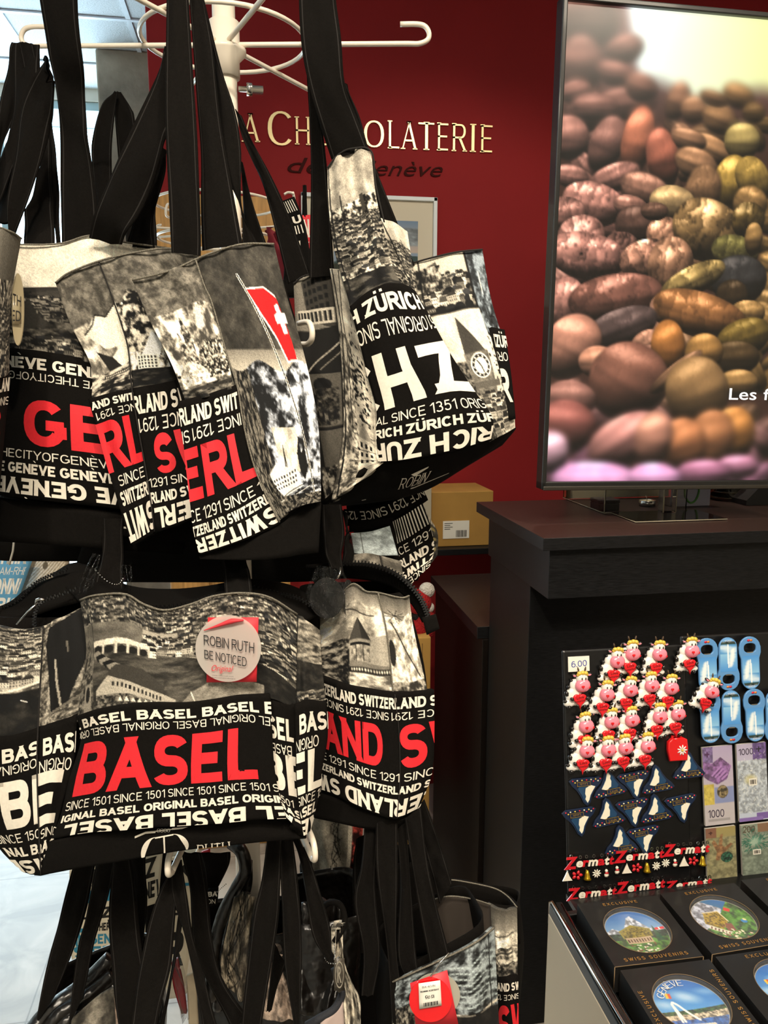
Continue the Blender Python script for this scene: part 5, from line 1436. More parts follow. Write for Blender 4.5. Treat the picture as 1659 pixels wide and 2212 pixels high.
s_ = Surf([[(684, 1710, .982), (740, 1730, .965), (800, 1756, .952), (858, 1772, .95), (900, 1755, .965)], [(668, 1765, .985), (730, 1778, .97), (790, 1790, .96), (850, 1790, .96), (885, 1770, .97)]])
panel('hem', s_, g_, KB, 16, 6)
# open zip edge
s_ = Surf([[(660, 1225, 1.03), (735, 1220, 1.02), (805, 1222, 1.0), (860, 1245, .98), (905, 1290, .97), (926, 1335, .965)], [(680, 1262, 1.06), (740, 1250, 1.04), (800, 1255, 1.02), (850, 1270, 1.0), (888, 1305, .985), (912, 1345, .975)]])
panel('top_flap', s_, g_, [black], 26, 8, skirt=.004)
zipper([(735, 1216, 1.015), (800, 1219, .995), (862, 1243, .975), (906, 1288, .965), (927, 1335, .96)], g_, .0036)
s_ = Surf([[(912, 1335, .955), (942, 1328, .955)], [(922, 1372, .955), (950, 1358, .955)]])
panel('zip_end_tab', s_, g_, [black], 4, 4, skirt=.008)
ribbon('handle', [(696, 1090, 1.0), (698, 1150, .995), (704, 1200, .98), (716, 1225, .965)], [(738, 1090, 1.0), (744, 1150, .995), (738, 1200, .98), (745, 1245, .965)], g_, KS)
ribbon('handle', [(752, 1110, 1.04), (750, 1160, 1.035), (738, 1220, 1.02)], [(738, 1100, 1.04), (760, 1200, 1.035), (768, 1225, 1.02)], g_, KS)
tg = disc('hang_tag', (706, 1292), 37, 44, .94, .95, mat('dark_tag_card', '0b0a09', .5, coat=.15), g_, .002, 40)
disc('hang_tag', (752, 1292), 13, 40, .955, .965, mat('dark_tag_card'), g_, .002, 30)
sleeve([[(684, 1222, .935), (712, 1225, .933), (745, 1240, .935)], [(660, 1290, .935), (710, 1292, .930), (765, 1290, .94)], [(690, 1330, .94), (730, 1350, .935), (755, 1335, .94)]], g_, 5, 26, 26)
tube('tag_string', [P(736, 1226, .935), P(734, 1240, .93), (P(728, 1250, .93))], .0012, mat('bright_steel'), g_, 6)

# ------------------------------------------------------------------ bags hanging behind, between the tiers
def plain_bag(name, L, R, T, label, group, **kw):
    t = thing(name, (P(*L[-1]) + P(*R[-1])) / 2, label, 'bag', group)
    hull('body', L, R, T, t, black, push=.012, **kw)
    return t
k_ = plain_bag('tote_bag', [(745, 1085, 1.12), (752, 1140, 1.12), (790, 1200, 1.12), (850, 1250, 1.1)], [(880, 1060, 1.12), (925, 1110, 1.12), (938, 1190, 1.12), (905, 1262, 1.1)], [.05, .07, .07, .06], 'black bag with striped outlined letters behind the folded tote bag', 'tote bags on the back arms', open_top=False)
s_ = Surf([[(742, 1100, 1.11), (800, 1098, 1.105), (860, 1075, 1.105), (912, 1050, 1.11)], [(748, 1136, 1.11), (810, 1135, 1.105), (880, 1110, 1.105), (925, 1080, 1.11)]])
pocket(s_, [('SINCE 1291 SINCE 1291', 735, 930, .12, .62, True, .004)], k_, 14, 4)
s_ = Surf([[(838, 1128, 1.105), (870, 1112, 1.1), (912, 1085, 1.105)], [(846, 1180, 1.105), (882, 1160, 1.1), (928, 1130, 1.105)], [(862, 1225, 1.105), (895, 1205, 1.1), (938, 1180, 1.105)], [(885, 1265, 1.105), (905, 1245, 1.1), (930, 1222, 1.105)]])
hatch = [[(a, .02), (a + .03, .02), (a + .05, .34), (a + .02, .34)] for a in np.arange(.02, .95, .07)]
pocket(s_, [('INCE 1291', 846, 935, .40, .52, False, .004), ('ERLAND S', 850, 945, .58, .72, False, .04), ('ZTIWS', 862, 945, .76, .88, True, .04), ('SINCE', 885, 930, .90, 1.0, True, .004)], k_, 12, 12, shapes=[(hatch, 1)])
s_ = Surf([[(880, 1088, 1.14), (905, 1075, 1.14), (922, 1110, 1.15)], [(905, 1150, 1.13), (925, 1140, 1.13), (945, 1150, 1.14)], [(915, 1225, 1.12), (930, 1218, 1.12), (945, 1200, 1.13)]])
A = Art(60, 150, wc(.7)); A.put(((A.X + A.Y * .4) % 8) < 3, wc(.25)); A.tex(A.Y > 60, .1, .4, 10, 110, 1); 
for k in range(3): A.rect(8, 70 + k * 26, 52, 78 + k * 26, (.55, .50, .34))
panel('olive_fold', s_, k_, KP, 30, 60, A)
l_ = plain_bag('tote_bag', [(758, 1140, 1.07), (765, 1170, 1.07), (775, 1240, 1.07)], [(850, 1138, 1.07), (858, 1170, 1.07), (868, 1260, 1.07)], [.04, .05, .05], 'small grey sky print bag edge above the bridge tower bag', 'tote bags on the back arms', inner=.3)
A = Art(110, 110, wc(.55)); A.tex(A.Y > 0, .42, .68, 30, 111, 1.2, (.93, .98, .98)); A.rect(26, 0, 29, 110, wc(.2))
s_ = Surf([[(758, 1152, 1.065), (800, 1148, 1.06), (842, 1136, 1.065)], [(765, 1195, 1.065), (810, 1200, 1.06), (860, 1200, 1.065)]])
panel('printed_panel', s_, l_, KP, 50, 30, A)
s_ = Surf([[(752, 1200, 1.06), (800, 1196, 1.055), (866, 1212, 1.06)], [(760, 1245, 1.06), (810, 1240, 1.055), (872, 1250, 1.06)]])
A2 = Art(110, 50, wc(.4)); A2.tex(A2.Y > 0, .28, .52, 20, 112, 1.2); A2.rect(72, 0, 75, 50, wc(.15))
panel('printed_panel', s_, l_, KP, 50, 24, A2)
panel('gap', Surf([[(754, 1128, 1.075), (850, 1122, 1.075)], [(754, 1150, 1.08), (845, 1140, 1.08)]]), l_, [black], 4, 3)  # black sheet standing in for the dark opening above the print
# ------------------------------------------------------------------ bags behind the top tier and their straps
z1 = plain_bag('tote_bag', [(-30, 560, 1.32), (-30, 900, 1.32), (-30, 1216, 1.32)], [(250, 560, 1.34), (250, 900, 1.34), (240, 1216, 1.34)], [.05, .1, .08], 'plain black bag hanging behind the red lettered GENÈVE bag', 'tote bags on the back arms', inner=.3)
z2 = plain_bag('tote_bag', [(250, 600, 1.3), (240, 900, 1.3), (130, 1262, 1.3)], [(610, 600, 1.3), (690, 900, 1.3), (715, 1262, 1.3)], [.05, .1, .08], 'plain black bag at the pole behind the flag print bag', 'tote bags on the back arms', inner=.3)
ribbon('handle', [(246, 198, 1.345), (222, 225, 1.34), (205, 275, 1.33), (197, 324, 1.33), (202, 390, 1.33), (215, 520, 1.33)], [(254, 200, 1.345), (248, 235, 1.34), (243, 300, 1.33), (241, 370, 1.33), (238, 440, 1.33), (240, 540, 1.33)], z1, KS)
ribbon('handle', [(250, 198, 1.36), (249, 240, 1.36), (253, 320, 1.36), (262, 420, 1.36), (276, 560, 1.36)], [(262, 200, 1.36), (282, 232, 1.36), (292, 262, 1.36), (300, 380, 1.36), (312, 560, 1.36)], z1, KS)
ribbon('handle', [(330, 395, 1.3), (318, 440, 1.3), (300, 490, 1.3), (296, 600, 1.3)], [(334, 400, 1.3), (336, 450, 1.3), (337, 500, 1.3), (338, 600, 1.3)], z2, KS)
ribbon('handle', [(520, 350, 1.28), (524, 420, 1.28), (528, 540, 1.28)], [(524, 350, 1.28), (546, 440, 1.28), (580, 540, 1.28)], z2, KS)
tube('white_cord', [P(30, 1170, 1.2), P(28, 1190, 1.2), P(20, 1220, 1.2)], .0016, cream, z1, 6)

# ------------------------------------------------------------------ bottom tier
G3 = 'tote bags on the bottom tier'
q9 = lambda x, y, d: (560 + x / 2.676, 1720 + y / 2.676, d)
q4 = lambda x, y, d: (x / 3.95, 1800 + y / 3.95, d)
q3 = lambda x, y, d: (400 + x / 4.61, 1780 + y / 4.61, d)


def m9(l, d, f=q9): return [f(x, y, d) for x, y in l]


# red tagged bag, bottom right of the rack
m1 = thing('tote_bag', P(960, 2380, .98), 'grey river print tote bag with a square red price tag', 'bag', G3)
hull('body', [(850, 2120, .96), (840, 2250, .96), (845, 2500, .96)], [(1068, 2004, .99), (1078, 2200, .99), (1085, 2480, .99)], [.09, .11, .1], m1, black, inner=.5)
A = Art(240, 200, wc(.3)); A.town(0, 0, 240, 95, 11, 120, .04, .8, (.92, .97, 1), .6); A.tex(A.Y < 95, .12, .62, 9, 124, 1.8, (.92, .97, .98), .5)
for k in range(8): A.line([(120, 20 + k * 9), (160, 30 + k * 8), (200, 18 + k * 9), (240, 28 + k * 8)], 2.2, (.62, .66, .66))
A.line([(110, 96), (180, 100), (240, 92)], 4, wc(.75)); A.tex(A.Y > 98, .02, .16, 16, 121, 1.3); A.tex((A.X < 100) & (A.Y > 60), .05, .6, 6, 122, 2); A.line([(216, 0), (222, 200)], 3, wc(.03))
s_ = Surf([[(848, 2122, .955), (890, 2103, .945), (971, 2066, .94), (1030, 2035, .945), (1068, 2004, .98)], [(846, 2220, .955), (890, 2215, .945), (975, 2200, .94), (1035, 2190, .945), (1076, 2170, .98)], [(845, 2330, .955), (890, 2330, .945), (975, 2330, .94), (1035, 2320, .945), (1082, 2300, .98)]], .003, 51)
panel('printed_panel', s_, m1, KP, 120, 100, A)
s_ = Surf([[(845, 2325, .95), (970, 2325, .935), (1083, 2300, .975)], [(845, 2495, .95), (970, 2495, .935), (1086, 2475, .975)]])
pocket(s_, [('SWITZERLAND SWITZERLAND', 850, 1080, .05, .14, False, .045), ('BERN', 870, 1060, .3, .6, False, .045, 2)], m1, 10, 10)
seam('rim', [(848, 2121, .953), (890, 2102, .943), (971, 2065, .938), (1030, 2034, .943), (1068, 2003, .978)], m1)
s_ = Surf([[(886, 2125, .925), (966, 2097, .925)], [(900, 2230, .925), (990, 2212, .925)]])
panel('price_card', s_, m1, [mat('red_card')], 2, 2, skirt=.0015)
disc('hang_tag', (942, 2150), 52, 48, .932, .935, mat('pale_grey_disc', 'a8a596', .4), m1, .001)
disc('hang_tag', (930, 2160), 46, 48, .920, .920, mat('glossy_red_disc', 'e0161c', .2, coat=.8), m1, .001)
s_ = Surf([[(904, 2125, .9175), (951, 2118, .9175)], [(906, 2180, .9175), (954, 2172, .9175)]])
bars = [[(a, .78), (a + w, .78), (a + w, .93), (a, .93)] for a, w in ((.2, .03), (.26, .06), (.34, .02), (.38, .05), (.46, .03), (.52, .06), (.6, .02), (.65, .05), (.73, .03), (.79, .05))]
hand = [[(a, .52), (a + .02, .50), (a + .03, .64), (a + .01, .66)] for a in (.30, .38, .56, .66)] + arcpoly(.34, .55, .06, .06, 0, 300, .02) + arcpoly(.46, .58, .045, .06, 0, 360, .018) + arcpoly(.62, .57, .05, .06, 0, 360, .018)
panel('price_label', s_, m1, [mat('paper_label', 'eae6da', .6), ink], 4, 4, None, [('BA-43 IN', 912, 940, .12, .2, False, .002), ('ROBIN 4291501', 908, 948, .3, .36, False, .03)], .0006, .0004, shapes=[(bars + hand, 1)])
tube('tag_string', [P(970, 2058, .93), P(950, 2080, .925), P(930, 2110, .92)], .0008, mat('bright_steel'), m1, 6)
# back right bag
m2 = thing('tote_bag', P(1080, 2380, 1.12), 'tote bag beside the counter with mountain print and partly hidden red letters', 'bag', G3)
hull('body', [(955, 1950, 1.16), (960, 2100, 1.15), (980, 2420, 1.12)], [(1117, 1972, 1.13), (1118, 2150, 1.12), (1122, 2420, 1.12)], [.045, .10, .12], m2, black, inner=.6)
panel('inner_wall', Surf([[(962, 1899, 1.19), (1000, 1903, 1.19), (1062, 1917, 1.19), (1092, 1934, 1.18), (1116, 1958, 1.14)], [(962, 2010, 1.19), (1000, 2010, 1.19), (1062, 2020, 1.19), (1092, 2030, 1.18), (1116, 2040, 1.14)]]), m2, [black], 16, 6)
A = Art(70, 160, wc(.4)); A.grad(0, 60, wc(.3), wc(.62)); A.tex((A.Y > 46) & (A.Y < 85), .5, .95, 12, 130, 1.6); A.line([(5, 50), (30, 62), (60, 52)], 2, wc(.2)); A.tex(A.Y > 85, .2, .8, 9, 131, 1.8); A.line([(10, 95), (30, 130), (60, 120)], 2, wc(.15)); A.rect(10, 96, 60, 100, wc(.2)); A.tex(A.Y > 130, .08, .5, 8, 132, 1.6)
s_ = Surf([[(1050, 1952, 1.14), (1085, 1966, 1.12), (1117, 1962, 1.12)], [(1055, 2040, 1.14), (1085, 2045, 1.115), (1118, 2040, 1.12)], [(1062, 2112, 1.14), (1088, 2116, 1.115), (1118, 2112, 1.12)]], .002, 52)
panel('printed_panel', s_, m2, KP, 36, 80, A)
s_ = Surf([[(1062, 2108, 1.135), (1090, 2112, 1.11), (1119, 2108, 1.115)], [(1068, 2400, 1.13), (1095, 2410, 1.11), (1122, 2400, 1.115)]])
pocket(s_, [('AND SW', 1074, 1124, .04, .10, False, .045), ('SINCE 12', 1074, 1122, .125, .165, True, .004), ('SW', 1078, 1140, .20, .50, False, .045, 2)], m2, 8, 14)
seam('rim', [(968, 1900, 1.15), (1000, 1904, 1.15), (1065, 1918, 1.15), (1095, 1935, 1.14), (1117, 1960, 1.12)], m2, .001)
seam('rim', [(940, 1942, 1.06), (975, 1936, 1.06), (1020, 1942, 1.06), (1060, 1954, 1.08)], m2, .001)
s_ = Surf([[(935, 1948, 1.07), (975, 1938, 1.07), (1020, 1944, 1.07), (1060, 1956, 1.09)], [(950, 2110, 1.05), (975, 2110, 1.05), (1020, 2060, 1.05), (1062, 2010, 1.08)]])
panel('inner_flap', s_, m2, [mat('dark_brown_canvas', '2b241e', .95)], 16, 10)
ribbon('handle', m9([(610, 140), (590, 400), (550, 600), (600, 900), (590, 1150)], .97), m9([(690, 140), (670, 500), (700, 900), (660, 1150)], .97), m1, KS)
ribbon('handle', m9([(672, 130), (680, 450), (740, 900), (765, 1316)], .955), m9([(800, 130), (800, 500), (795, 900), (850, 1316)], .955), m1, KS)
ribbon('handle', m9([(790, 130), (815, 500), (800, 900), (850, 1070)], .965), m9([(850, 130), (880, 560), (905, 900), (925, 1030)], .965), m1, KS)
ribbon('handle', m9([(840, 130), (890, 450), (985, 985)], .95), m9([(935, 60), (985, 450), (1105, 935)], .95), m1, KS)
ribbon('handle', m9([(895, 80), (985, 400), (1040, 620)], 1.05), m9([(955, 20), (1060, 320), (1115, 500)], 1.05), m2, KS)
ribbon('handle', m9([(560, 250), (540, 450), (545, 900)], 1.1), m9([(640, 200), (700, 450), (900, 930)], 1.1), m2, KS)

# grey sky print bag with ink drawing, behind the middle
m3 = thing('tote_bag', P(720, 2200, 1.25), 'pale grey ink drawing bag with a wide black rim, in the middle behind the hooks', 'bag', G3)
hull('body', [(640, 1900, 1.3), (640, 2100, 1.3), (650, 2400, 1.28)], [(800, 1900, 1.3), (830, 2100, 1.28), (830, 2400, 1.25)], [.1, .14, .12], m3, black, inner=.5)
A = Art(130, 150, wc(.55)); A.tex(A.Y > 0, .42, .68, 40, 140, 1)
for k in range(14):
    r = random.Random(k); A.line([(70 + r.uniform(-14, 14), y) for y in range(0, 150, 15)], 1.6, wc(.12)) if k < 3 else A.line([(r.uniform(55, 90), r.uniform(0, 120)), (r.uniform(55, 90), r.uniform(0, 120))], 1.4, wc(.15))
A.rect(98, 0, 130, 150, wc(.74)); A.tex(A.X > 108, .2, .8, 12, 141, 2, (1, .45, .4))
s_ = Surf([[(670, 1760, 1.27), (720, 1755, 1.26), (785, 1750, 1.27)], [(672, 1830, 1.27), (720, 1830, 1.26), (782, 1820, 1.27)], [(676, 1900, 1.27), (720, 1893, 1.26), (772, 1898, 1.27)]], .004, 61)
panel('printed_panel', s_, m3, KP, 60, 60, A)
s_ = Surf([[(640, 1900, 1.25), (690, 1890, 1.24), (740, 1886, 1.24), (775, 1895, 1.25)], [(642, 1925, 1.25), (700, 1930, 1.24), (760, 1950, 1.24), (800, 1985, 1.25)]])
panel('rim_band', s_, m3, [black], 14, 6)
# dark open bag with black disc and rolled edge
m4 = thing('handbag', P(700, 2330, 1.02), 'dark shiny open bag with rolled rim and embossed round tag on a ball chain', 'bag', G3)
shiny = mat('black_glossy_lining', '14110f', .28, noise=(9, .3), bump=(18, .8, .02), coat=.2)
hull('body', [(620, 2020, 1.06), (640, 2200, 1.04), (650, 2420, 1.02)], [(800, 1990, 1.08), (790, 2180, 1.06), (800, 2420, 1.04)], [.12, .14, .12], m4, shiny, inner=.6)
s_ = Surf([[(655, 1950, 1.1), (700, 1940, 1.1), (745, 1960, 1.1)], [(650, 2080, 1.07), (700, 2080, 1.08), (740, 2080, 1.08)], [(650, 2190, 1.04), (690, 2195, 1.05), (735, 2150, 1.06)]], .012, 62)
panel('inner_wall', s_, m4, [shiny], 20, 20)
tube('rolled_rim', [P(690, 1968, 1.04), P(712, 1950, 1.03), P(735, 1955, 1.02), P(745, 1985, 1.01), P(738, 2010, 1.0), P(722, 2035, .99)], .004, black, m4, 8, n=40)
tube('rolled_rim', [P(722, 2090, .99), P(733, 2125, .985), P(738, 2150, .98), P(722, 2180, .975), P(690, 2200, .97), P(662, 2216, .97)], .005, mat('dark_denim_piping', '24262c', .8, bump=(700, .6, .001)), m4, 8, n=40)
disc('embossed_tag', (733, 2106), 13, 38, .955, .96, mat('embossed_grey_tag', '4a453d', .4, bump=(60, 1, .004)), m4, .002)
s_ = Surf([[(722, 2070, .952), (744, 2070, .956)], [(722, 2140, .952), (744, 2140, .956)]])
panel('tag_emblem', s_, m4, [mat('embossed_grey_tag'), mat('tag_relief', '8d877a', .5)], 2, 2, None, [], .0004, .0005, shapes=[(arcpoly(.5, .5, .42, .42, 0, 360, .05, .05, 24) + [[(.3, .25), (.4, .25), (.4, .75), (.3, .75)], [(.4, .5), (.5, .5), (.72, .75), (.6, .75)]] + arcpoly(.42, .38, .2, .14, -90, 90, .08), 1)])
beads([(702, 2070, .95), (710, 2080, .948), (725, 2082, .948)], m4, .0009, .0022)
beads([(722, 2040, .95), (724, 2060, .95), (722, 2072, .95)], m4, .0009, .0022)
s_ = Surf([[(724, 2000, 1.0), (740, 1995, 1.0)], [(722, 2060, .99), (745, 2080, .99)], [(735, 2120, .985), (775, 2160, .985)], [(745, 2230, .98), (780, 2240, .98)]], .006, 63)
A = Art(50, 240, wc(.6)); A.tex(A.X > 0, .2, .78, 22, 142, 1.6, W3, 3)
panel('printed_fold', s_, m4, KP, 30, 90, A)
s_ = Surf([[(694, 2212, .965), (740, 2160, .975)], [(700, 2300, .965), (750, 2300, .975)]])
panel('pale_side', s_, m4, [mat('pink_grey_canvas', 'b5a29b', .9, noise=(12, .2))], 8, 8)
# left bag with curved rolled rims
m5 = thing('handbag', P(180, 2330, 1.0), 'black bag with thick curved piped rim beside the pale floor', 'bag', G3)
for pts in ([(70, 2225), (95, 2195), (130, 2165), (165, 2140), (200, 2110), (240, 2070)], [(95, 2230), (130, 2190), (170, 2165), (205, 2140), (245, 2105)], [(120, 2235), (150, 2200), (185, 2185), (215, 2160), (250, 2130)]):
    tube('rolled_rim', [P(x, y, 1.0 + .01 * k) for k, (x, y) in enumerate(pts)], .011, shiny, m5, 10, n=40)
hull('body', [(75, 2225, 1.03), (85, 2350, 1.02), (110, 2460, 1.0)], [(330, 2120, 1.06), (340, 2300, 1.04), (330, 2460, 1.02)], [.1, .14, .12], m5, shiny, inner=.5)
A = Art(130, 110, wc(.35)); A.tex(A.X > 0, .2, .5, 26, 143, 1.3, W3); A.line([(10, 100), (60, 60), (120, 40)], 3, wc(.12)); A.tex(A.X > 90, .3, .6, 20, 144, 1.5, (1, .88, .8))
s_ = Surf([[(155, 2200, 1.0), (195, 2165, 1.0), (245, 2135, 1.0), (262, 2150, 1.0)], [(140, 2330, .99), (190, 2330, .99), (245, 2330, .99), (285, 2330, .99)]], .006, 64)
panel('printed_panel', s_, m5, KP, 60, 60, A)
# lettered white bag behind the straps
m6 = thing('tote_bag', P(260, 2150, 1.5), 'white bag with black and blue scattered lettering seen between black straps', 'bag', G3)
hull('body', [(150, 1885, 1.55), (150, 2000, 1.55), (160, 2170, 1.52)], [(420, 1860, 1.55), (420, 2000, 1.55), (400, 2170, 1.52)], [.05, .08, .08], m6, cream, inner=.2)
bluep = mat('blue_print', '2f7f9c', .7)
s_ = Surf([[(150, 1880, 1.53), (290, 1862, 1.52), (420, 1850, 1.53)], [(150, 2020, 1.53), (285, 2015, 1.52), (415, 2010, 1.53)], [(165, 2140, 1.53), (280, 2135, 1.52), (400, 2130, 1.53)]], .004, 65)
blk_p = mat('black_print', '17140f', .8)
panel('printed_panel', s_, m6, [mat('cream_canvas', 'd9cdb4', .9, noise=(20, .1)), blk_p, bluep], 24, 30, None,
      [('NEW YORK', 160, 420, .02, .14, False, .045), ('ZERMATT', 150, 410, .17, .26, False, .045, 2), ('BERN', 300, 372, .02, .3, False, .045), ('LUZERN CHEI', 170, 400, .30, .38, False, .045), ('CHER', 205, 236, .415, .475, False, .045), ('GENE', 195, 250, .50, .58, False, .045, 2), ('SIERRE', 160, 300, .60, .70, False, .045, 2),
       ('NEN', 150, 200, .45, .60, False, .045, 2), ('DAVOS LA', 170, 260, .74, .80, False, .045), ('LA LAC', 176, 250, .86, .93, False, .045), ('CHUR', 260, 400, .5, .8, False, .045)], shapes=[([[(.17, .395), (.36, .395), (.36, .485), (.17, .485)]], 1)])
# narrow NEV bag
m7 = thing('tote_bag', P(330, 2000, 1.35), 'cream bag with big black diagonal letters NEV behind the hook', 'bag', G3)
hull('body', [(308, 1850, 1.4), (306, 1950, 1.4), (306, 2100, 1.4)], [(352, 1842, 1.4), (352, 1950, 1.4), (350, 2100, 1.4)], [.03, .04, .04], m7, black, inner=.2)
s_ = Surf([[(310, 1852, 1.385), (350, 1840, 1.385)], [(316, 1958, 1.385), (340, 1950, 1.385)]])
panel('printed_panel', s_, m7, [mat('cream_canvas'), blk_p], 8, 12, None, [('Z', 312, 338, .05, .45, False, .045), ('NEV', 310, 350, .52, .86, False, .045)])
# plastic wrapped bag in the middle
m8 = thing('handbag', P(480, 2260, 1.2), 'shiny black handbag with looped handles and film wrapping near the pole', 'bag', G3)
hull('body', [(400, 2040, 1.25), (400, 2200, 1.22), (420, 2420, 1.2)], [(640, 2030, 1.25), (640, 2200, 1.22), (620, 2420, 1.2)], [.1, .14, .12], m8, shiny, inner=.4)
tube('loop_handle', [P(455, 2160, 1.15), P(462, 2060, 1.16), P(480, 1980, 1.17), P(510, 1920, 1.18), P(530, 1880, 1.18), P(522, 1840, 1.18), P(500, 1820, 1.19)], .010, shiny, m8, 10, n=50)
tube('loop_handle', [P(470, 2180, 1.18), P(482, 2080, 1.18), P(500, 1990, 1.19), P(532, 1920, 1.2), P(535, 1860, 1.2)], .008, shiny, m8, 10, n=50)
for (pts, dd, sd) in (([(490, 2040), (505, 2030), (520, 2060)], 1.14, 7), ([(540, 1960), (530, 2000), (540, 2050)], 1.2, 8)):
    pass
A = Art(70, 160, wc(.6)); A.tex(A.X > 0, .25, .75, 26, 145, 1.5, (1, .93, .82), 2)
for k in range(7):
    r = random.Random(k + 40); A.line([(r.uniform(10, 60), y) for y in (0, 40, 80, 120, 160)], 2, wc(.1))
s_ = Surf([[(505, 1940, 1.16), (530, 1930, 1.16), (548, 1940, 1.16)], [(480, 2060, 1.15), (505, 2070, 1.15), (535, 2050, 1.15)], [(478, 2110, 1.15), (505, 2150, 1.15), (530, 2160, 1.15)]], .008, 66)
panel('printed_fold', s_, m8, KP, 40, 70, A)
s_ = Surf([[(588, 2040, 1.1), (596, 2050, 1.1), (606, 2070, 1.1)], [(575, 2130, 1.1), (600, 2130, 1.1), (618, 2140, 1.1)], [(565, 2200, 1.1), (600, 2205, 1.1), (635, 2205, 1.1)]], .006, 67)
A = Art(70, 160, wc(.6)); A.tex(A.X > 0, .3, .72, 26, 146, 1.6, (1, .90, .82), 2)
panel('printed_fold', s_, m8, KP, 30, 60, A)
sleeve([[(500, 1990, 1.12), (530, 1990, 1.12)], [(505, 2060, 1.12), (545, 2060, 1.12)], [(515, 2150, 1.12), (550, 2150, 1.12)]], m8, 9)
sleeve([[(355, 2070, 1.02), (390, 2070, 1.02)], [(380, 2130, 1.02), (405, 2130, 1.02)], [(392, 2200, 1.02), (410, 2200, 1.02)]], m8, 10)
s_ = Surf([[(370, 2080, 1.1), (382, 2072, 1.1)], [(374, 2130, 1.1), (395, 2130, 1.1)], [(392, 2190, 1.1), (403, 2190, 1.1)]])
panel('red_label', s_, m8, [mat('dark_red_gloss', '7c1a22', .25, coat=.5)], 6, 8)
s_ = Surf([[(434, 1842, 1.22), (452, 1836, 1.22)], [(440, 1880, 1.22), (455, 1880, 1.22)], [(452, 1915, 1.22), (460, 1915, 1.22)]])
panel('red_label', s_, m8, [mat('red_card')], 4, 6)
beads([(460, 1936, 1.12), (474, 1922, 1.12), (488, 1910, 1.12)], m8, .001, .0024)
s_ = Surf([[(448, 1924, 1.13), (470, 1922, 1.13)], [(448, 1955, 1.13), (468, 1955, 1.13)]])
pocket(s_, [('BA', 449, 470, .08, .42, False, .045), ('NC', 449, 466, .6, .9, True, .004)], m8, 4, 4)
s_ = Surf([[(402, 2110, 1.08), (425, 2100, 1.08)], [(405, 2160, 1.08), (424, 2160, 1.08)], [(408, 2225, 1.08), (428, 2225, 1.08)]])
panel('pale_side', s_, m8, [mat('cream_grey_canvas', 'a89a82', .9, noise=(12, .2))], 6, 8)
m9_ = plain_bag('tote_bag', [(770, 1880, 1.22), (760, 2000, 1.22), (770, 2300, 1.2)], [(960, 1870, 1.22), (970, 2000, 1.22), (960, 2300, 1.2)], [.05, .08, .08], 'plain black bag added to darken the space behind the red tagged bag', G3, inner=.4)  # added bag, keeps the view between the straps dark
# straps of the bottom tier bags
R5 = lambda nm, l, r, d, par, f=q4: ribbon(nm, [f(x, y, dd) for (x, y), dd in zip(l, np.linspace(d[0], d[1], len(l)))], [f(x, y, dd) for (x, y), dd in zip(r, np.linspace(d[0], d[1], len(r)))], par, KS)
R5('handle', [(640, 200), (610, 340), (500, 740), (420, 1050), (300, 1640)], [(830, 200), (800, 340), (735, 640), (630, 980), (462, 1400)], (1.0, 1.0), m5)
R5('handle', [(820, 200), (790, 400), (735, 720), (660, 1000), (580, 1660)], [(990, 200), (965, 330), (905, 600), (800, 960), (705, 1400)], (.98, .99), m5)
R5('handle', [(960, 200), (940, 600), (935, 1000), (970, 1350), (1010, 1660)], [(1110, 200), (1150, 500), (1200, 900), (1230, 1300), (1180, 1660)], (.97, .95), m6)
R5('handle', [(1110, 200), (1160, 600), (1200, 1000)], [(1240, 200), (1245, 700), (1210, 1000)], (1.1, 1.1), m6)
R5('handle', [(1460, 330), (1370, 480), (1270, 760), (1200, 1100), (1145, 1450), (1120, 1660)], [(1490, 330), (1500, 600), (1480, 900), (1450, 1150), (1390, 1400), (1330, 1660)], (.905, .86), m7)
R5('handle', [(1490, 330), (1530, 600), (1505, 900), (1440, 1300), (1360, 1640)], [(1500, 330), (1560, 640), (1520, 1000), (1450, 1350), (1400, 1640)], (.915, .88), m7)
Rb = lambda l, r, d, par: R5('handle', l, r, d, par, lambda x, y, dd: (x / 2.676, 1700 + y / 2.676, dd))
Rb([(985, 430), (1000, 640), (1060, 860), (1120, 1080), (1150, 1250), (1170, 1380)], [(1050, 420), (1080, 640), (1110, 860), (1170, 1080), (1220, 1250), (1255, 1380)], (.90, .87), m8)
Rb([(1050, 380), (1090, 560), (1110, 860), (1180, 1080), (1330, 1380)], [(1160, 380), (1200, 640), (1225, 900), (1280, 1100), (1440, 1340)], (.95, .97), m8)
Rb([(1150, 380), (1190, 560), (1200, 700)], [(1330, 380), (1320, 460), (1230, 640)], (1.15, 1.15), m8)
R5('handle', [(820, 120), (760, 560), (680, 900), (620, 1400), (560, 2000)], [(960, 120), (950, 560), (925, 960), (860, 1400), (760, 2000)], (.90, .90), m8, q3)
R5('handle', [(945, 120), (955, 700), (970, 1100), (1010, 1540), (1080, 2000)], [(1070, 120), (1110, 500), (1145, 900), (1160, 1400), (1140, 2000)], (.905, .9), m8, q3)
R5('handle', [(885, 1180), (850, 1500), (810, 1860)], [(1000, 1400), (920, 1620), (860, 1860)], (.96, .96), m8, q3)
R5('handle', [(1040, 100), (1130, 320), (1200, 700), (1270, 1100), (1410, 1380)], [(1120, 100), (1220, 340), (1330, 640), (1440, 1000), (1460, 1280)], (.92, .93), m4, q3)
# ================================================================== behind the rack
# lettering on the red wall
gold = mat('gold_letters', 'ecd6a0', .34, metal=.55)
sg = thing('wall_sign', on(1, WY, 800, 300), 'gold capital lettering with dark script line beneath on the red wall', 'sign')


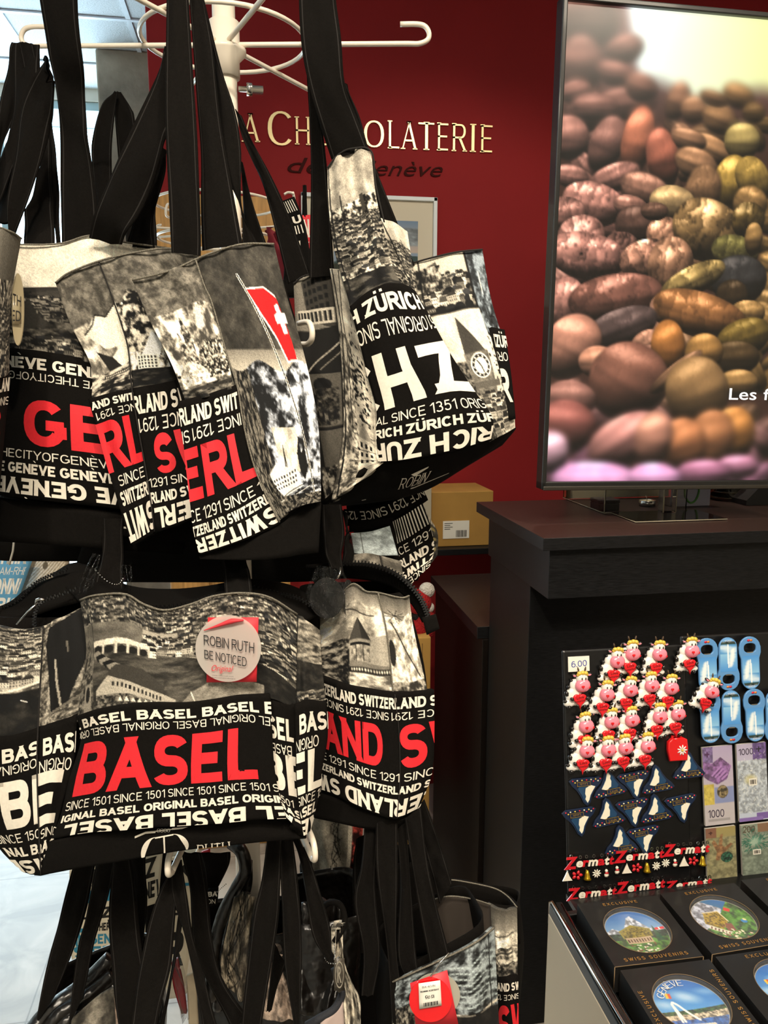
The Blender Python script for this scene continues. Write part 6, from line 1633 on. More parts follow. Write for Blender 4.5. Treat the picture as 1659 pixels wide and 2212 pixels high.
def raised(name, items, m, parent, th=.006, shear=0.0):
    bm = bmesh.new()
    for s_, x0, x1, yb0, yb1, yt0, yt1, off in items:   # baseline and cap height at both ends
        V, T, _ = text2d(s_, off)
        p00, p10 = on(1, WY - .002, x0, yb0), on(1, WY - .002, x1, yb1)
        h0 = on(1, WY - .002, x0, yt0)[2] - p00[2]; h1 = on(1, WY - .002, x1, yt1)[2] - p10[2]
        vs = []
        for a, b in V:
            h = h0 * (1 - a) + h1 * a
            vs.append(bm.verts.new((p00[0] + (p10[0] - p00[0]) * a + shear * b * h, p00[1], p00[2] + (p10[2] - p00[2]) * a + b * h)))
        for t in T:
            try: bm.faces.new([vs[i] for i in t])
            except ValueError: pass
    r = bmesh.ops.extrude_face_region(bm, geom=bm.faces[:])
    for v in [g for g in r['geom'] if isinstance(g, bmesh.types.BMVert)]: v.co.y -= th
    return bm_obj(name, bm, m, parent)


for ch, x0, x1, yb0, yb1, yt0, yt1 in (('L', 478, 512, 303, 304, 243, 244), ('A', 522, 562, 306, 307, 246, 248), ('C', 579, 630, 314, 316, 240, 242)):
    raised('letter', [(ch, x0, x1, yb0, yb1, yt0, yt1, -.01)], gold, sg)
lx = [(637, 671), (682, 722), (732, 772), (786, 829), (837, 862), (865, 901), (903, 937), (943, 967), (975, 1008), (1014, 1027), (1036, 1062)]
for ch, (x0, x1) in zip('HOCOLATERIE', lx):
    f0_, f1_ = (x0 - 638) / 424, (x1 - 638) / 424
    raised('letter', [(ch, x0, x1, 312 + 18 * f0_, 312 + 18 * f1_, 254 + 18 * f0_, 254 + 18 * f1_, -.01)], gold, sg)
sm = mat('dark_script', '3a1512', .7, spec=.1)
raised('script_word', [('de', 617, 690, 372, 376, 340, 342, .0)], sm, sg, .004, .5)
raised('script_word', [('Genève', 760, 950, 378, 382, 345, 350, -.004)], sm, sg, .004, .5)
# framed picture
fr = thing('picture_frame', on(1, WY, 800, 560), 'white framed landscape picture hanging on the red wall', 'picture')
c0, c1 = on(1, WY - .02, 650, 415), on(1, WY - .02, 945, 432)
x0, x1, zt, zb = c0[0], c1[0], c0[2], c0[2] - .42
bm = bmesh.new()
for a, b in (((x0, zb), (x0 + .016, zt)), ((x1 - .016, zb), (x1, zt)), ((x0, zt - .016), (x1, zt)), ((x0, zb), (x1, zb + .016))):
    hexa(bm, (a[0], WY - .024, a[1]), (b[0], WY - .001, b[1]), None, .002)
bm_obj('frame', bm, mat('white_lacquer', 'e4eaec', .4), fr)
box('passe_partout', (x0 + .015, WY - .010, zb + .015), (x1 - .015, WY - .006, zt - .015), mat('cream_mount', 'dcd2bc', .8), fr, .0005)
A = Art(150, 170, (.55, .62, .70)); A.grad(0, 90, (.45, .55, .66), (.80, .72, .66)); A.tex((A.Y > 20) & (A.Y < 70), .45, .75, 26, 150, 1.6, (.9, .96, 1)); A.poly([(0, 120), (60, 80), (150, 100), (150, 170), (0, 170)], (.20, .30, .30)); A.tex(A.Y > 125, .12, .35, 10, 151, 1.5, (.8, 1, .7))
U, V = np.meshgrid(np.linspace(0, 1, 61), np.linspace(0, 1, 69)); U = U.ravel(); V = V.ravel()
pts = np.stack([x0 + .13 + U * (x1 - x0 - .21), np.full(len(U), WY - .0125), zt - .095 - V * .24], 1)
i, j = np.meshgrid(np.arange(68), np.arange(60), indexing='ij'); a = (i * 61 + j).ravel()
link('print', mesh_np('print', pts, np.stack([a, a + 61, a + 62, a + 1], 1).tolist(), [mat('paper_print', 'ffffff', .6, vcol=True)], None, False, s2l(A.sample(U, V))), fr)

# second spinner stand with light wood cabinet behind
wood = mat('light_oak', 'b98a4c', .5, noise=(7, .25), bump=(60, .2, .001), stretch=(12, 12, 1))
cb = thing('wood_cabinet', on(1, 3.1, 470, 800), 'light wood cabinet against the red wall behind the bags', 'cabinet')
a = on(1, 3.1, 338, 436); b = on(1, 3.1, 606, 436)
bm = bmesh.new(); hexa(bm, (a[0], 2.95, FL), (b[0], 3.28, a[2]), None, .004); bm_obj('body', bm, wood, cb)
bm = bmesh.new()
for k in range(3):
    w_ = (b[0] - a[0]) / 3
    hexa(bm, (a[0] + k * w_ + .006, 2.937, FL + .1), (a[0] + (k + 1) * w_ - .006, 2.95, a[2] - .05), None, .002)
    bm_obj('door', bm, wood, cb); bm = bmesh.new()
bm.free()
s2 = thing('spinner_rack', P(460, 1500, 2.1), 'second smaller white wire spinner rack farther back', 'rack')
c0 = P(470, 500, 2.1)
for z_, R_ in ((c0[2] + .07, .165), (c0[2] - .02, .16), (c0[2] - .07, .15)):
    tube('ring', [(c0[0] + R_ * math.cos(t), c0[1] + R_ * math.sin(t), z_) for t in np.linspace(0, 2 * math.pi, 40, endpoint=False)], .0035, wire, s2, 8, True)
for k in range(8):
    t = k * math.pi / 4 + .2; c, q = math.cos(t), math.sin(t)
    tube('hook_arm', [(c0[0] + r_ * c, c0[1] + r_ * q, c0[2] + h) for r_, h in ((.02, 0), (.12, .0), (.2, 0), (.212, .01), (.205, .03), (.19, .032))], .003, wire, s2, 8, n=24)
tube('pole', [(c0[0], c0[1], FL), (c0[0], c0[1], c0[2] + .1)], .012, wire, s2, 12)
# hooded hook with the striped bag
k2 = thing('tote_bag', P(640, 660, 1.9), 'narrow black bag with white stripes and letters hanging near the framed picture', 'bag')
hull('body', [(602, 445, 1.92), (612, 540, 1.92), (606, 640, 1.92)], [(636, 430, 1.92), (668, 540, 1.92), (672, 640, 1.92)], [.02, .03, .03], k2, black, inner=.2)
hat = [[(a, .02), (a + .05, .02), (a + .12, .15), (a + .07, .15)] for a in np.arange(.05, .85, .14)] + [[(a, .62), (a + .05, .62), (a + .12, .8), (a + .07, .8)] for a in np.arange(.05, .85, .14)] + [[(a, .30), (a + .06, .30), (a + .10, .38), (a + .04, .38)] for a in (.2, .4, .55, .75)]
s_ = Surf([[(604, 436, 1.9), (636, 424, 1.9)], [(622, 500, 1.9), (660, 490, 1.9)], [(618, 580, 1.9), (672, 575, 1.9)], [(608, 640, 1.9), (674, 640, 1.9)]])
pocket(s_, [('LU', 616, 650, .2, .28, False, .045), ('21', 620, 650, .44, .52, False, .02)], k2, 8, 12, shapes=[(hat, 1)])
tube('hook', [P(660, 560, 1.95), P(636, 430, 1.93), P(632, 418, 1.92), P(622, 416, 1.92), P(614, 420, 1.92)], .003, wire, k2, 8, n=24)
rg = thing('red_cloth', P(600, 600, 2.0), 'dark red cloth item hanging beside the oak cabinet', 'cloth')
s_ = Surf([[(575, 490, 2.0), (600, 500, 2.0)], [(585, 560, 2.0), (622, 560, 2.0)], [(590, 640, 2.0), (640, 640, 2.0)]], .01, 5)
panel('fabric', s_, rg, [mat('dark_red_fabric', '6d1220', .85)], 8, 10, skirt=.02)
rb = thing('red_bag', P(665, 560, 2.2), 'bright red and white printed bag partly behind the striped bag', 'bag')
s_ = Surf([[(646, 466, 2.2), (672, 466, 2.2), (700, 470, 2.2)], [(648, 560, 2.2), (675, 560, 2.2), (710, 560, 2.2)]], .006, 4)
panel('fabric', s_, rb, [mat('bright_red_fabric', 'd8343c', .7), cream], 10, 10, None, [('N', 655, 672, .1, .5, False, .04), ('Z', 652, 672, .6, .9, False, .04)], skirt=.03)

# cartons on the wall shelf
sf = on(1, 3.0, 1000, 1180)[2]
shf = thing('wall_shelf', (.9, 3.1, sf), 'dark shelf board on the red wall carrying two cartons', 'shelf')
box('board', (.35, 2.95, sf - .025), (1.25, WY - .001, sf), dark_lam, shf, .002)
bc = thing('carton', (.95, 3.1, sf), 'brown cardboard carton with a white barcode label on the shelf', 'box')
card = mat('brown_cardboard', 'b08642', .85, noise=(9, .08)); 
xa, xb = on(1, 3.0, 930, 1100)[0], on(1, 3.0, 1050, 1100)[0] + .03
zc = on(1, 3.0, 1000, 1062)[2]
box('box', (xa, 3.0, sf + .001), (xb, 3.26, zc), card, bc, .003)
la, lb = on(1, 2.998, 957, 1126), on(1, 2.998, 1013, 1162)
bm = bmesh.new(); hexa(bm, (la[0], 2.9965, lb[2]), (lb[0], 2.999, la[2]), None, 0)
lo_ = bm_obj('label', bm, mat('paper_label'), bc)
bm = bmesh.new()
for k in range(9): hexa(bm, (la[0] + .055 + k * .005, 2.9955, lb[2] + .006), (la[0] + .057 + k * .005 + (k % 3) * .0007, 2.9965, lb[2] + .034))
for k in range(4): hexa(bm, (la[0] + .006, 2.9955, la[2] - .01 - k * .008), (la[0] + .04 - (k % 2) * .01, 2.9965, la[2] - .008 - k * .008))
bm_obj('barcode', bm, ink, lo_)
wc_ = thing('carton', (.72, 3.1, sf), 'plain pale grey carton beside the brown one on the shelf', 'box')
xw = on(1, 2.97, 956, 1100)[0]
box('box', (xw - .2, 2.97, sf + .001), (min(xw - .002, xa - .003), 3.2, on(1, 2.97, 930, 1055)[2]), mat('pale_cardboard', 'b3aa95', .85), wc_, .003)
tc_ = thing('carton', (.5, 2.6, FL), 'tall narrow brown carton standing on the floor by the desk', 'box')
p0, p1 = on(1, 2.45, 872, 1380), on(1, 2.45, 931, 1380)
box('box', (p0[0], 2.45, FL), (p1[0], 2.62, p0[2]), card, tc_, .003)
tube('tape_line', [(p1[0] - .03, 2.4495, FL + .02), (p1[0] - .03, 2.4495, p0[2] - .02)], .0012, mat('carton_edge', '5f451c', .8), tc_, 6)
plt = thing('plush_toy', P(915, 1370, 2.5), 'red and white soft toy bundle lying on the tall carton', 'toy')
for k, (x, y, r_, mm) in enumerate(((905, 1300, .045, 'plush_red'), (918, 1340, .04, 'plush_red'), (900, 1358, .04, 'plush_red'), (922, 1275, .028, 'plush_white'), (926, 1312, .02, 'plush_white'), (902, 1330, .022, 'plush_black'), (918, 1366, .03, 'plush_red'))):
    bm = bmesh.new(); bmesh.ops.create_icosphere(bm, subdivisions=3, radius=r_, matrix=Matrix.Translation(Vector(on(1, 2.53, x, y).tolist())))
    bm_obj('tuft', bm, mat(mm, {'plush_red': 'a81618', 'plush_white': 'd8d0c4', 'plush_black': '181210'}[mm], .95, bump=(160, 1, .01)), plt, True)
# blue lettered board at far left
sgn = thing('poster_board', P(30, 1300, 1.9), 'pale blue board with white capital letters at the far left edge', 'sign')
s_ = Surf([[(-60, 1200, 1.9), (66, 1200, 1.9)], [(-60, 1330, 1.9), (20, 1330, 1.9)]])
cw = mat('white_letter', 'ece9e0', .6)
panel('board', s_, sgn, [mat('pale_blue_card', '5fa0c8', .6, noise=(6, .08)), cw], 4, 4, None, [('STEIN', -20, 62, -.1, .14, False, .03), ('AM-RHEIN', 0, 74, .19, .32, False, .01), ('SONNE', -30, 52, .38, .64, False, .04), ('PARIS', -50, 38, .70, .96, False, .04)], skirt=.02)
bg_ = thing('patterned_board', P(100, 1280, 2.0), 'beige corrugated panel beside the blue board', 'panel')
A = Art(150, 120, (.62, .55, .45)); A.put(((A.X * .9 + A.Y) % 9) < 4, (.78, .74, .68)); A.poly([(0, 0), (40, 0), (0, 100)], (.80, .74, .64)); A.poly([(44, 0), (62, 0), (30, 120), (10, 120)], (.42, .36, .28)); A.ell(90, 16, 8, 8, (.4, .35, .28))
s_ = Surf([[(40, 1205, 1.98), (140, 1205, 1.98)], [(0, 1330, 1.98), (140, 1330, 1.98)]])
panel('panel', s_, bg_, [mat('paper_print')], 90, 70, A, skirt=.03)

ribbon('handle', [(654, 400, 2.2), (652, 470, 2.2)], [(662, 400, 2.2), (664, 470, 2.2)], rb, KS)
# ================================================================== things on the counter under the screen
acr = mat('clear_acrylic', 'ffffff', .03, trans=1.0, ior=1.25, spec=.6)
acr_e = mat('acrylic_edge', 'e8dcc0', .15, trans=.5, ior=1.3)
CT = 1.1703
def oc(x, y): return on(2, CT, x, y)
p = oc(1230, 1082); q = oc(1305, 1110); r_ = oc(1480, 1104)
ah = thing('acrylic_box', (p[0], p[1], CT), 'low clear acrylic tray box standing at the counter edge', 'box')
bm = bmesh.new()
X0, X1, Y0, Y1 = q[0], r_[0], q[1], q[1] + .30
hexa(bm, (X0, Y0, CT), (X1, Y0 + .003, CT + .10)); hexa(bm, (X0, Y1 - .003, CT), (X1, Y1, CT + .10)); hexa(bm, (X0, Y0, CT), (X0 + .003, Y1, CT + .10)); hexa(bm, (X1 - .003, Y0, CT), (X1, Y1, CT + .10))
bm_obj('walls', bm, acr, ah)
box('backing_card', (X0 + .006, Y1 - .02, CT + .001), (X1 + .10, Y1 - .012, CT + .13), mat('cream_backing', 'efe0b4', .7), ah, .001)
for a, b in (((X0, Y0), (X1, Y0)), ((X0, Y0), (X0, Y1)), ((X0, Y1), (X1, Y1))):
    tube('edge', [(a[0], a[1], CT + .002), (b[0], b[1], CT + .002)], .0016, acr_e, ah, 6)
tube('edge', [(X0, Y0, CT), (X0, Y0, CT + .1)], .0016, acr_e, ah, 6)
p = oc(1275, 1097); q = oc(1338, 1103)
bb = thing('black_box', (p[0], p[1], CT), 'small square black plastic case inside the acrylic tray', 'box')
w_ = q[0] - p[0]
box('case', (p[0], q[1], CT), (q[0], q[1] + .06, CT + .022), mat('matt_black_plastic'), bb, .003)
box('lid', (p[0] - .001, q[1] - .001, CT + .022), (q[0] + .001, q[1] + .061, CT + .033), mat('matt_black_plastic'), bb, .003)
p = oc(1408, 1096)
tl_ = thing('tealight', (p[0], p[1], CT), 'tealight candle in a metal cup on the counter', 'candle')
Mt = Matrix.Translation((p[0], p[1] + .03, CT))
lathe('cup', [(0, .0), (.024, 0), (.0255, .018), (.0245, .018), (.0235, .006), (0, .006)], mat('bright_steel'), tl_, 32, Mt)
lathe('wax', [(0, .006), (.0232, .006), (.0232, .0155), (0, .0165)], mat('cream_wax', 'e9dcae', .5), tl_, 32, Mt)
flame = None
tube('wick', [(p[0], p[1] + .03, CT + .016), (p[0] - .002, p[1] + .03, CT + .024), (p[0] - .006, p[1] + .03, CT + .031)], .001, cream, tl_, 6)
# clear sign holder on a flat acrylic foot
f0, f1, f2, f3 = oc(1373, 1130), oc(1562, 1121), oc(1508, 1103), oc(1330, 1109)
sh = thing('acrylic_stand', ((f0[0] + f2[0]) / 2, (f0[1] + f2[1]) / 2, CT), 'clear acrylic display stand with flat foot near the front of the counter', 'stand')
bm = bmesh.new(); hexa(bm, (f0[0], f0[1], CT), (f1[0], f3[1], CT + .005), None, .001); bm_obj('foot', bm, acr, sh)
tube('foot_edge', [(f0[0], f0[1], CT + .003), (f1[0], f0[1], CT + .003), (f1[0] - .0, f3[1], CT + .003), (f0[0], f3[1], CT + .003)], .0014, acr_e, sh, 6, True)
u0 = oc(1432, 1112); u1 = oc(1462, 1112)
bm = bmesh.new(); hexa(bm, (u0[0], u0[1], CT + .005), (u1[0], u0[1] + .03, CT + .12), None, .001); bm_obj('upright', bm, acr, sh)
for xx in (u0[0], u1[0]): tube('upright_edge', [(xx, u0[1], CT + .006), (xx, u0[1], CT + .12)], .0022 if xx == u0[0] else .0014, acr_e, sh, 6)
# grey card with a green ring
c0, c1 = oc(1462, 1097), oc(1546, 1096)
gc = thing('gift_card_box', (c0[0], c0[1] + .04, CT), 'pale lilac grey card box with a green ring motif', 'box')
box('box', (c0[0], c0[1] + .02, CT), (c1[0], c0[1] + .045, CT + .11), mat('lilac_grey_card', '9d9cae', .7), gc, .0015)
ring = mat('green_ring', '3f7a2c', .4)
cx = (c0[0] + c1[0]) / 2 - .003
tube('ring_print', [(cx + .023 * math.cos(t) * (1 + .1 * math.sin(t)), c0[1] + .018, CT + .045 + .034 * math.sin(t)) for t in np.linspace(0, 2 * math.pi, 30, endpoint=False)], .003, ring, gc, 8, True)
tube('ring_clasp', [(cx - .03, c0[1] + .017, CT + .076), (cx + .035, c0[1] + .017, CT + .078)], .006, ring, gc, 8)
p = oc(1590, 1084)
gj = thing('glass_jar', (p[0], p[1] + .05, CT), 'round clear glass jar standing behind the screen', 'jar')
glass = mat('clear_glass', 'fff6e0', .02, trans=1.0, ior=1.35)
lathe('jar', [(0, 0), (.05, 0), (.056, .008), (.058, .12), (.055, .12), (.053, .012), (0, .008)], glass, gj, 40, Matrix.Translation((p[0], p[1] + .05, CT)))
for z_ in (.012, .03): tube('jar_ridge', [(p[0] + .057 * math.cos(t), p[1] + .05 + .057 * math.sin(t), CT + z_) for t in np.linspace(0, 2 * math.pi, 36, endpoint=False)], .002, glass, gj, 6, True)
# ================================================================== souvenir display in front of the counter
def curve_shape(loops, depth, bev=0.0):
    """solid plate from flat outlines (inner loops become holes)"""
    cu = bpy.data.curves.new('outline', 'CURVE'); cu.dimensions = '2D'; cu.fill_mode = 'BOTH'; cu.extrude = depth; cu.bevel_depth = bev; cu.bevel_resolution = 1
    for L in loops:
        sp = cu.splines.new('POLY'); sp.points.add(len(L) - 1)
        for k, (x, y) in enumerate(L): sp.points[k].co = (float(x), float(y), 0, 1)
        sp.use_cyclic_u = True
    ob = bpy.data.objects.new('outline', cu); COL.objects.link(ob)
    dg = bpy.context.evaluated_depsgraph_get(); dg.update()
    me = bpy.data.meshes.new_from_object(ob.evaluated_get(dg), depsgraph=dg)
    bpy.data.objects.remove(ob); bpy.data.curves.remove(cu)
    me.materials.clear()
    return me


def flat_part(name, loops, depth, m, parent, z=0.0, bev=0.0, smooth=False):
    me = curve_shape(loops, depth, bev); me.materials.append(m)
    for v in me.vertices: v.co.z += z
    me.polygons.foreach_set('use_smooth', np.full(len(me.polygons), smooth))
    me.name = name
    return link(name, me, parent, True)


def blob(name, els, m, parent, sub=2):
    bm = bmesh.new()
    for cx, cy, cz, rx, ry, rz, rot in els:
        M_ = Matrix.Translation((cx, cy, cz)) @ Matrix.Rotation(math.radians(rot), 4, 'Z') @ Matrix.Diagonal((rx, ry, rz, 1))
        bmesh.ops.create_icosphere(bm, subdivisions=sub, radius=1, matrix=M_)
    return bm_obj(name, bm, m, parent, True, True)


def text_part(name, items, m, parent, th=.3):
    """items: (string, x0, x1, ybase, ytop, z, off, rot)"""
    V, F, o = [], [], 0
    for s_, x0, x1, y0, y1, z, off, rot in items:
        A_, T, _ = text2d(s_, off)
        q = np.stack([x0 + A_[:, 0] * (x1 - x0), y0 + A_[:, 1] * (y1 - y0), np.full(len(A_), z)], 1)
        if rot:
            c, s2_ = math.cos(math.radians(rot)), math.sin(math.radians(rot)); cx, cy = (x0 + x1) / 2, (y0 + y1) / 2
            q = np.stack([cx + (q[:, 0] - cx) * c - (q[:, 1] - cy) * s2_, cy + (q[:, 0] - cx) * s2_ + (q[:, 1] - cy) * c, q[:, 2]], 1)
        V.append(q); F += [[k + o for k in t] for t in T.tolist()]; o += len(q)
    return link(name, mesh_np(name, np.concatenate(V), F, [m], None, False), parent, True)


def art_part(name, A, x0, y0, x1, y1, z, parent, m, nu=40, nv=60, capsule=False, disc_=False, zf=None):
    """picture on a flat patch: x0,y0 lower left, x1,y1 upper right"""
    U, V = np.meshgrid(np.linspace(0, 1, nu + 1), np.linspace(0, 1, nv + 1)); U = U.ravel(); V = V.ravel()
    X = x0 + U * (x1 - x0); Y = y1 + V * (y0 - y1)
    if capsule:
        w = (x1 - x0) / 2; cx = (x0 + x1) / 2
        yb = np.clip((y0 + w - Y) / w, 0, 1); k = np.sqrt(np.clip(1 - yb ** 2, 0, 1))
        if capsule == 'top':
            yt = np.clip((Y - (y1 - w)) / w, 0, 1); k = np.minimum(k, np.sqrt(np.clip(1 - yt ** 2, 0, 1)))
        X = cx + (X - cx) * np.maximum(k, .02)
    if disc_:
        a, b = U * 2 - 1, V * 2 - 1
        dx = a * np.sqrt(1 - b * b / 2); dy = b * np.sqrt(1 - a * a / 2)
        X = (x0 + x1) / 2 + dx * (x1 - x0) / 2; Y = (y0 + y1) / 2 - dy * (y1 - y0) / 2
        U, V = (dx + 1) / 2, (dy + 1) / 2
    Z = np.full(len(X), z) if zf is None else z + zf((X - (x0 + x1) / 2) / (x1 - x0) * 2, (Y - (y0 + y1) / 2) / (y1 - y0) * 2)
    i, j = np.meshgrid(np.arange(nv), np.arange(nu), indexing='ij'); a = (i * (nu + 1) + j).ravel()
    return link(name, mesh_np(name, np.stack([X, Y, Z], 1), np.stack([a, a + nu + 1, a + nu + 2, a + 1], 1).tolist(), [m], None, True, s2l(A.sample(U, V))), parent, True)


BTL = on(1, 1.28, 1215, 1405); BBL = on(1, 1.20, 1228, 1935)
bx = np.array([1.0, 0, 0]); by = (BTL - BBL) / np.linalg.norm(BTL - BBL)
bx = bx - by * (bx @ by); bx /= np.linalg.norm(bx); bz = np.cross(bx, by)
US = .00086                           # one unit of the small things, metres


def onB(x, y, lift=0.0):
    r = ray(x, y); o = BTL + bz * lift
    return CAM + ((o - CAM) @ bz) / (r @ bz) * r


def BM(x, y, lift=.002, rot=0.0, s=1.0):
    M_ = frame3(onB(x, y, lift), bx, by)
    return M_ @ Matrix.Rotation(math.radians(rot), 4, 'Z') @ Matrix.Scale(US * s, 4)


def place(t, M_): t.location = M_.to_translation(); t.rotation_euler = M_.to_euler(); t.scale = M_.to_scale(); return t


bk = mat('black_board', '0b0b0c', .38, noise=(40, .2), coat=.25)
mb = thing('display_board', onB(1400, 1935), 'glossy black board leaning upright with magnets and openers stuck on it', 'board')
Hb = float(np.linalg.norm(BTL - BBL))
Mb = frame3(BBL, bx, by)
bm = bmesh.new(); hexa(bm, (0, 0, -.006), (.245, Hb, 0), Mb, .004); bm_obj('panel', bm, bk, mb)
bm = bmesh.new(); hexa(bm, (.2445, 0, -.02), (.62, Hb + .012, -.012), Mb, .003); bm_obj('rear_panel', bm, bk, mb)
# price ticket
pt = thing('price_ticket', onB(1250, 1434), 'small white ticket reading 6.00 in the corner of the black board', 'label')
place(pt, BM(1250, 1434, .003))
flat_part('card', [[(-24, -16), (24, -16), (24, 16), (-24, 16)]], 1.0, mat('paper_label'), pt)
text_part('handwriting', [('6.00', -17, 18, -6, 7, 1.3, .012, 3)], mat('blue_ink', '2a3f9a', .6), pt)

# ---- cow magnets
cwht = mat('cow_white_glaze', 'f2ece2', .18, coat=.6); cblk = mat('cow_black_glaze', '14110f', .2, coat=.6); cpink = mat('cow_pink_glaze', 'f08a9c', .2, coat=.6)
cyel = mat('cow_yellow_glaze', 'e2bd4a', .3, coat=.4); cred = mat('heart_red_glaze', 'd8141f', .12, coat=.8); chorn = mat('horn_brown', '4a3826', .35)
cp = thing('cow_magnet', (0, 0, 0), 'cow', 'magnet', 'cow magnets on the black board')
blob('body', [(-6, 20, 3, 17, 19, 8, 10), (-3, 40, 3, 11, 14, 6, -10), (-16, 8, 4, 12, 8, 6, 0), (10, 6, 4, 14, 7, 6, 0)], cwht, cp)
blob('spot', [(-21, 26, 5, 5, 7, 5, 20)], cblk, cp, 1); blob('spot', [(-17, 38, 4, 4, 5, 4, 0)], cblk, cp, 1); blob('spot', [(-25, 12, 6, 5, 4, 4, 0)], cblk, cp, 1); blob('spot', [(-10, 50, 4, 3, 3, 3, 0)], cblk, cp, 1)
blob('head', [(9, 54, 8, 12, 13, 8, 8)], cwht, cp)
blob('muzzle', [(9, 41, 11, 15, 13, 9, 6)], cpink, cp, 3)
blob('hair', [(3, 64, 12, 5, 4, 4, 0), (9, 65, 13, 5, 4.5, 4, 0), (15, 64, 12, 5, 4, 4, 0), (0, 61, 11, 3, 3, 3, 0), (18, 61, 11, 3, 3, 3, 0)], cyel, cp)
for sx in (-1, 1):
    e = blob('ear', [(9 + sx * 15, 60, 8, 6, 3.4, 3, sx * 18)], cblk, cp); blob('ear_lining', [(9 + sx * 15, 59.6, 10, 4, 2, 2, sx * 18)], cpink, e, 1)
    blob('horn', [(9 + sx * 7, 71, 9, 1.8, 5.5, 1.8, sx * -14)], chorn, cp, 1)
    blob('eye', [(10 + sx * 3.6, 54, 15.6, 1.4, 3, 1.0, 0)], cblk, cp, 1)
    blob('hoof', [(sx * 15 + 1, 17, 13, 5, 4, 4, sx * 30)], cblk, cp, 1)
    blob('foot', [(sx * 15 - 3, 1, 8, 5, 4, 5, 0)], cblk, cp, 1)
def heart(w, cx, cy, n=26):
    out = []
    for k in range(n):
        t = 2 * math.pi * k / n
        out.append((cx + w / 34 * 16 * math.sin(t) ** 3, cy + w / 34 * (13 * math.cos(t) - 5 * math.cos(2 * t) - 2 * math.cos(3 * t) - math.cos(4 * t))))
    return out
hp = flat_part('heart', [heart(25, 2, 15)], 1.5, cred, cp, 11, 1.6, True)
text_part('heart_lettering', [('Love', -5, 9, 17, 22, 14.4, 0, 8), ('Switzerland', -9, 12, 11, 15, 14.4, 0, 8)], cblk, hp)
flat_part('nose_heart', [heart(6, 6, 40)], .5, cred, cp, 20, .3); flat_part('nose_heart', [heart(5, 20, 38)], .5, cred, cp, 16, .3)
ordn = ['first', 'second', 'third', 'fourth', 'fifth', 'sixth']
rows = [('top', [(480, 280), (608, 225), (805, 225), (1060, 200)]), ('second', [(228, 465), (395, 530), (572, 495), (762, 465), (892, 480), (1160, 490)]),
        ('third', [(268, 775), (445, 740), (612, 728), (812, 700), (955, 680)]), ('bottom', [(245, 960), (425, 955), (563, 940), (722, 925)])]
rr = random.Random(3); k0 = 0
for rn, pos in rows:
    for q, (x, y) in enumerate(pos):
        c = cp if k0 == 0 else copy_tree(cp)
        x_, y_ = 1190 + x / 3.537 - 9, 1350 + y / 3.537 + 44
        place(c, BM(x_, y_, .001 + .0015 * (q % 2) + (.003 if rn == 'bottom' else 0), rr.uniform(-7, 5) - (16 if (rn == 'second' and q == 5) else 0), 1.13))
        c['label'] = 'white cow magnet hugging a red heart, %s from the left in the %s row' % (ordn[q], rn)
        k0 += 1

# ---- mountain magnets
mnav = mat('magnet_navy', '15243f', .3, coat=.5); mblu = mat('magnet_blue_rock', '1f4162', .3, coat=.5, noise=(900, .3)); msnow = mat('magnet_snow', 'ece6d0', .3, coat=.5); mgold = mat('magnet_gold', 'b08d3a', .3, metal=.6)
mp_ = thing('mountain_magnet', (0, 0, 0), 'm', 'magnet', 'mountain magnets on the black board')
flat_part('base', [[(-38, -2), (-30, -7), (30, -7), (38, -2), (32, 8), (22, 18), (14, 30), (7, 46), (-1, 53), (-8, 46), (-12, 32), (-20, 18), (-32, 8)]], 1.6, mnav, mp_, 2, .8)
flat_part('rock', [[(-22, 12), (16, 8), (20, 15), (12, 28), (6, 42), (-1, 48), (-6, 42), (-10, 30), (-18, 17)]], .5, mblu, mp_, 5)
flat_part('snow_face', [[(-20, 12), (-12, 9), (-7, 8), (-3, 12), (2, 14), (4, 26), (2, 32), (4, 38), (-1, 46), (-5, 40), (-8, 30), (-13, 22)]], .5, msnow, mp_, 6)
flat_part('name_plate', [[(-9, -1), (22, -1), (22, 9), (-9, 9)]], .4, mnav, mp_, 6.6); 
flat_part('plate_edge', [[(-9, -1), (22, -1), (22, 9), (-9, 9)], [(-8, 0), (21, 0), (21, 8), (-8, 8)]], .5, mgold, mp_, 6.8)
text_part('plate_lettering', [('Lindt', -2, 16, 1.4, 6.4, 7.6, .01, 0)], mgold, mp_)
for k in range(13):
    x = -33 + k * 5.3; 
    if -12 < x < 22 and k % 2: continue
    mm = [mat('dot_red', 'd02838', .3), mat('dot_cream', 'f0e4c8', .3), mat('dot_yellow', 'e2c04a', .3)][k % 3]
    blob('praline', [(x, -3 + (k % 2) * 4, 4.6, 2.2, 1.9, 1.2, 0)], mm, mp_, 1)
up = [(450, 350, 1), (815, 318, 1), (1050, 212, 1), (440, 572, 1), (805, 540, 1), (535, 785, 1), (262, 352, 0), (625, 308, 0), (210, 588, 0), (615, 520, 0), (985, 490, 0), (700, 730, 0)]
lab = ['upright in the top row above the gap, second piece', 'upright in the top row, fourth piece', 'alone at the upper right under the red bell', 'upright in the middle row, second piece', 'upright in the middle row, fourth piece', 'upright above the bracelets',
       'upside down in the top row, first piece', 'upside down in the top row, third piece', 'upside down in the middle row, first piece', 'upside down in the middle row, third piece', 'upside down in the middle row, last piece', 'upside down above the bracelets']
lab[0] = 'upright in the top row, second piece'
for q, (x, y, u_) in enumerate(up):
    c = mp_ if q == 0 else copy_tree(mp_)
    x_, y_ = 1190 + x / 3.537, 1600 + y / 3.537
    place(c, BM(x_, y_ + (12 if u_ else -13), .001, (5 if u_ else 184) + rr.uniform(-3, 3), .98))
    c['label'] = 'dark blue snowy peak magnet, ' + lab[q]

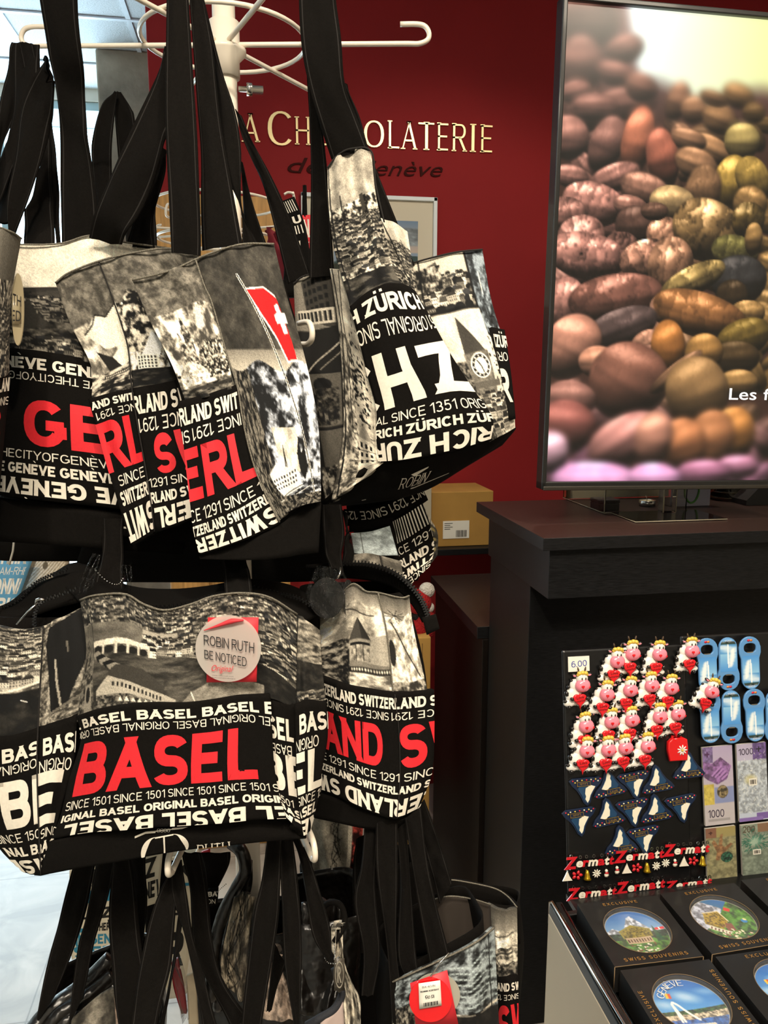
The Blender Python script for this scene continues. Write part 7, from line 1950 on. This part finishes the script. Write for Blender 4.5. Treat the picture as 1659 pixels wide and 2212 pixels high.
# ---- red bell magnet
bl_ = thing('bell_magnet', (0, 0, 0), 'red cowbell magnet with white edelweiss beside the cow magnets', 'magnet')
flat_part('bell', [[(-20, -22), (18, -24), (21, 0), (20, 18), (12, 22), (-12, 22), (-20, 16), (-22, 0)]], 3, mat('bell_red', 'd8181c', .15, coat=.7), bl_, 4, 2.5, True)
flat_part('strap_loop', [[(-13, 21), (12, 21), (10, 29), (-11, 29)], [(-9, 23), (8, 23), (7, 27), (-8, 27)]], 1.5, mat('bell_red'), bl_, 3, .6)
for k in range(9):
    t = k * 40; blob('petal', [(8 + 7 * math.cos(math.radians(t)), -3 + 7 * math.sin(math.radians(t)), 10, 6, 2, 1, t)], cwht, bl_, 1)
blob('flower_centre', [(8, -3, 11, 3, 3, 1.6, 0)], cyel, bl_, 1)
place(bl_, BM(1461, 1616, .001, 2))

# ---- bottle openers
obl = mat('opener_blue', '5a8fc4', .3, coat=.5); ometal = mat('bright_steel')
A = Art(40, 95, (.33, .58, .80)); A.grad(0, 50, (.30, .56, .82), (.55, .75, .88)); A.ell(10, 62, 26, 9, (.88, .93, .95), 0, .7, .8); A.ell(32, 70, 16, 6, (.92, .94, .95), 0, .7, .8)
for k in range(26):
    r = random.Random(k); A.ell(15 - k * .30 + r.uniform(-2, 2), 14 + k * 2.0, 3 + 3 * math.sin(k / 8), 3, (.96, .96, .94), 0, .55, 1)
A.poly([(19, 10), (21.4, 10), (22, 80), (19, 80)], (.97, .97, .96)); A.rect(0, 78, 40, 84, (.14, .22, .18)); A.tex((A.Y > 82), .2, .5, 6, 5, 1.5, (.9, 1, 1)); A.rect(0, 86, 40, 95, (.45, .68, .90))
op = thing('bottle_opener', (0, 0, 0), 'o', 'opener', 'bottle openers on the black board')
def ring_pts(cx, cy, rx, ry, n=24, p=1.0): return [(cx + rx * math.copysign(abs(math.cos(t)) ** p, math.cos(t)), cy + ry * math.copysign(abs(math.sin(t)) ** p, math.sin(t))) for t in np.linspace(0, 2 * math.pi, n, endpoint=False)]
outl = [(20 * math.cos(t), -34 + 20 * math.sin(t)) for t in np.linspace(math.pi, 2 * math.pi, 12)] + [(20, 10), (24, 22), (24, 34)] + [(23 * math.cos(t), 34 + 21 * math.sin(t)) for t in np.linspace(.1, math.pi - .1, 12)] + [(-24, 34), (-24, 22), (-20, 10)]
flat_part('body', [outl, ring_pts(0, 32, 15, 11, 22, .8)], 1.2, obl, op, 2, 1.0, True)
art_part('picture', A, -18.5, -53, 18.5, 16, 4.3, op, mat('glossy_print', 'ffffff', .15, vcol=True, coat=.5), 24, 50, True)
flat_part('steel_lip', [[(-9, 20), (9, 20), (7, 24), (-7, 24)]], 1.0, ometal, op, 3)
blob('crest', [(-3, 48, 4.2, 4, 3, .8, 0)], mat('dot_red'), op, 1); blob('crest', [(3, 48, 4.2, 4, 3, .8, 0)], mat('crest_orange', 'e0803a', .3), op, 1)
text_part('place_name', [('GENEVA', -8, 8, -50, -46.5, 4.8, .01, 0)], cream, op)
ops = [((135, 280), 0, 'opener with hole at top behind the cow in the top row'), ((300, 270), 1, 'opener turned upside down in the top row'), ((475, 265), 0, 'opener with hole at top at the right of the top row'),
       ((155, 690), 0, 'opener with hole at top under the overlapping cow'), ((325, 690), 1, 'opener turned upside down, second in the lower row'), ((510, 680), 0, 'opener with hole at top, third in the lower row'), ((672, 690), 1, 'opener cut by the picture edge in the lower row')]
for q, ((x, y), inv, lb_) in enumerate(ops):
    c = op if q == 0 else copy_tree(op)
    place(c, BM(1490 + x / 3.686, 1360 + y / 3.686, -.001, 180 if inv else 1, 1.06)); c['label'] = 'blue fountain picture ' + lb_

# ---- banknote notepads
def note(kind):
    A = Art(74, 168, (.74, .72, .76))
    if kind == 0:
        A.grad(0, 168, (.70, .64, .76), (.74, .72, .70)); A.rect(0, 0, 25, 34, (.55, .42, .66)); A.tex((A.Y < 34) & (A.X < 25), .40, .62, 5, 200, 1.2, (.9, .75, 1.1))
        A.rect(10, 10, 13, 22, (.28, .12, .30)); A.rect(5.5, 14.5, 17.5, 17.5, (.28, .12, .30))
        A.poly([(0, 30), (22, 36), (44, 24), (70, 44), (58, 72), (34, 82), (10, 70), (0, 62)], (.52, .32, .58)); A.tex(A.mask_poly([(0, 30), (22, 36), (44, 24), (70, 44), (58, 72), (34, 82), (10, 70), (0, 62)]), .35, .66, 9, 201, 1.6, (.95, .68, 1.05))
        for k in range(4): A.line([(22 + k * 8, 62 + k * 3), (44 + k * 5, 44 + k * 6)], 4.5, (.68, .50, .74)); A.line([(24 + k * 8, 64 + k * 3), (46 + k * 5, 46 + k * 6)], 1, (.36, .18, .42))
        A.rect(2, 80, 25, 132, (.82, .72, .30)); A.tex((A.X < 25) & (A.Y > 80) & (A.Y < 132), .66, .86, 8, 202, 1.2, (1, .90, .42)); A.rect(26, 88, 74, 122, (.52, .56, .72)); A.ell(46, 98, 14, 14, (.46, .42, .34)); A.tex(np.hypot(A.X - 46, A.Y - 98) < 13, .22, .62, 4, 203, 2, (1, .88, .62))
        A.rect(0, 124, 74, 168, (.74, .71, .72)); A.rect(8, 155, 62, 160, (.62, .60, .60)); T = [('1000', 7, 46, 17, 34, 0)]
    elif kind == 1:
        A.grad(0, 168, (.72, .68, .78), (.74, .78, .84)); A.rect(40, 0, 74, 40, (.46, .34, .60)); A.tex((A.X > 40) & (A.Y < 40), .34, .55, 6, 204, 1.2, (.9, .7, 1.2)); A.rect(54, 8, 57, 20, (.1, .06, .12)); A.rect(49, 12.5, 62, 15.5, (.1, .06, .12))
        A.tex((A.Y > 36) & (A.Y < 150), .60, .84, 6, 205, 1.8, (.92, .96, 1.0))
        for k in range(90):
            r = random.Random(k); x, y = r.uniform(4, 70), r.uniform(22, 150); A.line([(x, y), (x + r.uniform(-6, 6), y + r.uniform(-6, 6))], .8, (.93, .93, .88))
        A.ell(32, 78, 14, 10, (.80, .74, .46), 0, .6, .8); A.rect(44, 152, 74, 166, (.46, .36, .62)); A.rect(0, 160, 60, 168, (.52, .42, .68)); A.rect(28, 76, 48, 92, (.92, .90, .84))
        for k in range(7): A.rect(31 + k * 2.2, 79, 32 + k * 2.2 + (k % 2) * .6, 89, (.15, .12, .10))
        T = [('1000', 4, 40, 148, 162, 0)]
    elif kind == 2:
        A.grad(0, 130, (.62, .56, .34), (.52, .52, .40)); A.rect(0, 0, 26, 30, (.50, .34, .26)); A.rect(11, 10, 14, 20, (.25, .1, .08)); A.rect(7.5, 13.5, 17.5, 16.5, (.25, .1, .08)); A.tex(A.Y > 30, .44, .64, 10, 206, 1.3, (1, .96, .70))
        A.poly([(14, 44), (20, 36), (30, 56), (36, 22), (42, 20), (40, 56), (46, 62), (60, 50), (66, 54), (52, 70), (40, 82), (30, 100), (22, 98), (26, 74)], (.62, .44, .30)); A.tex(A.mask_poly([(14, 44), (20, 36), (30, 56), (36, 22), (42, 20), (40, 56), (46, 62), (60, 50), (66, 54), (52, 70), (40, 82), (30, 100), (22, 98), (26, 74)]), .44, .68, 6, 207, 1.3, (1, .74, .50))
        A.ell(50, 92, 15, 16, (.16, .40, .30)); A.tex(np.hypot((A.X - 50) / 15, (A.Y - 92) / 16) < 1, .18, .46, 4, 208, 2, (.5, 1, .75)); T = []
    else:
        A.grad(0, 130, (.56, .58, .46), (.46, .54, .50)); A.tex(A.Y > 0, .44, .62, 10, 209, 1.3, (.92, 1, .88))
        for k in range(120):
            r = random.Random(k + 9); t = r.uniform(0, 6.28); q = r.uniform(6, 34); A.line([(34 + q * math.cos(t), 52 + q * math.sin(t)), (34 + (q + 6) * math.cos(t), 52 + (q + 6) * math.sin(t))], 2, (.12 + r.random() * .15, .42, .34))
        A.ell(34, 52, 12, 12, (.72, .84, .74), 0, .6, 1); A.rect(42, 0, 74, 26, (.52, .40, .30)); A.rect(28, 76, 48, 92, (.92, .90, .84))
        for k in range(7): A.rect(31 + k * 2.2, 79, 32 + k * 2.2 + (k % 2) * .6, 89, (.15, .12, .10))
        T = [('200', 4, 34, 108, 122, 0)]
    return A, T
pr_m = mat('glossy_print')
wrap = mat('shrink_wrap', 'ffffff', .05, bump=(60, 1.0, .01), alpha=.07, coat=1.0, spec=1.0)
for q, (kind, x0, x1, y0, y1, lb_) in enumerate(((0, 1512, 1586, 1608, 1781, 'purple notepad printed like a 1000 note with a handshake'), (1, 1585, 1659, 1601, 1773, 'silvery wrapped notepad printed like a 1000 note with barcode'),
                                             (2, 1518, 1592, 1783, 1905, 'brown green notepad with a raised hand below the handshake pad'), (3, 1593, 1668, 1775, 1900, 'green wrapped notepad printed like a 200 note with barcode'),
                                             (1, 1660, 1734, 1594, 1766, 'purple notepad cut off by the picture edge'))):
    A, T = note(kind)
    t = thing('notepad', (0, 0, 0), lb_, 'notepad', 'banknote notepads on the black board')
    W_, H_ = 74, (y1 - y0)
    place(t, BM((x0 + x1) / 2, (y0 + y1) / 2, -.008, 1, 1.0))
    hgt = 168 if kind < 2 else 130
    bm = bmesh.new(); hexa(bm, (-36, -H_ / 2, 0), (36, H_ / 2, 6), None, .6); bm_obj('pad', bm, mat('paper_edge', 'b8b2a8', .7), t, False, True)
    art_part('cover', A, -36, -H_ / 2, 36, H_ / 2, 6.3, t, pr_m, 72, 120)
    if T: text_part('figure', [(s_, -36 + a_, -36 + b_, -H_ / 2 + c_, -H_ / 2 + d__, 6.9, .012, 0) for s_, a_, b_, c_, d__, _ in T], mat('figure_purple', '2b1c38' if kind < 2 else '4a3318', .5) if kind < 2 else mat('figure_brown', '4a3318', .5), t)
    U, V = np.meshgrid(np.linspace(-1, 1, 16), np.linspace(-1, 1, 30)); a_ = (np.arange(29)[:, None] * 16 + np.arange(15)).ravel()
    link('wrapping', mesh_np('wrapping', np.stack([U.ravel() * 36.5, V.ravel() * (H_ / 2 + .5), np.full(U.size, 7.6)], 1), np.stack([a_, a_ + 1, a_ + 17, a_ + 16], 1).tolist(), [wrap]), t, True)

# ---- lettered charm bracelets
lred = mat('enamel_red', 'c8202a', .2, coat=.6); lwht = mat('enamel_white', 'ece4d2', .2, coat=.6)
def bracelet(x0, y0, x1, y1, label, charms=True, sq=1.0):
    t = thing('charm_bracelet', (0, 0, 0), label, 'bracelet', 'lettered charm bracelets on the black board')
    n = 7; ang = math.degrees(math.atan2(onB(x1, y1)[2] - onB(x0, y0)[2], (onB(x1, y1) - onB(x0, y0)) @ bx))
    place(t, BM((x0 + x1) / 2, (y0 + y1) / 2, .002, ang, 1.0))
    L = np.linalg.norm(onB(x1, y1) - onB(x0, y0)) / US
    ws = [1.5, .85, .75, 1.2, .9, .6, .6]; tot = sum(ws); x = -L / 2
    for k, (ch, w) in enumerate(zip('Zermatt', ws)):
        wd = w / tot * L; hgt = (25 if k == 0 else 16) * sq
        V, T, asp = text2d(ch if ch != 'Z' else 'Z ', .03) if ch != 'Z' else raw_text('Z', .03) + (1,)
        if ch == 'Z':
            V = V.copy(); V[:, 0] = (V[:, 0] - V[:, 0].min()) / (np.ptp(V[:, 0])); V[:, 1] = V[:, 1] / .73
        hh = 1 if ch in 'Z' else 1.0
        y0_ = -8 * sq if k == 0 else -6 * sq
        q = np.stack([x + V[:, 0] * wd * 1.02 + V[:, 1] * 4, y0_ + V[:, 1] * hgt * (1.15 if k else 1), np.full(len(V), 4.0)], 1)
        bm = bmesh.new(); vs = [bm.verts.new(v) for v in q]
        for f in T:
            try: bm.faces.new([vs[i] for i in f])
            except ValueError: pass
        r = bmesh.ops.extrude_face_region(bm, geom=bm.faces[:])
        for v in r['geom']:
            if isinstance(v, bmesh.types.BMVert): v.co.z += 2
        bm_obj('letter', bm, lred if k % 2 == 0 and k != 6 or k == 6 else lwht, t, False, True)
        flat_part('link', [ring_pts(x + wd * .5 + 4, (14 if k else 17) * sq, 3.4, 4, 12), ring_pts(x + wd * .5 + 4, (14 if k else 17) * sq, 2.0, 2.6, 12)], .7, ometal, t, 3)
        flat_part('link', [ring_pts(x + wd * .5, -9 * sq, 2.6, 3.6, 12), ring_pts(x + wd * .5, -9 * sq, 1.6, 2.4, 12)], .7, ometal, t, 3)
        x += wd
    if charms:
        for k in range(5):
            cx = -L / 2 + L * (k + .35) / 5; cy = -24
            kind = (k + charms) % 5
            if kind == 0: flat_part('charm', [[(cx - 10, cy - 9), (cx + 10, cy - 9), (cx + 4, cy), (cx, cy + 10), (cx - 5, cy)]], 1, lwht, t, 3, .6)
            elif kind == 1: blob('charm', [(cx + 8 * math.cos(a_), cy + 6 * math.sin(a_), 3, 5.5, 4, 2, math.degrees(a_)) for a_ in np.arange(0, 6.2, 1.256)], lred, t, 1)
            elif kind == 2: 
                c_ = lathe('charm', [(0, 10), (3, 9), (5, 2), (6, -6), (9, -9), (0, -9)], mat('brass_charm', 'cfa92c', .25, metal=.8), t, 16, Matrix.Translation((cx, cy, 4)) @ Matrix.Rotation(math.radians(-90), 4, 'X'), True)
            elif kind == 3:
                blob('charm', [(cx + 6 * math.cos(a_), cy + 6 * math.sin(a_), 3, 5, 1.8, 1, math.degrees(a_)) for a_ in np.arange(0, 6.2, .698)] + [(cx, cy, 4, 2.6, 2.6, 1.4, 0)], lwht, t, 1)
            else: 
                c_ = blob('charm', [(cx, cy - 5, 3, 6, 6, 3, 0), (cx, cy + 4, 3, 4, 4.4, 3, 0)], lwht, t, 1); blob('scarf', [(cx, cy, 5, 5.5, 2, 2, 0)], lred, c_, 1)
            flat_part('charm_ring', [ring_pts(cx, cy + 12, 2.4, 3.6, 12), ring_pts(cx, cy + 12, 1.5, 2.5, 12)], .6, ometal, t, 3)
    return t
bracelet(1217, 1868, 1322, 1858, 'enamel name bracelet with charms at the left of the upper bracelet row', 5)
bracelet(1324, 1854, 1430, 1844, 'enamel name bracelet with charms in the middle of the upper bracelet row', 4)
bracelet(1430, 1840, 1528, 1832, 'enamel name bracelet with charms at the right of the upper bracelet row', 3)
bracelet(1222, 1935, 1328, 1925, 'enamel name bracelet at the left of the lower bracelet row', 0)
bracelet(1328, 1922, 1432, 1908, 'enamel name bracelet in the middle of the lower bracelet row', 0)
bracelet(1434, 1915, 1533, 1902, 'enamel name bracelet half hidden by the box at the lower right', 0, .7)

# ================================================================== tray with boxed plates
TZ = .66
def ot(x, y): return on(2, TZ, x, y)
chrome = mat('chrome_rail', 'b9b4ac', .12, metal=1.0)
e0 = on(2, .65, 1179, 1940); e1 = on(2, .65, 1350, 2212)
du = thing('display_unit', (.8, .9, FL), 'low display table with chrome rim and pale side panel holding boxed plates', 'table')
xl = (e0[0] + e1[0]) / 2
box('side_panel', (xl, .35, FL), (xl + .012, e0[1], .62), mat('pale_grey_panel', 'bba98f', .55, noise=(3, .05)), du, .002)
box('back_panel', (xl + .012, e0[1] - .012, FL), (1.5, e0[1], .62), bk, du, .002)
box('tray_floor', (xl + .012, .35, .585), (1.5, e0[1] - .012, .60), bk, du, .001)
tube('rim_rail', [(xl + .004, .35, .648), (xl + .004, e0[1] - .01, .648), (xl + .004, e0[1], .64), (xl + .004, e0[1],   .60)], .0038, chrome, du, 12)
tube('rim_rail', [(xl + .02, .35, .64), (xl + .02, e0[1] - .01, .64)], .0026, chrome, du, 12)
box('rim_band', (xl + .001, .35, .615), (xl + .024, e0[1] - .001, .641), mat('black_rubber', '0d0d0d', .35, coat=.3), du, .002)
bm = bmesh.new()
for dx in (.3, .95): hexa(bm, (dx + .2, e0[1] + .001, FL), (dx + .22, e0[1] + .02, .62))
bm_obj('board_support', bm, bk, mb); bm = bmesh.new(); hexa(bm, (BBL[0] - .001, e0[1] + .002, BBL[2] - .012), (1.5, e0[1] + .05, BBL[2] - .002)); bm_obj('board_ledge', bm, bk, mb)
boxm = mat('black_gift_card', '191817', .5, noise=(50, .15), coat=.15); goldt = mat('gold_foil', 'c9954a', .4, metal=.4); kraft = mat('kraft_edge', '7a6448', .8)
def plate_art(kind):
    A = Art(200, 200, (.25, .50, .78))
    if kind == 0:      # chalet under a peak
        A.grad(0, 110, (.13, .36, .66), (.55, .68, .80)); A.poly([(0, 90), (30, 70), (60, 88), (95, 30), (110, 22), (150, 80), (200, 96), (200, 130), (0, 130)], (.70, .74, .80)); A.tex(A.mask_poly([(0, 90), (30, 70), (60, 88), (95, 30), (110, 22), (150, 80), (200, 96), (200, 130), (0, 130)]), .45, .88, 9, 300, 1.8, (.95, .98, 1.05))
        A.rect(0, 105, 200, 200, (.30, .48, .18)); A.tex(A.Y > 105, .25, .58, 14, 301, 1.6, (.62, 1, .35)); A.tex((A.Y > 96) & (A.Y < 124), .08, .3, 6, 302, 1.5, (.6, 1, .7))
        A.poly([(45, 84), (95, 60), (150, 84), (146, 116), (48, 118)], (.55, .50, .16)); A.tex(A.mask_poly([(52, 86), (95, 66), (144, 86), (142, 114), (52, 116)]), .30, .62, 5, 303, 1.8, (1, .88, .32)); A.rect(54, 116, 138, 142, (.72, .62, .50))
        for k in range(9): A.rect(58 + k * 9, 122, 62 + k * 9, 136, (.30, .18, .12))
        A.poly([(150, 140), (162, 70), (176, 140)], (.10, .28, .16)); A.rect(166, 84, 196, 94, (.82, .12, .14)); A.rect(178, 84, 182, 94, (.95, .95, .9))
        for k in range(40):
            r = random.Random(k); A.ell(r.uniform(60, 140), r.uniform(145, 185), r.uniform(2, 5), r.uniform(2, 4), r.choice([(.9, .88, .8), (.45, .25, .15), (.85, .8, .7), (.3, .5, .2)]))
    elif kind == 1:    # chalet on a green slope
        A.grad(0, 200, (.15, .38, .66), (.32, .52, .24)); A.tex((A.Y > 40) & (A.X < 90), .45, .85, 12, 304, 1.8, (.94, .97, 1.05)); A.poly([(100, 0), (200, 0), (200, 200), (40, 200), (80, 120)], (.30, .52, .18)); A.tex(A.mask_poly([(100, 0), (200, 0), (200, 200), (40, 200), (80, 120)]), .25, .6, 16, 305, 1.6, (.6, 1, .34))
        A.poly([(36, 92), (78, 62), (112, 92), (106, 140), (48, 142)], (.66, .56, .14)); A.tex(A.mask_poly([(40, 92), (78, 66), (108, 92), (104, 138), (50, 140)]), .36, .72, 6, 306, 1.8, (1, .84, .25)); A.line([(34, 94), (78, 60), (114, 94)], 4, (.85, .8, .66)); A.rect(62, 142, 130, 160, (.86, .84, .76))
        for k in range(6): A.rect(66 + k * 11, 146, 70 + k * 11, 158, (.4, .2, .14))
        A.poly([(104, 108), (124, 100), (140, 130), (116, 142)], (.50, .28, .20)); A.rect(96, 30, 116, 46, (.80, .20, .14)); A.ell(160, 72, 10, 8, (.2, .5, .75)); A.ell(160, 64, 6, 4, (.9, .85, .6))
        for k in range(60):
            r = random.Random(k + 7); A.ell(r.uniform(100, 185), r.uniform(120, 185), r.uniform(2, 6), r.uniform(2, 4), r.choice([(.92, .88, .76), (.55, .35, .25), (.85, .8, .7), (.35, .6, .2)]))
    else:              # lake with a tall fountain
        A.grad(0, 130, (.12, .38, .70), (.35, .62, .84)); A.ell(95, 62, 34, 15, (.78, .86, .92), 10, .75, 1.3); A.ell(30, 96, 26, 12, (.78, .86, .92), 0, .6, 1.3); A.ell(160, 40, 30, 10, (.6, .75, .88), 0, .5, 1.3)
        A.poly([(0, 128), (200, 84), (200, 108), (0, 146)], (.20, .36, .16)); A.tex(A.mask_poly([(0, 128), (200, 84), (200, 108), (0, 146)]), .15, .4, 6, 307, 1.6, (.6, 1, .45)); A.poly([(0, 142), (200, 98), (200, 122), (0, 160)], (.74, .66, .54)); A.tex(A.mask_poly([(0, 142), (200, 98), (200, 122), (0, 160)]), .35, .88, 5, 308, 1.8, (1, .92, .78))
        A.poly([(0, 158), (200, 120), (200, 200), (0, 200)], (.16, .34, .60)); A.tex(A.mask_poly([(0, 158), (200, 120), (200, 200), (0, 200)]), .3, .6, 8, 309, 1.3, (.42, .75, 1.3)); A.poly([(60, 160), (150, 148), (160, 170), (80, 190)], (.82, .80, .74)); A.poly([(110, 200), (190, 150), (200, 170), (160, 200)], (.35, .62, .12))
        A.line([(70, 150), (58, 112), (50, 92), (54, 84), (66, 92), (88, 118), (112, 140)], 7, (.93, .93, .90)); A.line([(62, 152), (54, 110), (50, 92)], 6, (.93, .93, .90)); A.rect(40, 54, 56, 72, (.80, .30, .14)); A.rect(40, 54, 48, 72, (.86, .72, .2))
    m = np.hypot(A.X - 100, A.Y - 100) > 94
    A.put(np.hypot(A.X - 100, A.Y - 100) > 98, (.62, .60, .56))
    return A
def arc_items(s_, R, a0, a1, hgt, z, inner=False):
    out = []
    n = len(s_)
    for k, ch in enumerate(s_):
        if ch == ' ': continue
        a_ = math.radians(a0 + (a1 - a0) * k / (n - 1)); x, y = R * math.cos(a_), R * math.sin(a_)
        rot = math.degrees(a_) - 90 if not inner else math.degrees(a_) + 90
        w = hgt * (.9 if ch != 'I' else .3)
        out.append((ch, x - w / 2, x + w / 2, y - hgt / 2, y + hgt / 2, z, -.01, rot))
    return out
def gift_box(cs, kind, label, turn=0, name_=True, tturn=0):
    """cs: the four top corners tl, tr, br, bl as seen in the photograph, all at the same height"""
    tl, tr, br, bl = [Vector(ot(*c).tolist()) for c in cs]
    c = (tl + tr + br + bl) / 4; xv = ((tr - tl) + (br - bl)) / 2; yv = ((tl - bl) + (tr - br)) / 2
    W, H = xv.length / 2 * .985, yv.length / 2 * .985
    t = thing('souvenir_box', c, label, 'box', 'boxed souvenir plates on the tray')
    ang = math.atan2(xv.y, xv.x); t.rotation_euler = (0, 0, ang)
    n = 64; r = min(W, H) * .73; V = []; F = []
    hgt = .045
    for k in range(n):
        a_ = 2 * math.pi * k / n; cx, sx = math.cos(a_), math.sin(a_); q = 1 / max(abs(cx), abs(sx))
        V += [(W * cx * q, H * sx * q, 0), (r * cx, r * sx, 0), (r * cx, r * sx, -.010), (W * cx * q, H * sx * q, -hgt)]
    # true corners
    for k in range(n):
        k2 = (k + 1) % n; a, b = 4 * k, 4 * k2
        F += [[a, b, b + 1, a + 1], [a + 1, b + 1, b + 2, a + 2], [a + 3, b + 3, b, a]]
    F.append([4 * k + 3 for k in range(n)][::-1])
    link('sleeve', mesh_np('sleeve', V, F, [boxm], None, False), t, True)
    tube_pts = [(r * 1.003 * math.cos(a_), r * 1.003 * math.sin(a_), .0002) for a_ in np.linspace(0, 2 * math.pi, 60, endpoint=False)]
    v_, f_2 = tube_vf(tube_pts, .0005, 6, True); link('window_edge', mesh_np('window_edge', v_, f_2, [kraft]), t, True)
    for xx in (-W, W):
        v_, f_2 = tube_vf([(xx, -H, -.0004), (xx, -H, -hgt)], .0007, 6); link('worn_edge', mesh_np('worn_edge', v_, f_2, [kraft]), t, True)
    v_, f_2 = tube_vf([(-W, -H, -.0003), (W, -H, -.0003)], .0006, 6); link('worn_edge', mesh_np('worn_edge', v_, f_2, [kraft]), t, True)
    pl_ = art_part('plate', plate_art(kind), -r * .97, -r * .97, r * .97, r * .97, -.009, t, pr_m, 96, 96, disc_=True, zf=lambda a, b: .002 * (a * a + b * b))
    if turn: pl_.rotation_euler = (0, 0, math.radians(turn))
    if kind == 2 and name_:
        tx_ = text_part('plate_name', arc_items('GENÈVE', r * .78, 158, 96, r * .20, -.0045), mat('white_letter'), pl_)
    k_ = math.radians(0)
    for it in ([('E X C L U S I V E', -.42 * W, .42 * W, .83 * H, .83 * H + .0062, .0006, .0, 0)], [('S W I S S   S O U V E N I R S', -.72 * W, .72 * W, -.90 * H, -.90 * H + .0066, .0006, .0, 0)]):
        tt = text_part('foil_lettering', it, goldt, t)
        tt.rotation_euler = (0, 0, math.radians(tturn))
    link('window_film', mesh_np('window_film', [(r * math.cos(a_), r * math.sin(a_), -.001) for a_ in np.linspace(0, 2 * math.pi, 40, endpoint=False)], [list(range(40))], [mat('window_film', 'ffffff', .04, alpha=.06, coat=1.0, spec=1.0, bump=(14, 1.0, .02))], None, False), t, True)
    return t
def quad_from(tlp, du_, dv_):
    return None
A0, B0, D0, C0 = ot(1241, 1952), ot(1417, 1934), ot(1525, 2066), ot(1332, 2090)
gift_box([(1241, 1952), (1417, 1934), (1525, 2066), (1332, 2090)], 0, 'black gift box whose round window shows a chalet below a snowy peak')
gift_box([(1426, 1931), (1585, 1905), (1718, 2034), (1536, 2062)], 1, 'black gift box whose window shows a yellow chalet on a green slope', -38)
gift_box([(1597, 1900), (1765, 1878), (1905, 1990), (1724, 2022)], 0, 'black gift box at the back right corner cut by the picture edge')
gift_box([(1336, 2096), (1532, 2070), (1668, 2245), (1450, 2275)], 2, 'black gift box whose window shows GENÈVE above a fountain', -12, True, 90)
gift_box([(1541, 2067), (1735, 2038), (1900, 2190), (1676, 2225)], 2, 'black gift box at the right edge showing blue sky over a lake', 0, False)

# ================================================================== bring the place to true size (eye height 1.55 m above the floor)
K = .82
for o in [o for o in SC.objects if o.parent is None]:
    o.location = Vector((o.location.x * K, o.location.y * K, (o.location.z - FL) * K))
    if o.type not in ('CAMERA', 'LIGHT'): o.scale = o.scale * K
    if o.type == 'LIGHT':
        o.data.energy *= K * K
        if o.data.type == 'AREA': o.data.size *= K; o.data.size_y *= K
        else: o.data.shadow_soft_size *= K
